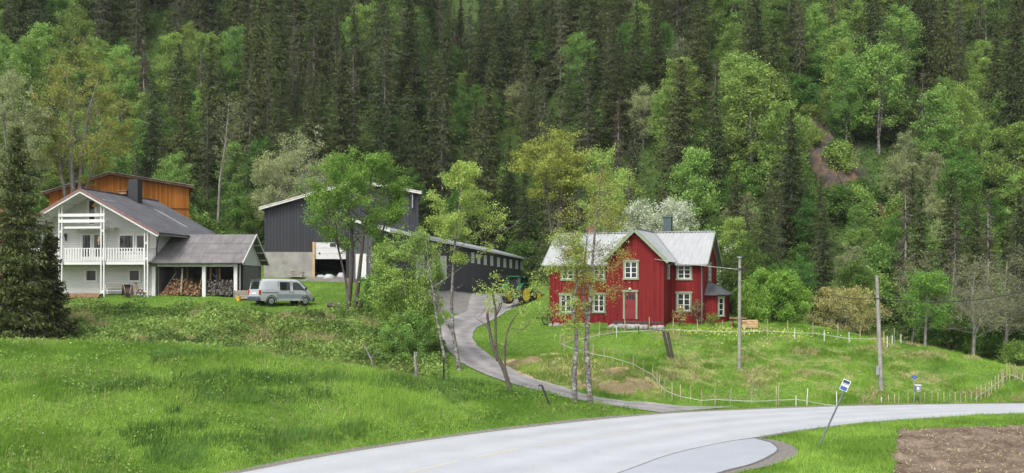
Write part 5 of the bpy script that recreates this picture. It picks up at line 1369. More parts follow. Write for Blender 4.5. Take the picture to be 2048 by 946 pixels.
# ------------------------------------------------------------------ yard bits
g = hit(668, 615, 60, 95)
mb = MB(); mb.tube([(-.48, 0, 0), (-.30, .02, .01), (.48, .06, 0)], [.20, .21, .20], 12); lg = mb.build('cut_log', [M['bark']]); lg.location = (g.x, g.y, g.z + .18); tag(lg, 'short thick cut log lying on the lawn by the rowan tree', 'log')
mb = MB(); mb.tube([(-.482, 0, 0), (-.49, 0, 0)], [.18, .17], 12); mb.build('sawn_end', [M['firewood']], lg)
g = hit(477, 602, 60, 95)
mb = MB(); mb.tube([(0, 0, 0), (0, 0, .30), (0, 0, .33)], [.14, .18, .19], 14); bk = mb.build('bucket', [M['yellow']]); bk.location = g; tag(bk, 'yellow bucket standing on the grass at the corner of the woodshed', 'bucket')
mb = MB(); mb.tube([(-.18, 0, .31), (-.1, -.1, .42), (.1, -.1, .42), (.18, 0, .31)], .01, 5); mb.build('handle', [M['black']], bk)
g = hit(486, 598, 60, 95); CB = empty('pallet_box', (g.x, g.y, g.z), 0, 'low grey wooden box of bricks between the woodshed and the van', 'crate')
mb = MB()
for k in range(4): mb.box(-.6, .6, -.3, -.26, .02 + k * .16, .15 + k * .16); mb.box(-.6, .6, .26, .3, .02 + k * .16, .15 + k * .16)
mb.box(-.6, -.55, -.3, .3, 0, .64); mb.box(.55, .6, -.3, .3, 0, .64); mb.box(-.55, .55, -.25, .25, .05, .5); mb.build('box', [M['greywood']], CB)
mb = MB()
for k in range(6): mb.box(-.5 + k * .17, -.36 + k * .17, -.2, .2, .51 + (k % 2) * .05, .62 + (k % 2) * .05)
mb.split('brick', [plain('red_brick', (.28, .11, .08), .9, var=.3)], CB)
# boat-shaped brown plank pile, bench, barrow and bikes along the white house wall
g = hit(160, 596, 60, 95)
mb = MB(); mb.prism([(-1.6, 0), (1.5, 0), (1.7, .3), (1.2, .36), (-1.2, .34), (-1.75, .25)], 'y', -.45, .35); o = mb.build('upturned_sledge', [M['plankbrown']]); o.location = g; tag(o, 'reddish-brown upturned sledge lying before the white house wall', 'sledge')
g = hit(226, 593, 60, 95); BN = empty('garden_bench', (g.x, g.y + .6, g.z), R(-5), 'white slatted garden bench with worn paint against the white house wall', 'bench')
mb = MB()
for k in range(3): mb.box(-1.1, 1.1, -.2 + k * .16, -.08 + k * .16, .44, .48)
mb.split('seat_slat', [M['white']], BN)
mb = MB(); mb.box(-1.1, 1.1, .30, .34, .60, .70); mb.box(-1.1, 1.1, .30, .34, .80, .92); mb.split('back_slat', [M['greywood']], BN)
mb = MB()
for sx in (-1, 1):
    for y_, z_ in ((-.18, .44), (.28, .92)): mb.box(sx * 1.0 - .03, sx * 1.0 + .03, y_ - .03, y_ + .029, 0, z_)
mb.split('leg', [M['white']], BN)
g = hit(252, 596, 60, 95); WBr = empty('wheelbarrow', (g.x, g.y + .3, g.z), R(20), 'rusty upended wheelbarrow leaning at the white house wall under the window', 'wheelbarrow')
mb = MB(); mb.add([(-.45, -.05, .15), (.45, -.05, .15), (.35, .1, 1.0), (-.35, .1, 1.0), (-.3, .25, .25), (.3, .25, .25), (.25, .32, .85), (-.25, .32, .85)], [(0, 1, 5, 4), (1, 2, 6, 5), (2, 3, 7, 6), (3, 0, 4, 7), (4, 5, 6, 7)]); mb.build('tray', [plain('rusty_steel', (.14, .09, .065), .8, .2, var=.4)], WBr)
mb = MB(); mb.tube([(0, -.12, .22), (0, -.02, .22)], .2, 14); mb.build('wheel', [M['tyre']], WBr)
mb = MB()
for s_ in (-1, 1): mb.tube([(s_ * .12, -.05, .2), (s_ * .33, 0, 1.25)], .025)
mb.split('handle', [M['greywood']], WBr)
g = hit(281, 596, 60, 95); CT = empty('hand_cart', (g.x, g.y + .3, g.z), R(-15), 'old dark hand cart with a red wheel beside the corner post of the white house', 'cart')
for s_, c_ in ((-1, 'tyre'), (1, 'plankbrown')):
    mb = MB(); mb.tube([(.30 * math.cos(t), s_ * .25, .32 + .30 * math.sin(t)) for t in [6.283 * i / 16 for i in range(17)]], .03, 5)
    for k in range(4): a = k * .785; mb.tube([(.29 * math.cos(a), s_ * .25, .32 + .29 * math.sin(a)), (-.29 * math.cos(a), s_ * .25, .32 - .29 * math.sin(a))], .012, 4)
    mb.build('wheel', [M[c_]], CT)
mb = MB(); mb.box(-.35, .35, -.18, .18, .34, .42); mb.beam((-.3, -.1, .4), (-.55, -.1, 1.1), .05, .05); mb.beam((-.3, .1, .4), (-.55, .1, 1.1), .05, .05); mb.beam((-.55, -.2, 1.1), (-.55, .2, 1.1), .05, .05); mb.build('frame', [M['plankbrown']], CT)
# tools leaning on the red house and the doorstep of planks and stones
def at_house(x, y, z=0): return Vector((rf.o[0] + x * rf.c + y * rf.s, rf.o[1] - x * rf.s + y * rf.c, rf.o[2] + z))
DS = empty('doorstep', tuple(at_house(rf.front(1262, 645, -D)[0] + .2, -D - .9, 0)), R(-20), 'doorstep of old dark planks on loose field stones before the red front door', 'doorstep')
dz = z1(DS.location.x, DS.location.y) - DS.location.z
mb = MB(); rng = random.Random(8)
for k in range(26): r_ = rng.uniform(.12, .3); stone(mb, -1.5 + 3.9 * k / 25 + rng.uniform(-.1, .1), rng.uniform(-.75, -.2), dz + r_ * .35, r_)
st_ = mb.build('stone_bed', [M['stone']], DS)
mb = MB(); mb.box(-1.3, 2.3, -.30, -.05, dz + .32, dz + .42); mb.box(-1.1, 2.4, -.02, .25, dz + .34, dz + .44); mb.box(-1.4, 1.6, .28, .55, dz + .36, dz + .46)
mb.split('plank', [M['darkplank']], DS)
def lean(pb, pt, r_, mat, name, label, cat):
    g = hit(pb[0], pb[1], 60, 95); t = at(pt[0], pt[1], g.y + .35); mb = MB(); mb.tube([(0, 0, 0), t - g], r_, 6); o = mb.build(name, [M[mat]]); o.location = g
    tag(o, label, cat); return o
sp_ = lean((1228, 648), (1237, 618), .025, 'steel', 'shovel', 'grey shovel leaning on the red wall left of the door', 'shovel')
mb = MB(); mb.box(-.12, .10, -.02, .02, -.02, .26); mb.build('blade', [M['steel']], sp_)
lean((1319, 646), (1317.5, 618), .03, 'darkplank', 'fence_pale', 'dark thin stake leaning on the red wall right of the door', 'stake')
g = hit(1325, 649, 60, 95); mb = MB(); mb.prism([(-.28, 0), (.28, 0), (.25, .22), (-.27, .2)], 'y', -.1, .12); o = bevel(mb.build('white_stone_block', [M['bag']]), .02); o.location = g; tag(o, 'small pale stone block on the grass by the right corner of the red gable', 'stone block')
# mower at the far left corner of the red house
g = hit(1098, 650, 60, 95); MW = empty('horse_mower', (g.x - .15, g.y - .3, g.z), R(20), 'old black iron mowing machine standing at the left corner of the red house', 'farm machine')
mb = MB()
mb.tube([(.42 * math.cos(t), 0, .45 + .42 * math.sin(t)) for t in [6.283 * i / 18 for i in range(19)]], .04, 6)
for k in range(5): a = k * .628; mb.tube([(.42 * math.cos(a), 0, .45 + .42 * math.sin(a)), (-.42 * math.cos(a), 0, .45 - .42 * math.sin(a))], .02, 5)
mb.build('wheel', [M['black']], MW)
mb = MB(); mb.beam((-.9, .1, .55), (.2, .1, .6), .07, .07); mb.beam((0, .1, .5), (.15, .1, 1.45), .07, .07); mb.box(-.05, .35, -.05, .25, 1.0, 1.12); mb.beam((.15, .1, 1.2), (-.2, .1, 1.35), .05, .05); mb.build('frame', [M['black']], MW)
# pale timber stack right of the bay
g = hit(1497, 656, 60, 95); TS = empty('timber_stack', (g.x, g.y, g.z), R(-8), 'neat stack of fresh pale boards right of the bay of the red house', 'timber stack')
mb = MB()
for k in range(5): mb.box(-.5, .62, -.4, .4, .04 + k * .11, .125 + k * .11)
mb.split('board_layer', [M['newwood']], TS)
g = hit(1476, 655, 60, 95); PT = empty('picnic_table', (g.x, g.y, g.z), R(-15), 'red-brown wooden garden table beside the pale timber stack', 'table')
mb = MB(); mb.box(-.6, .6, -.4, .4, .64, .7); mb.build('tabletop', [M['plankbrown']], PT)
mb = MB()
for sx in (-1, 1): mb.beam((sx * .45, -.38, 0), (sx * .45, .2, .638), .08, .05); mb.beam((sx * .35, .38, 0), (sx * .35, -.2, .638), .08, .05)
mb.split('leg', [M['plankbrown']], PT)
mb = MB(); mb.box(-.6, .6, -.62, -.42, .38, .42); mb.build('bench', [M['plankbrown']], PT)
# stacked boards and rubble against the barn footing; sacks in the garage
g = hit(597, 554, 85, 100); SB = empty('board_pile', (g.x, g.y - .6, g.z), R(-10), 'pile of pale boards against the concrete footing of the grey barn', 'boards')
mb = MB(); rng = random.Random(12)
for k in range(9): a = rng.uniform(-.25, .1); y_ = -.3 + k * .05; z_ = .05 + (k % 5) * .13; mb.beam((-.65 + rng.uniform(-.2, .1), y_, z_ - a * .3), (.6 + rng.uniform(-.1, .2), y_, z_ + a * .3), .2, .09)
mb.split('board', [M['greywood'], M['newwood']], SB)
g = hit(566, 551, 85, 100); mb = MB()
for k in range(30): r_ = rng.uniform(.1, .22); stone(mb, rng.uniform(-1.3, 1.2), rng.uniform(-.3, .3), rng.uniform(-.02, .12), r_)
o = mb.build('rubble', [plain('rubble', (.32, .22, .15), .9, var=.4)]); o.location = (g.x, g.y - .5, g.z); tag(o, 'low ridge of stones and bark along the concrete footing', 'rubble', kind='stuff')
def sack(px, py, r_, sz, label, Yd):
    p = at(px, py, Yd); mb = MB(); rr = random.Random(int(px)); n = 12
    for i in range(7):
        pass
    rings = []
    for i in range(8):
        t = i / 7; zz = r_ * sz * (1 - math.cos(t * math.pi)) / 2 * 1.4; rad = r_ * (math.sin(min(1, t * 1.0 + .12) * math.pi * .92) ** .6)
        rings.append([(rad * (1 + .12 * math.sin(3 * a + t * 5) + rr.uniform(-.06, .06)) * math.cos(a), rad * .8 * math.sin(a), zz + rr.uniform(-.03, .03)) for a in [6.283 * k / n for k in range(n)]])
    vs = [v for r2 in rings for v in r2]; fs = [(i * n + k, i * n + (k + 1) % n, (i + 1) * n + (k + 1) % n, (i + 1) * n + k) for i in range(7) for k in range(n)] + [tuple(range(n))[::-1], tuple(range(7 * n, 8 * n))]
    mb.add(vs, fs, 0, True); o = mb.build('plastic_sack', [M['bag']]); o.location = p; tag(o, label, 'sack', 'white sacks in the garage')
yg = 93.6
sack(641, 560, .5, .7, 'low sack at the left side of the garage opening', yg + .8); sack(658, 561, .55, .75, 'widest sack at the middle of the garage opening', yg); sack(683, 560, .42, 1.2, 'tallest, narrow sack at the right side of the garage opening', yg + 1.2)
# ------------------------------------------------------------------ trees
G = np.random.default_rng(11)
def unit(v): return v / (np.linalg.norm(v, axis=-1, keepdims=True) + 1e-9)
def leaf_quads(c, size, g, up=0.5, aspect=0.55, hang=0.0, jit=0.35, axis=None):
    """diamond leaves (or leaf sprays): centres c (n,3)"""
    n = len(c)
    nr = unit(g.normal(size=(n, 3)) + np.array([0, 0, up]))
    a = g.normal(size=(n, 3)) if axis is None else axis + g.normal(size=(n, 3)) * 0.35
    a = a + np.array([0, 0, -hang])
    u = unit(a - (a * nr).sum(1, keepdims=True) * nr); v = np.cross(nr, u)
    s = (size * (1 + jit * g.uniform(-1, 1, n)))[:, None]
    V = np.stack([c - u * s, c + v * s * aspect, c + u * s, c - v * s * aspect], 1).reshape(-1, 3)
    return V, np.arange(n * 4).reshape(n, 4)
def crown_obj(name, cen, size, mat, parent, g, tint, **k):
    V, Fq = leaf_quads(np.asarray(cen), size, g, **k)
    return mesh_np(name, V, Fq, mat, parent, attrs={'tint': np.repeat(tint, 4)})

def broadleaf(g, stems, env, n_limb, n_leaf, size, mat, bark, parent, clump=0.4, t0=0.35, hang=0.0, el=(15, 65), twigs=4, fill=(.55, 1.0), limb_r=0.05, drop=0.0, up=0.5, crown_name='crown', skin=0.55):
    """stems: list of (points, radii), local; env: (centre, (rx, ry, rz)) ellipsoid the limbs reach out to"""
    cen, rad = np.array(env[0], float), np.array(env[1], float)
    mb = MB()
    tips = []
    for pts, rr in stems:
        mb.tube([tuple(p) for p in pts], list(rr), 7)
    lim = [np.array(p, float) for p, _ in stems]
    for i in range(n_limb):
        st = lim[i % len(lim)]; seg = np.linalg.norm(np.diff(st, axis=0), axis=1); cum = np.r_[0, np.cumsum(seg)] / seg.sum()
        t = t0 + (0.98 - t0) * ((i + g.random()) / n_limb)
        p = np.array([np.interp(t, cum, st[:, k]) for k in range(3)])
        az = i * 2.39996 + g.uniform(-.4, .4); e = math.radians(g.uniform(*el)) * (0.6 + 0.6 * t)
        d = np.array([math.cos(az) * math.cos(e), math.sin(az) * math.cos(e), math.sin(e)])
        q = (p - cen) / rad; dd = d / rad
        a_, b_, c_ = (dd ** 2).sum(), 2 * (q * dd).sum(), (q ** 2).sum() - 1
        disc = b_ * b_ - 4 * a_ * c_
        L = (-b_ + math.sqrt(max(disc, 0))) / (2 * a_) if disc > 0 else 0.8
        L = max(0.5, min(L, 9)) * g.uniform(*[max(.5, fill[0] + .2), fill[1]])
        bend = g.normal(size=3) * 0.12 * L
        P_ = [p, p + d * L * .35 + bend * .5, p + d * L * .7 + bend + np.array([0, 0, -drop * L * .1]), p + d * L + bend * 1.2 + np.array([0, 0, -drop * L * .3])]
        r0 = limb_r * (1.25 - t) * (0.4 + L / 4)
        mb.tube([tuple(x) for x in P_], [r0, r0 * .7, r0 * .45, r0 * .15], 5, cap=False)
        P_ = np.array(P_)
        for s_ in (0.55, .7, .85, 1.0): tips.append(np.array([np.interp(s_ * 3, range(4), P_[:, k]) for k in range(3)]))
        for j in range(twigs):
            s_ = g.uniform(.3, .95) * 3; b = np.array([np.interp(s_, range(4), P_[:, k]) for k in range(3)])
            td = unit(d + g.normal(size=3) * .75 + np.array([0, 0, .15 - drop])); tl = L * g.uniform(.22, .45)
            e_ = b + td * tl
            mb.tube([tuple(b), tuple((b + e_) / 2 + g.normal(size=3) * .05), tuple(e_)], [r0 * .35, r0 * .2, r0 * .08], 4, cap=False)
            tips += [e_, (b + e_) / 2 + g.normal(size=3) * .05]
    tips = np.array(tips)
    q = np.linalg.norm((tips - cen) / rad, axis=1)
    tips = tips[q < 1.12]
    trunk = mb.build('trunk', [bark], parent)
    wgt = g.uniform(.3, 1.7, len(tips)); wgt /= wgt.sum()
    k = g.choice(len(tips), n_leaf, p=wgt)
    ct = g.uniform(0, 1, len(tips))
    off = g.normal(size=(n_leaf, 3)) * clump * .68 * np.array([1, 1, .7])
    off[:, 2] -= np.abs(g.normal(size=n_leaf)) * hang * 1.2
    c = tips[k] + off
    tint = np.clip(ct[k] * .75 + g.uniform(0, 1, n_leaf) * .45 - .1, 0, 1)
    cr = crown_obj(crown_name, c, size, mat, parent, g, tint, up=up, hang=hang * 2.5)
    return trunk, cr

def spruce(g, H, Rm, n_wh, mat, parent, bark, size=.36, t0=.06, dens=1.0, taper=.85, ragged=.25, nbr=7, trunk_r=.2, gap=0.0, ns=5, sprays=4, droop=.32):
    cs, ax, sz = [], [], []
    mb = MB(); mb.tube([(0, 0, -.4), (0, 0, H * .5), (0, 0, H * .97)], [trunk_r, trunk_r * .6, .02], 7)
    for w_i in range(n_wh):
        t = t0 + (1 - t0) * (w_i / n_wh) ** .95
        if t > .985: break
        r_ = Rm * (1 - t) ** taper * g.uniform(1 - ragged, 1 + ragged * .5) + .12
        nb = max(3, int(nbr * (.45 + .55 * (1 - t)) * dens + .5)); az0 = g.random() * 6.28
        for b in range(nb):
            if g.random() < gap: continue
            az = az0 + 6.283 * b / nb + g.uniform(-.35, .35); rb = r_ * g.uniform(.65, 1.12)
            z0 = t * H + g.uniform(-.15, .15); dr = rb * droop * g.uniform(.6, 1.4) * (1.2 - t)
            o = np.array([math.cos(az), math.sin(az), 0])
            if rb > .5:
                mb.tube([(0, 0, z0), tuple(o * rb * .5 + np.array([0, 0, z0 - dr * .55])), tuple(o * rb * .95 + np.array([0, 0, z0 - dr * .85]))], [.035, .022, .008], 3, cap=False)
            m_ = max(2, int(ns * rb / Rm + 1.5))
            for s_ in np.linspace(.2, 1, m_):
                z = z0 - dr * (1 - (1 - s_) ** 2) + (.10 * rb if s_ > .8 else 0)
                for q in range(sprays):
                    side = g.normal() * .22 * rb * (.35 + s_ * .5)
                    p = o * rb * s_ + np.array([-o[1], o[0], 0]) * side + np.array([0, 0, z - abs(g.normal()) * .16])
                    cs.append(p); ax.append(o + np.array([0, 0, -.45 - .4 * g.random()])); sz.append(size * (1.1 - .45 * s_ * t))
    cs = np.array(cs); ax = np.array(ax); sz = np.array(sz)
    # leader
    m = 14; cs = np.r_[cs, np.c_[g.normal(size=(m, 2)) * .08, H * (1 - g.uniform(0, .06, m))]]; ax = np.r_[ax, np.tile([0, 0, 1.], (m, 1))]; sz = np.r_[sz, np.full(m, size * .55)]
    trunk = mb.build('trunk', [bark], parent)
    V, Fq = leaf_quads(cs, sz, g, up=.45, aspect=.42, axis=ax)
    tint = np.clip(g.uniform(0, 1, len(cs)) ** 1.3, 0, 1)
    crown = mesh_np('crown', V, Fq, mat, parent, attrs={'tint': np.repeat(tint, 4)})
    return trunk, crown

def stem_px(pix, Y, base, r0, r1, yoff=0.0, g=G):
    """a stem through photo pixels, standing in the plane at depth Y; local to base"""
    P_ = [at(px, py, Y) - base for px, py in pix]; n = len(P_)
    out = [np.array([p.x, p.y + yoff * (i / (n - 1)) + (g.normal() * .06 if 0 < i else 0), p.z]) for i, p in enumerate(P_)]
    out[0][2] -= .3
    return out, list(np.linspace(r0, r1, n))
def hero(name, pxb, Y, label, cat='tree', group=None, z=None):
    x = (pxb - 1024) / F * Y
    p = Vector((x, Y, z1(x, Y) if z is None else z))
    return empty(name, tuple(p), 0, label, cat, group), p
def ell(px0, px1, py0, py1, Y, base, depth=None):
    a = at(px0, py1, Y) - base; b = at(px1, py0, Y) - base
    rx = (b.x - a.x) / 2; rz = (b.z - a.z) / 2
    return ((a.x + rx, 0, a.z + rz), (rx, depth or rx * .9, rz))

# tall dark spruce at the left edge
def g_(n): return np.random.default_rng(n)
e, p = hero('spruce_tree', 34, 62.5, 'big dark spruce at the left edge, in front of the white house', 'tree')
H_ = (at(34, 250, 62.5) - p).z
spruce(g_(21), H_, 2.9, 60, M['spruce'], e, M['sprucebark'], size=.115, t0=.02, taper=.62, ragged=.45, nbr=10, trunk_r=.22, ns=14, sprays=11, droop=.5)
e, p = hero('spruce_tree', 100, 63.5, 'bushy spruce low beside the big dark spruce, before the white house porch', 'tree')
H_ = (at(100, 452, 63.5) - p).z
spruce(g_(22), H_, 1.35, 34, M['spruce'], e, M['sprucebark'], size=.11, t0=.02, taper=.6, ragged=.45, nbr=9, trunk_r=.12, ns=12, sprays=10, droop=.5)

# rowan with several stems beside the barn
e, p = hero('rowan_tree', 705, 74, 'multi-stemmed bright green rowan tree standing before the grey barn')
b_ = p
st = [stem_px([(694, 622), (700, 575), (704, 520), (702, 450), (690, 380), (676, 320)], 74, b_, .22, .05),
      stem_px([(708, 624), (716, 580), (722, 530), (730, 470), (742, 400), (750, 330)], 74, b_, .20, .05, -1.2),
      stem_px([(714, 624), (728, 590), (742, 550), (756, 490), (775, 420), (790, 370)], 74, b_, .16, .04, .8),
      stem_px([(700, 622), (690, 560), (670, 480), (650, 420), (640, 380)], 74, b_, .10, .03, 1.0)]
broadleaf(g_(31), st, ell(606, 806, 282, 505, 74, b_), 60, 38000, .068, M['rowanleaf'], M['bark'], e, clump=.33, t0=.45, el=(0, 55), twigs=5, limb_r=.05)

# bushy young birch before the driveway
e, p = hero('young_birch', 822, 65.5, 'light green bushy young birch on the bank left of the driveway')
st = [stem_px([(826, 725), (824, 650), (815, 580), (800, 500)], 65.5, p, .10, .03), stem_px([(830, 725), (838, 640), (850, 560), (860, 500)], 65.5, p, .09, .03, .5), stem_px([(820, 724), (806, 660), (786, 590), (770, 540)], 65.5, p, .08, .02, -.5)]
broadleaf(g_(32), st, ell(742, 888, 450, 712, 65.5, p), 84, 42000, .058, M['yellowgreen'], M['bark'], e, clump=.26, t0=.18, el=(5, 65), twigs=5, limb_r=.035)
e, p = hero('dense_bush', 800, 63.5, 'low green leafy bush on the bank under the young birch', 'bush')
st = [stem_px([(800, 735), (795, 690), (785, 650)], 63.5, p, .05, .02), stem_px([(806, 735), (820, 690), (835, 650)], 63.5, p, .05, .02, .4)]
broadleaf(g_(33), st, ell(760, 870, 630, 742, 63.5, p), 36, 13000, .052, M['birchleaf'], M['bark'], e, clump=.24, t0=.15, el=(5, 60), limb_r=.03)
e, p = hero('willow_bush', 752, 73, 'pale leafy bush at the foot of the rowan tree', 'bush')
st = [stem_px([(750, 625), (750, 590), (745, 560)], 73, p, .05, .02), stem_px([(754, 625), (768, 590), (778, 560)], 73, p, .05, .02, .4)]
broadleaf(g_(34), st, ell(718, 800, 540, 632, 73, p), 20, 3800, .085, M['rowanleaf'], M['bark'], e, clump=.26, t0=.1, el=(5, 60), limb_r=.03)
# birch with leaning second stem
e, p = hero('birch_tree', 916, 62.3, 'two-stemmed silver birch with yellow-green leaves at the inner bend of the driveway')
st = [stem_px([(920, 742), (912, 700), (905, 660), (903, 610), (906, 540), (912, 460), (922, 390), (934, 330)], 62.3, p, .15, .03),
      stem_px([(906, 655), (890, 640), (878, 615), (866, 580), (856, 530)], 62.3, p, .09, .03),
      stem_px([(892, 735), (888, 712), (880, 670), (872, 630), (866, 590), (858, 540), (850, 480)], 62.3, p, .11, .03, .5)]
broadleaf(g_(35), st, ell(850, 1006, 322, 510, 62.3, p), 64, 21000, .055, M['yellowgreen'], M['birchbark'], e, clump=.24, t0=.40, el=(-5, 60), twigs=5, hang=.06, limb_r=.04)
# broken, nearly bare tree
e, p = hero('broken_tree', 1022, 56.5, 'nearly bare tree with a snapped-off stem between the driveway and the road')
st = [stem_px([(1028, 797), (1018, 770), (1008, 740), (994, 712), (984, 690), (978, 655), (974.5, 628)], 56.5, p, .15, .07),
      stem_px([(994, 712), (991, 680), (991, 640), (991, 619), (986, 590), (987, 572), (995, 560), (1003, 552)], 56.5, p, .085, .035),
      stem_px([(1018, 770), (1010, 735), (1010, 693), (1014, 665), (1022, 645), (1034, 628), (1046, 614)], 56.5, p, .075, .025),
      stem_px([(991, 620), (1000, 608), (1012, 602), (1022, 604)], 56.5, p, .035, .012), stem_px([(992, 622), (1000, 618), (1004, 606), (1000, 590)], 56.5, p, .04, .012),
      stem_px([(978, 650), (966, 645), (956, 640), (948, 632)], 56.5, p, .025, .008), stem_px([(1022, 645), (1040, 660), (1052, 655), (1060, 640)], 56.5, p, .03, .008), stem_px([(1046, 614), (1058, 600), (1066, 585)], 56.5, p, .025, .008)]
broadleaf(g_(36), st, ell(950, 1090, 540, 690, 56.5, p, 1.2), 30, 2200, .05, M['yellowgreen'], M['bark'], e, clump=.22, t0=.55, el=(-10, 60), twigs=3, limb_r=.018)
mb = MB(); q = at(974.5, 628, 56.5) - p; mb.tube([q - Vector((0, 0, .35)), q + Vector((.02, 0, .12)), q + Vector((.05, 0, .34))], [.075, .06, .015], 6); mb.build('snapped_end', [M['firewood']], e)
# pair of birches in front of the red house
e, p = hero('birch_tree', 1149, 56.2, 'left birch of the pair before the red house, shorter with its trunk forked low')
st = [stem_px([(1150, 800), (1148, 752), (1152, 700), (1153, 656), (1147, 628), (1136, 605), (1118, 590)], 56.2, p, .17, .03), stem_px([(1147, 628), (1150, 590), (1158, 550), (1152, 500), (1142, 460)], 56.2, p, .09, .02)]
broadleaf(g_(37), st, ell(1060, 1180, 440, 655, 56.2, p), 40, 7000, .048, M['yellowgreen'], M['birchbark'], e, clump=.24, t0=.5, el=(-25, 40), twigs=5, hang=.15, drop=.5, limb_r=.032)
e, p = hero('birch_tree', 1180, 56.4, 'right birch of the pair before the red house, taller with a thin hanging crown')
st = [stem_px([(1181, 800), (1176, 745), (1173, 697), (1175, 642), (1182, 590), (1184, 540), (1190, 460), (1196, 390), (1204, 330)], 56.4, p, .18, .02), stem_px([(1175, 642), (1168, 601), (1166, 560), (1172, 500), (1176, 450)], 56.4, p, .09, .02)]
broadleaf(g_(38), st, ell(1112, 1262, 335, 640, 56.4, p), 52, 9500, .048, M['oliveleaf'], M['birchbark'], e, clump=.24, t0=.42, el=(-20, 50), twigs=5, hang=.16, drop=.5, limb_r=.032)

# behind the buildings
e, p = hero('ash_tree', 150, 88, 'tall olive-yellow tree with several dark stems behind the white house roof')
st = [stem_px([(148, 470), (146, 380), (143, 300), (140, 220), (132, 140)], 88, p, .26, .05), stem_px([(152, 470), (156, 380), (160, 300), (170, 220), (186, 160)], 88, p, .22, .05, 1.0), stem_px([(140, 470), (130, 370), (120, 300), (104, 230)], 88, p, .18, .04, -1.0), stem_px([(158, 470), (172, 370), (196, 300), (220, 250)], 88, p, .16, .04, .5)]
broadleaf(g_(41), st, ell(76, 268, 84, 352, 88, p), 70, 24000, .075, M['oliveleaf'], M['greybark'], e, clump=.32, t0=.42, el=(0, 60), twigs=5, limb_r=.045)
e, p = hero('bird_cherry', 22, 84, 'pale whitish blossoming tree rising behind the dark spruce at the left edge')
st = [stem_px([(22, 560), (22, 400), (14, 300), (4, 200)], 84, p, .2, .04), stem_px([(26, 560), (40, 400), (54, 300), (60, 240)], 84, p, .16, .04, .8)]
broadleaf(g_(42), st, ell(-40, 92, 130, 400, 84, p), 54, 21000, .078, M['paleleaf'], M['greybark'], e, clump=.34, t0=.3, limb_r=.045)
e, p = hero('ash_tree', 1112, 94, 'olive-yellow umbrella-shaped tree with a thick dark trunk behind the red house')
st = [stem_px([(1120, 580), (1118, 480), (1120, 410), (1116, 350), (1110, 290)], 94, p, .36, .06), stem_px([(1116, 580), (1104, 470), (1094, 400), (1086, 340), (1070, 310)], 94, p, .16, .04, -1), stem_px([(1122, 420), (1136, 380), (1146, 330)], 94, p, .14, .04, 1)]
broadleaf(g_(43), st, ell(1016, 1178, 252, 395, 94, p), 66, 27000, .078, M['oliveleaf'], M['bark'], e, clump=.30, t0=.55, el=(-10, 50), twigs=5, limb_r=.045, drop=.3)
e, p = hero('light_birch', 1212, 91, 'slim light green birch behind the left part of the red house roof')
st = [stem_px([(1210, 560), (1208, 450), (1204, 380), (1200, 310)], 91, p, .14, .03), stem_px([(1214, 560), (1216, 440), (1224, 370)], 91, p, .10, .02)]
broadleaf(g_(44), st, ell(1156, 1262, 296, 480, 91, p), 50, 14000, .068, M['yellowgreen'], M['birchbark'], e, clump=.32, t0=.35, el=(15, 65), limb_r=.035)
e, p = hero('bird_cherry', 1315, 90, 'bird cherry covered in white blossom behind the red house chimney')
st = [stem_px([(1310, 560), (1300, 480), (1285, 430)], 90, p, .14, .04), stem_px([(1318, 560), (1330, 480), (1350, 430)], 90, p, .12, .03, .8)]
broadleaf(g_(45), st, ell(1226, 1406, 394, 545, 90, p), 56, 23000, .070, M['blossom'], M['bark'], e, clump=.32, t0=.3, el=(5, 60), limb_r=.04)
e, p = hero('bird_cherry', 1448, 86, 'small white-blossoming bush at the right end wall of the red house', 'bush')
st = [stem_px([(1448, 640), (1446, 560), (1442, 510)], 86, p, .08, .02)]
broadleaf(g_(46), st, ell(1424, 1472, 478, 600, 86, p), 22, 2400, .09, M['blossom'], M['bark'], e, clump=.28, t0=.25, el=(5, 60), limb_r=.03)
e, p = hero('light_birch', 1466, 88, 'narrow yellow-green birch right of the red house bay')
st = [stem_px([(1466, 650), (1466, 560), (1468, 500), (1470, 446)], 88, p, .12, .02)]
broadleaf(g_(47), st, ell(1432, 1504, 430, 662, 88, p), 50, 15000, .064, M['yellowgreen'], M['birchbark'], e, clump=.28, t0=.15, el=(15, 65), limb_r=.03)
e, p = hero('round_bush', 1548, 77, 'dense round bright green bush on the lawn right of the red house', 'bush')
st = [stem_px([(1545, 655), (1540, 620), (1525, 580)], 77, p, .07, .02), stem_px([(1550, 655), (1560, 620), (1580, 580)], 77, p, .07, .02, .6), stem_px([(1547, 655), (1550, 610), (1552, 570)], 77, p, .07, .02, -.6)]
broadleaf(g_(48), st, ell(1474, 1618, 541, 664, 77, p), 70, 36000, .068, M['bushleaf'], M['bark'], e, clump=.28, t0=.05, el=(-15, 65), limb_r=.03)
e, p = hero('budding_bush', 1690, 79, 'wide olive-brown budding bush at the upper edge of the pasture', 'bush')
st = [stem_px([(1688, 676), (1680, 640), (1660, 600)], 79, p, .07, .02), stem_px([(1692, 676), (1704, 640), (1725, 605)], 79, p, .07, .02, .6), stem_px([(1690, 676), (1692, 630), (1696, 590)], 79, p, .07, .02, -.6)]
broadleaf(g_(49), st, ell(1612, 1768, 576, 690, 79, p), 70, 19000, .055, M['tanbush'], M['greybark'], e, clump=.26, t0=.05, el=(0, 60), limb_r=.03)
e, p = hero('rowan_tree', 1852, 71.5, 'slim light green tree at the upper right end of the pasture')
st = [stem_px([(1850, 692), (1852, 640), (1854, 600), (1856, 555)], 71.5, p, .11, .03)]
broadleaf(g_(50), st, ell(1800, 1906, 538, 668, 71.5, p), 44, 12000, .058, M['rowanleaf'], M['greybark'], e, clump=.26, t0=.25, el=(0, 60), limb_r=.03)
e, p = hero('grey_birch', 1822, 74, 'thin pale slanting birch next to the slim light green tree')
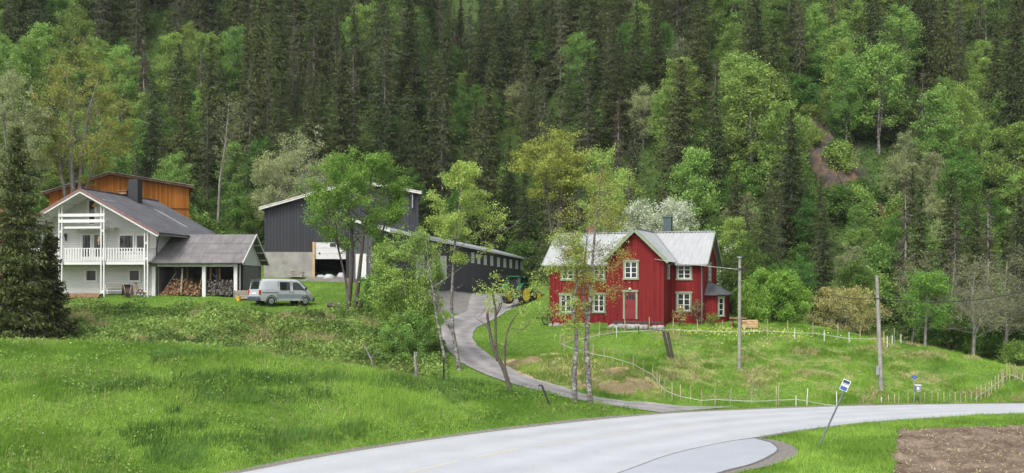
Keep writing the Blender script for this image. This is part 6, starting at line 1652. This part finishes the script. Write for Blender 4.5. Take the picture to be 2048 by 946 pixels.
st = [stem_px([(1822, 690), (1828, 660), (1836, 630), (1842, 590), (1838, 540)], 74, p, .07, .02)]
broadleaf(g_(51), st, ell(1800, 1880, 500, 610, 74, p), 16, 900, .075, M['greyleaf'], M['greybark'], e, clump=.26, t0=.4, limb_r=.02)
for i, (px, Y, ptop, wd, lb) in enumerate([(1946, 72, 520, 150, 'gnarled grey half-bare tree on the right slope with a crooked branch'), (2010, 75, 500, 150, 'grey half-bare tree at the right edge behind the fence corner'), (2062, 73, 480, 120, 'grey-green sparse tree cut by the right edge of the photo'), (1905, 82, 500, 110, 'thin grey-green tree behind the gap right of the slim light green tree')]):
    e, p = hero('bare_tree', px, Y, lb)
    st = [stem_px([(px, 715), (px + 3, 660), (px - 2, 600), (px + 4, ptop + 25)], Y, p, .15, .03), stem_px([(px + 3, 665), (px + 18, 640), (px + 40, 615)], Y, p, .07, .015, .4)]
    broadleaf(g_(52 + i), st, ell(px - wd / 2, px + wd / 2, ptop, 712, Y, p), 46, 6000, .058, M['greyleaf'], M['greybark'], e, clump=.30, t0=.25, el=(0, 60), twigs=6, limb_r=.035)
e, p = hero('bare_birch', 450, 103, 'leafless pale grey birch above the brown barn corner')
st = [stem_px([(436, 440), (440, 360), (450, 290), (456, 235), (458, 190)], 103, p, .14, .02)]
broadleaf(g_(60), st, ell(420, 500, 190, 330, 103, p), 30, 900, .09, M['greyleaf'], M['greybark'], e, clump=.3, t0=.35, el=(10, 60), twigs=7, limb_r=.035)
for i, (px, Y, x0, x1, y0, y1, lb) in enumerate([(590, 106, 520, 680, 248, 420, 'wide pale catkin-covered willow rising behind the left part of the grey barn'), (540, 103, 500, 590, 300, 430, 'lower pale willow at the left corner of the grey barn')]):
    e, p = hero('willow_tree', px, Y, lb)
    st = [stem_px([(px, 470), (px - 10, 400), (px - 25, 330)], Y, p, .12, .03), stem_px([(px + 4, 470), (px + 15, 390), (px + 30, 320)], Y, p, .12, .03, .8)]
    broadleaf(g_(62 + i), st, ell(x0, x1, y0, y1 + 40, Y, p), 60, 13000, .072, M['paleleaf'], M['greybark'], e, clump=.30, t0=.2, el=(10, 65), twigs=6, limb_r=.04)

# ------------------------------------------------------------------ the forest on the hillside
def copy_tree(src, loc, rz, sc, sx=1.0):
    r_ = src.copy(); C.objects.link(r_); r_.location = loc; r_.rotation_euler = (0, 0, rz); r_.scale = (sc * sx, sc * sx, sc)
    for ch in src.children:
        c = ch.copy(); C.objects.link(c); c.parent = r_
    return r_
KIND = {}
def template(kind, e): KIND.setdefault(kind, []).append(e)
LBL = {'spruce': ('spruce_tree', 'dark green spruce standing in the dense forest on the steep hillside', 'spruces of the hillside forest'),
       'grey': ('olive_spruce', 'thin grey-olive spruce with bare trunk showing, in the hillside forest', 'grey-olive spruces of the hillside forest'),
       'brown': ('withered_spruce', 'withered brownish spruce with bare lower trunk, in the hillside forest', 'withered spruces of the hillside forest'),
       'birch': ('birch_tree', 'light green leafy birch growing in the hillside forest', 'birches of the hillside forest'),
       'deep': ('aspen_tree', 'deep green broad-leaved tree growing in the hillside forest', 'broad-leaved trees of the hillside forest'),
       'pale': ('willow_tree', 'pale grey-green willow growing in the hillside forest', 'pale willows of the hillside forest'),
       'shrub': ('forest_shrub', 'leafy green shrub at the lower edge of the hillside forest', 'shrubs along the forest edge'),
       'bare': ('bare_birch', 'half-bare grey birch in the hillside forest', 'bare birches of the hillside forest')}
PARK = (0, 0, -60)
def tnew(kind): return empty(LBL[kind][0], PARK, 0, LBL[kind][1], 'shrub' if kind == 'shrub' else 'tree', LBL[kind][2])
for i in range(5):
    e = tnew('spruce'); spruce(g_(100 + i), 17, [2.9, 3.5, 2.6, 3.2, 2.7][i], 44, M['spruce'], e, M['sprucebark'], size=.17, t0=.05, taper=[.72, .62, .8, .66, .55][i], ragged=[.4, .35, .45, .5, .4][i], ns=9, sprays=7, droop=[.4, .55, .35, .5, .45][i]); template('spruce', e)
for i in range(2):
    e = tnew('grey'); spruce(g_(110 + i), 17, 2.1, 36, M['sprucegrey'], e, M['sprucebark'], size=.16, t0=.16, taper=.7, ragged=.5, gap=.28, ns=8, sprays=6, nbr=6, droop=.55); template('grey', e)
for i in range(2):
    e = tnew('brown'); spruce(g_(120 + i), 16, 2.1, 34, M['sprucebrown'], e, M['greybark'], size=.15, t0=.12, taper=.6, ragged=.5, gap=.32, ns=8, sprays=6, nbr=6, droop=.55); template('brown', e)
def gen_stem(g, H, r0, lean=.04, n=5, z0=0, fork=False):
    az = g.random() * 6.28; return ([np.array([math.cos(az) * lean * H * t * t + g.normal() * .05, math.sin(az) * lean * H * t * t + g.normal() * .05, H * t]) for t in np.linspace(0, 1, n)], list(np.linspace(r0, r0 * .15, n)))
for i in range(4):
    g = g_(130 + i); e = tnew('birch'); Hh = 11
    broadleaf(g, [gen_stem(g, Hh * .95, .13)] + ([gen_stem(g, Hh * .8, .1, .12)] if i % 2 else []), ((0, 0, Hh * .60), ([2.3, 2.7, 1.9, 2.5][i], [2.3, 2.5, 1.9, 2.4][i], Hh * .42)), 54, 13000, .092, M['birchleaf'], M['birchbark'], e, clump=.36, t0=.25, el=(10, 65), hang=.05, limb_r=.035); template('birch', e)
for i in range(3):
    g = g_(140 + i); e = tnew('deep'); Hh = 9
    broadleaf(g, [gen_stem(g, Hh * .9, .12, .08), gen_stem(g, Hh * .8, .09, .2)], ((0, 0, Hh * .54), ([2.7, 3.0, 2.4][i], 2.5, Hh * .47)), 54, 12000, .10, M['deepleaf'], M['bark'], e, clump=.40, t0=.15, el=(0, 60), limb_r=.035); template('deep', e)
for i in range(2):
    g = g_(150 + i); e = tnew('pale'); Hh = 9
    broadleaf(g, [gen_stem(g, Hh * .9, .11, .06), gen_stem(g, Hh * .8, .09, .2)], ((0, 0, Hh * .56), ([2.4, 2.8][i], 2.4, Hh * .45)), 54, 10000, .088, M['paleleaf'], M['greybark'], e, clump=.36, t0=.2, el=(5, 60), limb_r=.035); template('pale', e)
for i in range(3):
    g = g_(160 + i); e = tnew('shrub'); Hh = 3.6
    broadleaf(g, [gen_stem(g, Hh * .85, .05, .15), gen_stem(g, Hh * .8, .05, .3), gen_stem(g, Hh * .8, .05, .3)], ((0, 0, Hh * .47), (1.8, 1.7, Hh * .52)), 34, 4200, .10, [M['deepleaf'], M['birchleaf'], M['under']][i], M['bark'], e, clump=.34, t0=.05, el=(0, 60), limb_r=.03); template('shrub', e)
g = g_(170); e = tnew('bare'); broadleaf(g, [gen_stem(g, 10, .12, .05)], ((0, 0, 6.2), (1.8, 1.8, 3.9)), 44, 1300, .11, M['greyleaf'], M['greybark'], e, clump=.35, t0=.25, el=(10, 60), twigs=6, limb_r=.035); template('bare', e)
first = {}
COUNT = {}
def plant(kind, x, y, sc, g, sx=1.0):
    i = int(g.integers(len(KIND[kind]))); src = KIND[kind][i]
    z = z1(x, y) - .1; rz = g.random() * 6.28
    COUNT[kind] = COUNT.get(kind, 0) + 1
    if (kind, i) not in first:
        first[(kind, i)] = 1; src.location = (x, y, z); src.rotation_euler = (0, 0, rz); src.scale = (sc * sx, sc * sx, sc); return src
    return copy_tree(src, (x, y, z), rz, sc, sx)
NOGO = [[(-48, 91), (-28, 95), (-31, 113), (-52, 109)], [(-27, 90), (-5, 90), (-5, 119), (-27, 119)], [(-12, 86), (-3, 90), (4, 124), (-6, 125)]]
def ok(x, y, m=1.5):
    X = np.array([x]); Y = np.array([y])
    if any(poly_sdf(X, Y, q)[0] < m for q in NOGO): return False
    return abs(x) < .55 * y
def mix(px, py, y, g):
    """what grows where on the slope, read off the photograph"""
    low = y < 116
    w_ = dict(spruce=.5, grey=.14, brown=.05, birch=.16, deep=.10, pale=.05, bare=.02)
    if px < 250: w_ = dict(spruce=.14, grey=.06, brown=.02, birch=.46, deep=.16, pale=.13, bare=.03) if py > 120 else dict(spruce=.36, grey=.14, brown=.03, birch=.32, deep=.12, pale=.03)
    elif px < 500: w_ = dict(spruce=.36, grey=.14, brown=.05, birch=.30, deep=.14, pale=.03, bare=.01)
    elif px < 985: w_ = dict(spruce=.56, grey=.15, brown=.06, birch=.12, deep=.10, pale=.02)
    elif px < 1180: w_ = dict(spruce=.42, grey=.16, brown=.06, birch=.10, deep=.14, pale=.09, bare=.03)
    elif px < 1400: w_ = dict(spruce=.40, grey=.20, brown=.08, birch=.14, deep=.12, pale=.05, bare=.01)
    elif px < 1560: w_ = dict(spruce=.16, grey=.08, brown=.03, birch=.42, deep=.22, pale=.08, bare=.01)
    elif px < 1840: w_ = dict(spruce=.20, grey=.13, brown=.10, birch=.37, deep=.12, pale=.06, bare=.02)
    else: w_ = dict(spruce=.34, grey=.15, brown=.12, birch=.30, deep=.06, pale=.02, bare=.01)
    if low:
        f = .35 if px > 500 else .5
        for k in ('spruce', 'grey'): w_[k] = w_.get(k, 0) * f
        if px < 1000 and px > 500: w_['deep'] = .35; w_['birch'] = .15
        if px > 1400: w_['deep'] = .30; w_['pale'] = .14; w_['bare'] = .08
    ks = list(w_); v = np.array([w_[k] for k in ks]); return ks[g.choice(len(ks), p=v / v.sum())]
g = g_(77)
y = 109.0; row = 0
while y < 186:
    dx = 4.5 if y < 150 else 4.7
    x = -.53 * y - 2 + (row % 2) * dx / 2
    while x < .53 * y + 3:
        xx = x + g.uniform(-1.5, 1.5); yy = y + g.uniform(-1.6, 1.6)
        zz = z1(xx, yy); px, py = px_of(xx, yy, zz + 5)
        in_cliff = False
        for hz2 in (0, 3, 6, 9):
            qx, qy = px_of(xx, yy, zz + hz2)
            if 235 < qy < 450 and -34 < qx - (1612 + (qy - 250) * .8) < 30: in_cliff = True
        if ok(xx, yy) and not (in_cliff and g.random() < .80) and py > -140:
            k = mix(px, py, yy, g)
            sc = {'spruce': g.choice([g.uniform(.5, .8), g.uniform(.85, 1.25)], p=[.3, .7]), 'grey': g.uniform(.75, 1.1), 'brown': g.uniform(.65, 1.0), 'birch': g.uniform(.75, 1.2) * (1.25 if 1370 < px < 1800 else 1), 'deep': g.uniform(.6, 1.05), 'pale': g.uniform(.6, 1.0), 'bare': g.uniform(.7, 1.1)}[k]
            if k in ('spruce', 'grey', 'brown') and yy < 118: sc *= .85
            plant(k, xx, yy, sc, g, g.uniform(.9, 1.15))
        x += dx
    y += 5.2; row += 1
# right side, below the slope: mixed trees down to the pasture edge
y = 84.0; row = 0
while y < 109:
    x = 14.5 + max(0, (97 - y)) * .28 + (row % 2) * 1.8
    while x < .53 * y + 3:
        xx = x + g.uniform(-1.2, 1.2); yy = y + g.uniform(-1.2, 1.2)
        px, py = px_of(xx, yy, z1(xx, yy))
        w_ = dict(birch=.30, deep=.36, pale=.10, bare=.06, spruce=.10, brown=.08) if px < 1800 else dict(birch=.16, deep=.14, pale=.08, bare=.25, spruce=.22, brown=.15)
        if 1430 < px < 1660: w_ = dict(deep=.5, spruce=.35, grey=.15)
        ks = list(w_); v = np.array([w_[q] for q in ks]); k = ks[g.choice(len(ks), p=v / v.sum())]
        sc = g.uniform(.5, .8) if k in ('spruce', 'brown', 'grey') else g.uniform(.45, .8)
        if px > 1800 and k in ('spruce', 'brown'): sc *= 1.1
        plant(k, xx, yy, sc, g)
        x += 4.2
    y += 4.6; row += 1
# shrubs that close the forest edge down to the ground
for (xa_, xb_, ya_, yb_, n_) in [(-30, -26, 98, 112, 8), (-28, -24, 110, 122, 8), (-62, -48, 92, 108, 18), (4.5, 16, 98, 110, 26), (17, 42, 86, 104, 34), (30, 46, 74, 84, 14), (-28, 30, 111, 124, 40), (-60, -30, 110, 122, 20), (38, 70, 96, 112, 20), (-60, 70, 124, 150, 40), (26, 44, 104, 118, 16), (-12, 16, 160, 190, 44), (-17, 3, 118, 133, 22), (34, 58, 108, 150, 40)]:
    for _ in range(n_):
        xx = g.uniform(xa_, xb_); yy = g.uniform(ya_, yb_)
        px, py = px_of(xx, yy, z1(xx, yy))
        if ok(xx, yy, 1.2) and not (px < 1850 and px > 1470 and py > 655) and not (1450 < px < 1650 and yy < 106 and g.random() < .8): plant('shrub', xx, yy, g.uniform(.6, 1.35), g, g.uniform(.9, 1.2))
for xx, yy in [(-5, 168), (-1, 172), (3, 167), (7, 171), (11, 168), (1, 179), (6, 182), (-4, 181), (10, 178)]:
    plant('spruce', xx + g.uniform(-.6, .6), yy, g.uniform(.8, 1.15), g)
print('FOREST', COUNT)

# undergrowth on the forest floor
def scatter(n, x0, x1, y0, y1, g, keep):
    X = g.uniform(x0, x1, n); Y = g.uniform(y0, y1, n); k = keep(X, Y); return X[k], Y[k]
X, Y = scatter(230000, -95, 95, 78, 182, g, lambda X, Y: (np.abs(X) < .54 * Y + 2) & (g.random(len(X)) < zone_forest(X, Y)) & (fbm(X / 2.5, Y / 2.5, 51) > .27) & ~((np.abs(px_of(X, Y, zat(X, Y))[0] - 1612 - (px_of(X, Y, zat(X, Y))[1] - 250) * .8) < 40) & (px_of(X, Y, zat(X, Y))[1] > 255) & (px_of(X, Y, zat(X, Y))[1] < 445)))
Z = zat(X, Y) + np.abs(g.normal(size=len(X))) * .35
tn = np.clip(fbm(X / 5, Y / 5, 52) * 1.4 - .3 + g.uniform(-.3, .3, len(X)), 0, 1)
tag(crown_obj('forest_undergrowth', np.c_[X, Y, Z], .17, M['under'], None, g, tn, up=.9), 'low green undergrowth covering the forest floor', 'undergrowth', kind='stuff')

# ------------------------------------------------------------------ rock face in the forest
def rock_face():
    g = g_(90); V = []; F_ = []
    pts = [(1612, 250, 30), (1630, 285, 36), (1648, 320, 40), (1668, 355, 42), (1695, 395, 42), (1730, 425, 40), (1765, 440, 30)]
    nu, nv = 46, 22
    for i in range(nu):
        t = i / (nu - 1) * (len(pts) - 1); k = min(int(t), len(pts) - 2); f = t - k
        px = pts[k][0] * (1 - f) + pts[k + 1][0] * f; py = pts[k][1] * (1 - f) + pts[k + 1][1] * f; wd = pts[k][2] * (1 - f) + pts[k + 1][2] * f
        for j in range(nv):
            u = j / (nv - 1) * 2 - 1
            h = hit(px + u * wd * .9, py + u * -6, 95, 230)
            n_ = (fbm(np.array([i * .35]), np.array([j * .45]), 61, 4)[0] - .35) * 3.2 * (1 - u * u) ** .5
            st_ = round(n_ * 1.6) / 1.6 * .6 + n_ * .4
            V.append((h.x, h.y - st_ * .8 - (.5 if abs(u) < .9 else -1.2), h.z + st_ * .7 + (.3 if abs(u) < .9 else -1.0)))
    for i in range(nu - 1):
        for j in range(nv - 1): F_.append((i * nv + j, (i + 1) * nv + j, (i + 1) * nv + j + 1, i * nv + j + 1))
    m, t, b = new_mat('mossy_rock')
    n1 = noise(t, .8, 7, rough=.7); t.links.new(ramp(t, n1, [(.3, (.018, .016, .015)), (.48, (.055, .045, .038)), (.58, (.11, .062, .028)), (.70, (.05, .065, .02))]), b.inputs['Base Color']); b.inputs['Roughness'].default_value = .9
    bump(t, b, noise(t, 2.5, 6), .8, .15)
    o = mesh_np('rock_face', V, np.array(F_), m, smooth=False); tag(o, kind='structure')
rock_face()
# ------------------------------------------------------------------ grass and small plants
BUILD = [[(rf.o[0] + x * rf.c + y * rf.s, rf.o[1] - x * rf.s + y * rf.c) for x, y in ((-12.1, 0), (-12.1, 6.7), (0, 6.7), (2.1, 4), (2.1, 1.5), (0, 0), (xr, -0.0), (xr, -D), (xr - 2 * hw, -D), (xr - 2 * hw, 0))],
         [(-38.5, 76.5), (-27.2, 75.6), (-27.2, 76.4), (-20.9, 76.4), (-20.9, 84), (-26, 88), (-38, 88)]]
GRAVEL = [(-2, 27)] + LAY[5:20] + [(11.2, 47.2)] + [tuple(p) for p in gp]
def free(X, Y, m=0.05, road=.30):
    k = (poly_sdf(X, Y, ROAD) > road) & (poly_sdf(X, Y, LAY) > m) & (poly_sdf(X, Y, DRIVE) > m + .12) & (poly_sdf(X, Y, FIELD) + (fbm(X / .8, Y / .8, 21) - .5) * .9 > m - .1) & (poly_sdf(X, Y, GRAVEL) > m)
    for b in BUILD: k &= poly_sdf(X, Y, b) > .05
    return k
def blades(name, X, Y, h, w_, tint, mat, g, label, lean=.45, dirv=None, cat='grass'):
    n = len(X); Z = zat(X, Y) - .02
    az = g.uniform(0, 6.283, n); dx, dy = np.cos(az) * w_ / 2, np.sin(az) * w_ / 2
    if dirv is not None and dirv[1] < -.5: dx, dy = w_ / 2 + 0 * az, 0 * az
    la = g.uniform(0, 6.283, n); ll = h * np.abs(g.normal(size=n)) * lean
    tx, ty = np.cos(la) * ll, np.sin(la) * ll
    tz = h * g.uniform(.75, 1.1, n)
    if dirv is not None:
        tx = tx + dirv[0] * h; ty = ty + dirv[1] * h
        if dirv[1] < -.5: Z = Z + .05; tz = zat(X + tx, Y + ty) - Z + .02 + .10 * g.random(n)
    V = np.stack([np.c_[X - dx, Y - dy, Z], np.c_[X + dx, Y + dy, Z], np.c_[X + tx, Y + ty, Z + tz]], 1).reshape(-1, 3)
    o = mesh_np(name, V, np.arange(n * 3).reshape(n, 3), mat, attrs={'tint': np.repeat(np.clip(tint, 0, 1), 3)})
    return tag(o, label, cat, kind='stuff')
def tone(X, Y, s, g, amp=1.5, a=3.0, b=.8):
    return np.clip((fbm(X / a, Y / a, s) - .5) * amp + (fbm(X / b, Y / b, s + 3) - .5) * .7 + .48 + g.uniform(-.28, .28, len(X)), 0, 1)
LEFT = [tuple(p) for p in E1[2:10]] + [(14, 58.2), (8, 57.2), (3, 57.6), (-1.5, 60.5), (-3.6, 62), (-40, 62), (-40, 24)]
def inp(X, Y, poly): return poly_sdf(X, Y, poly) < 0
g = g_(200)
# foreground bank
X, Y = scatter(480000, -40, 15, 26, 58, g, lambda X, Y: inp(X, Y, LEFT) & (X > -.55 * Y - 1))
k = free(X, Y) & (g.random(len(X)) < .55 + .6 * fbm(X / .5, Y / .5, 70)); X, Y = X[k], Y[k]
tall = sstep(.45, .75, fbm(X / 3.5, Y / 3.5, 71))
qx, qy = px_of(X, Y, zat(X, Y)); tall = tall * (1 - .8 * (1 - sstep(735, 770, qy)) * (1 - sstep(280, 420, qx)))
h = (.13 + .30 * tall * g.uniform(.4, 1, len(X)) + .10 * g.random(len(X))) * (.45 + .55 * sstep(.2, 1.8, poly_sdf(X, Y, ROAD)))
blades('meadow_grass', X, Y, h, .032, tone(X, Y, 72, g, 2.4, 4.0, .9) * (1 - .15 * tall), M['blade'], g, 'lush long green grass covering the roadside bank', lean=.55)
X, Y = scatter(240000, -40, 15, 26, 58, g, lambda X, Y: inp(X, Y, LEFT) & (X > -.55 * Y - 1) & (fbm((X * .8 + Y * .6) / 4.2, (Y * .8 - X * .6) / 1.7, 171) + .35 * fbm(X / .7, Y / .7, 172) > .77))
qx, qy = px_of(X, Y, zat(X, Y)); k = free(X, Y, .3, 1.2) & ~((qy < 752) & (qx < 300)) & ~(qy < 705); X, Y = X[k], Y[k]
blades('tall_meadow_grass', X, Y, .50 * g.uniform(.5, 1.25, len(X)), .034, tone(X, Y, 173, g), M['tallblade'], g, 'darker tall grass swathes bending over on the bank', lean=.35, dirv=(.22, -.12))
# broad-leaved herbs in the bank
X, Y = scatter(120000, -40, 15, 26, 60, g, lambda X, Y: inp(X, Y, LEFT) & (X > -.55 * Y - 1) & (fbm(X / 1.6, Y / 1.6, 75) > .52))
k = free(X, Y, .3, .8); X, Y = X[k], Y[k]
tag(crown_obj('meadow_herbs', np.c_[X, Y, zat(X, Y) + g.uniform(.03, .30, len(X))], .060, M['weed'], None, g, np.clip(tone(X, Y, 76, g) + .25, 0, 1), up=1.0), 'low leafy herbs growing in patches in the bank grass', 'herbs', kind='stuff')
# rough overgrown terrace below the white house
TER = [(-36, 58), (-3.8, 58.5), (-4.2, 66), (-5.2, 72), (-6.5, 79), (-9, 77), (-12, 73.0), (-17, 71.4), (-22, 71.8), (-36, 72.0)]
X, Y = scatter(210000, -36, -3, 58, 79, g, lambda X, Y: inp(X, Y, TER) & (g.random(len(X)) < .25 + 1.1 * fbm(X / 1.1, Y / 1.1, 80)))
k = free(X, Y, .2) ; X, Y = X[k], Y[k]
hh = fbm(X / 1.5, Y / 1.5, 81)
tag(crown_obj('terrace_weeds', np.c_[X, Y, zat(X, Y) + g.random(len(X)) * (.08 + .75 * sstep(.35, .75, hh))], .085, M['terraceweed'], None, g, np.clip(tone(X, Y, 82, g, 1.8, 2.2, .6) - .08, 0, 1), up=.8), 'rough weeds and brambles on the terrace below the white house', 'weeds', kind='stuff')
X, Y = scatter(130000, -36, -3, 58, 79, g, lambda X, Y: inp(X, Y, TER) & (fbm(X / 2.0, Y / 2.0, 84) > .56)); k = free(X, Y, .2); X, Y = X[k], Y[k]
blades('dry_weed_stems', X, Y, .45 * g.uniform(.3, 1, len(X)), .03, g.random(len(X)) * .7, M['dryblade'], g, 'dry brown stems of last year among the terrace weeds', lean=.9)
# steep slope of dead grass by the driveway
X, Y = scatter(60000, -2, 11, 57, 70, g, lambda X, Y: (zone_dry(X, Y) > .75) & (poly_sdf(X, Y, SLOPE) < .9) & (fbm(X / 1.3, Y / 1.3, 86) + fbm(X / .4, Y / .4, 87) * .7 > .79)); k = free(X, Y, .1); X, Y = X[k], Y[k]
blades('dead_grass', X, Y, .60 * g.uniform(.4, 1.1, len(X)), .05, np.clip(g.random(len(X)) * .6 + fbm(X / .6, Y / .6, 88) * .6 - .1, 0, 1), M['dryblade'], g, 'flattened straw-coloured dead grass on the slope above the driveway', lean=.35, dirv=(-.35, -.75))
X, Y = scatter(45000, -2, 11, 57, 70, g, lambda X, Y: (poly_sdf(X, Y, SLOPE) < 1.2)); k = free(X, Y, .1) & (fbm(X / 1.3, Y / 1.3, 86) + fbm(X / .4, Y / .4, 87) * .7 < .86); X, Y = X[k], Y[k]
blades('slope_grass', X, Y, .30 * g.uniform(.5, 1.2, len(X)), .035, tone(X, Y, 89, g) - .15, M['blade'], g, 'dark green tufts between the dead grass above the driveway', lean=.6)
# pasture mound
MND = [(1, 70), (3.5, 67.5), (8, 64.5), (9.2, 61), (12, 59), (22, 59.4), (31, 60.4), (40, 61), (40, 72), (30, 76), (26, 73), (6, 73.5)]
X, Y = scatter(300000, 0, 40, 58, 76, g, lambda X, Y: inp(X, Y, MND) & (g.random(len(X)) < .25 + .95 * fbm(X / .55, Y / .45, 90)))
k = free(X, Y, .1); X, Y = X[k], Y[k]
dr_m = (fbm(X / 2.2, Y / 1.1, 91) > .58) & (g.random(len(X)) < .55)
h = (.10 + .26 * sstep(.4, .75, fbm(X / 1.0, Y / .8, 92))) * g.uniform(.6, 1.1, len(X))
blades('pasture_grass', X[~dr_m], Y[~dr_m], h[~dr_m], .035, tone(X[~dr_m], Y[~dr_m], 93, g, 1.6, 2.5, .7) - .03, M['blade'], g, 'tufted green grass on the fenced pasture mound', lean=.7)
blades('dry_pasture_grass', X[dr_m], Y[dr_m], h[dr_m] * 1.1, .035, g.random(dr_m.sum()) * .8, M['dryblade'], g, 'withered straw patches in the pasture grass', lean=.9)
# lawns round the houses and by the driveway
X, Y = scatter(230000, -38, 24, 62, 96, g, lambda X, Y: ~inp(X, Y, TER) & ~inp(X, Y, MND) & (zone_yard(X, Y) < .3) & (zone_forest(X, Y) < .4) & (poly_sdf(X, Y, SLOPE) > .3) & (Y < 92))
k = free(X, Y, .05); X, Y = X[k], Y[k]
blades('lawn_grass', X, Y, .11 * g.uniform(.5, 1.4, len(X)), .04, tone(X, Y, 95, g, 1.2) + .04, M['blade'], g, 'short green lawn grass around the houses', lean=.5)
# verge between road and field
X, Y = scatter(260000, -2, 42, 30, 60, g, lambda X, Y: (poly_sdf(X, Y, ROAD) > .2) & (np.interp(X, e2[:, 0], e2[:, 1]) > Y))
k = free(X, Y, .05, .22); X, Y = X[k], Y[k]
blades('verge_grass', X, Y, (.12 + .22 * fbm(X / 1.2, Y / 1.2, 97)) * g.uniform(.6, 1.2, len(X)), .032, tone(X, Y, 98, g), M['blade'], g, 'green verge grass between the road and the ploughed field', lean=.6)
# strip between the far edge of the road and the fence
X, Y = scatter(60000, 9, 42, 56, 62, g, lambda X, Y: (poly_sdf(X, Y, ROAD) > .25) & (np.interp(X, e1[:, 0], e1[:, 1]) < Y) & (np.interp(X, e1[:, 0], e1[:, 1]) + 2.2 > Y))
k = free(X, Y, .1); X, Y = X[k], Y[k]
blades('roadside_grass', X, Y, .20 * g.uniform(.4, 1.2, len(X)), .032, tone(X, Y, 99, g) - .05, M['blade'], g, 'grass strip along the far edge of the road under the fence', lean=.6)
# daffodils below the red house
fl, lf = [], []
for px, py, n_, sx, sy in [(1340, 667, 90, 30, 4), (1400, 668, 330, 34, 5), (1450, 668, 260, 26, 5), (1490, 671, 120, 18, 6), (1530, 668, 200, 28, 4), (1590, 672, 150, 26, 5), (1660, 680, 60, 26, 4), (1450, 690, 50, 20, 5), (1520, 696, 70, 22, 8), (1560, 684, 60, 22, 6), (545, 655, 40, 6, 2), (590, 650, 46, 14, 2), (625, 650, 36, 6, 2), (735, 640, 20, 8, 4)]:
    for _ in range(int(n_ * .5)):
        q = hit(px + g.normal() * sx, py + g.normal() * sy, 58, 82); fl.append((q.x, q.y, q.z + g.uniform(.18, .36)))
fl = np.array(fl)
V, Fq = leaf_quads(fl, .036, g, up=.3, aspect=.9)
tag(mesh_np('daffodils', V, Fq, M['flower']), 'yellow daffodils scattered in the grass below the red house', 'flowers', kind='stuff')
X, Y = scatter(16000, -34, 6, 32, 55, g, lambda X, Y: inp(X, Y, LEFT) & (fbm(X / 3, Y / 3, 181) > .5)); k = free(X, Y, .3, .9); X, Y = X[k], Y[k]
blades('seed_stems', X, Y, .48 * g.uniform(.6, 1.3, len(X)), .020, g.random(len(X)), M['seedstem'], g, 'pale thin seed stems standing above the bank grass', lean=.35)
# straw and roots ploughed up in the field
X, Y = scatter(9000, 9, 42, 34, 50, g, lambda X, Y: poly_sdf(X, Y, FIELD) < -.15)
V, Fq = leaf_quads(np.c_[X, Y, zat(X, Y) + .10 + g.random(len(X)) * .12], .07, g, up=1.6, aspect=.22)
tag(mesh_np('straw_litter', V, Fq, M['dryblade'], attrs={'tint': np.repeat(g.random(len(X)) * .6, 4)}), 'straw and root litter scattered over the ploughed soil', 'litter', kind='stuff')
# pale flower specks in the bank
X, Y = scatter(500, -34, 6, 32, 55, g, lambda X, Y: inp(X, Y, LEFT)); k = free(X, Y, .3, .8); X, Y = X[k], Y[k]
V, Fq = leaf_quads(np.c_[X, Y, zat(X, Y) + g.uniform(.15, .35, len(X))], .022, g, up=1.0, aspect=.9)
tag(mesh_np('meadow_flowers', V, Fq, M['signwhite']), 'tiny pale flowers dotted over the bank', 'flowers', kind='stuff')
# twiggy plants against the red house
for i, (px, py, wd, ht, mt, lb) in enumerate([(1360, 652, 26, 40, 'tanbush', 'brownish twiggy bush under the right windows of the red house'), (1392, 650, 40, 46, 'greyleaf', 'sparse green-grey bush at the foot of the red bay'), (1425, 655, 26, 26, 'weed', 'low green bush before the red bay')]):
    q = hit(px, py, 60, 95); e = empty('small_bush', tuple(q), 0, lb, 'bush')
    s_ = q.y / F
    gg = g_(210 + i)
    st = [gen_stem(gg, ht * s_ * .9, .018, .2) for _ in range(4)]
    broadleaf(gg, st, ((0, 0, ht * s_ * .5), (wd * s_ / 2, wd * s_ / 2, ht * s_ * .55)), 22, 520, .05, M[mt], M['bark'], e, clump=.15, t0=.1, el=(10, 70), limb_r=.012)
# ------------------------------------------------------------------ thin haze volume, added to lift the dark tones
hz_ = MB(); hz_.box(-205, 205, -25, 305, -1.5, 190)
hm = bpy.data.materials.new('shadow_lift_haze'); hm.use_nodes = True
ht = hm.node_tree; ht.nodes.remove(ht.nodes['Principled BSDF'])
vo = ht.nodes.new('ShaderNodeVolumePrincipled'); vo.inputs['Color'].default_value = (.93, .96, 1, 1); vo.inputs['Density'].default_value = 0.00012; vo.inputs['Anisotropy'].default_value = .2
ht.links.new(vo.outputs[0], ht.nodes['Material Output'].inputs['Volume'])
tag(hz_.build('haze', [hm]), kind='stuff')
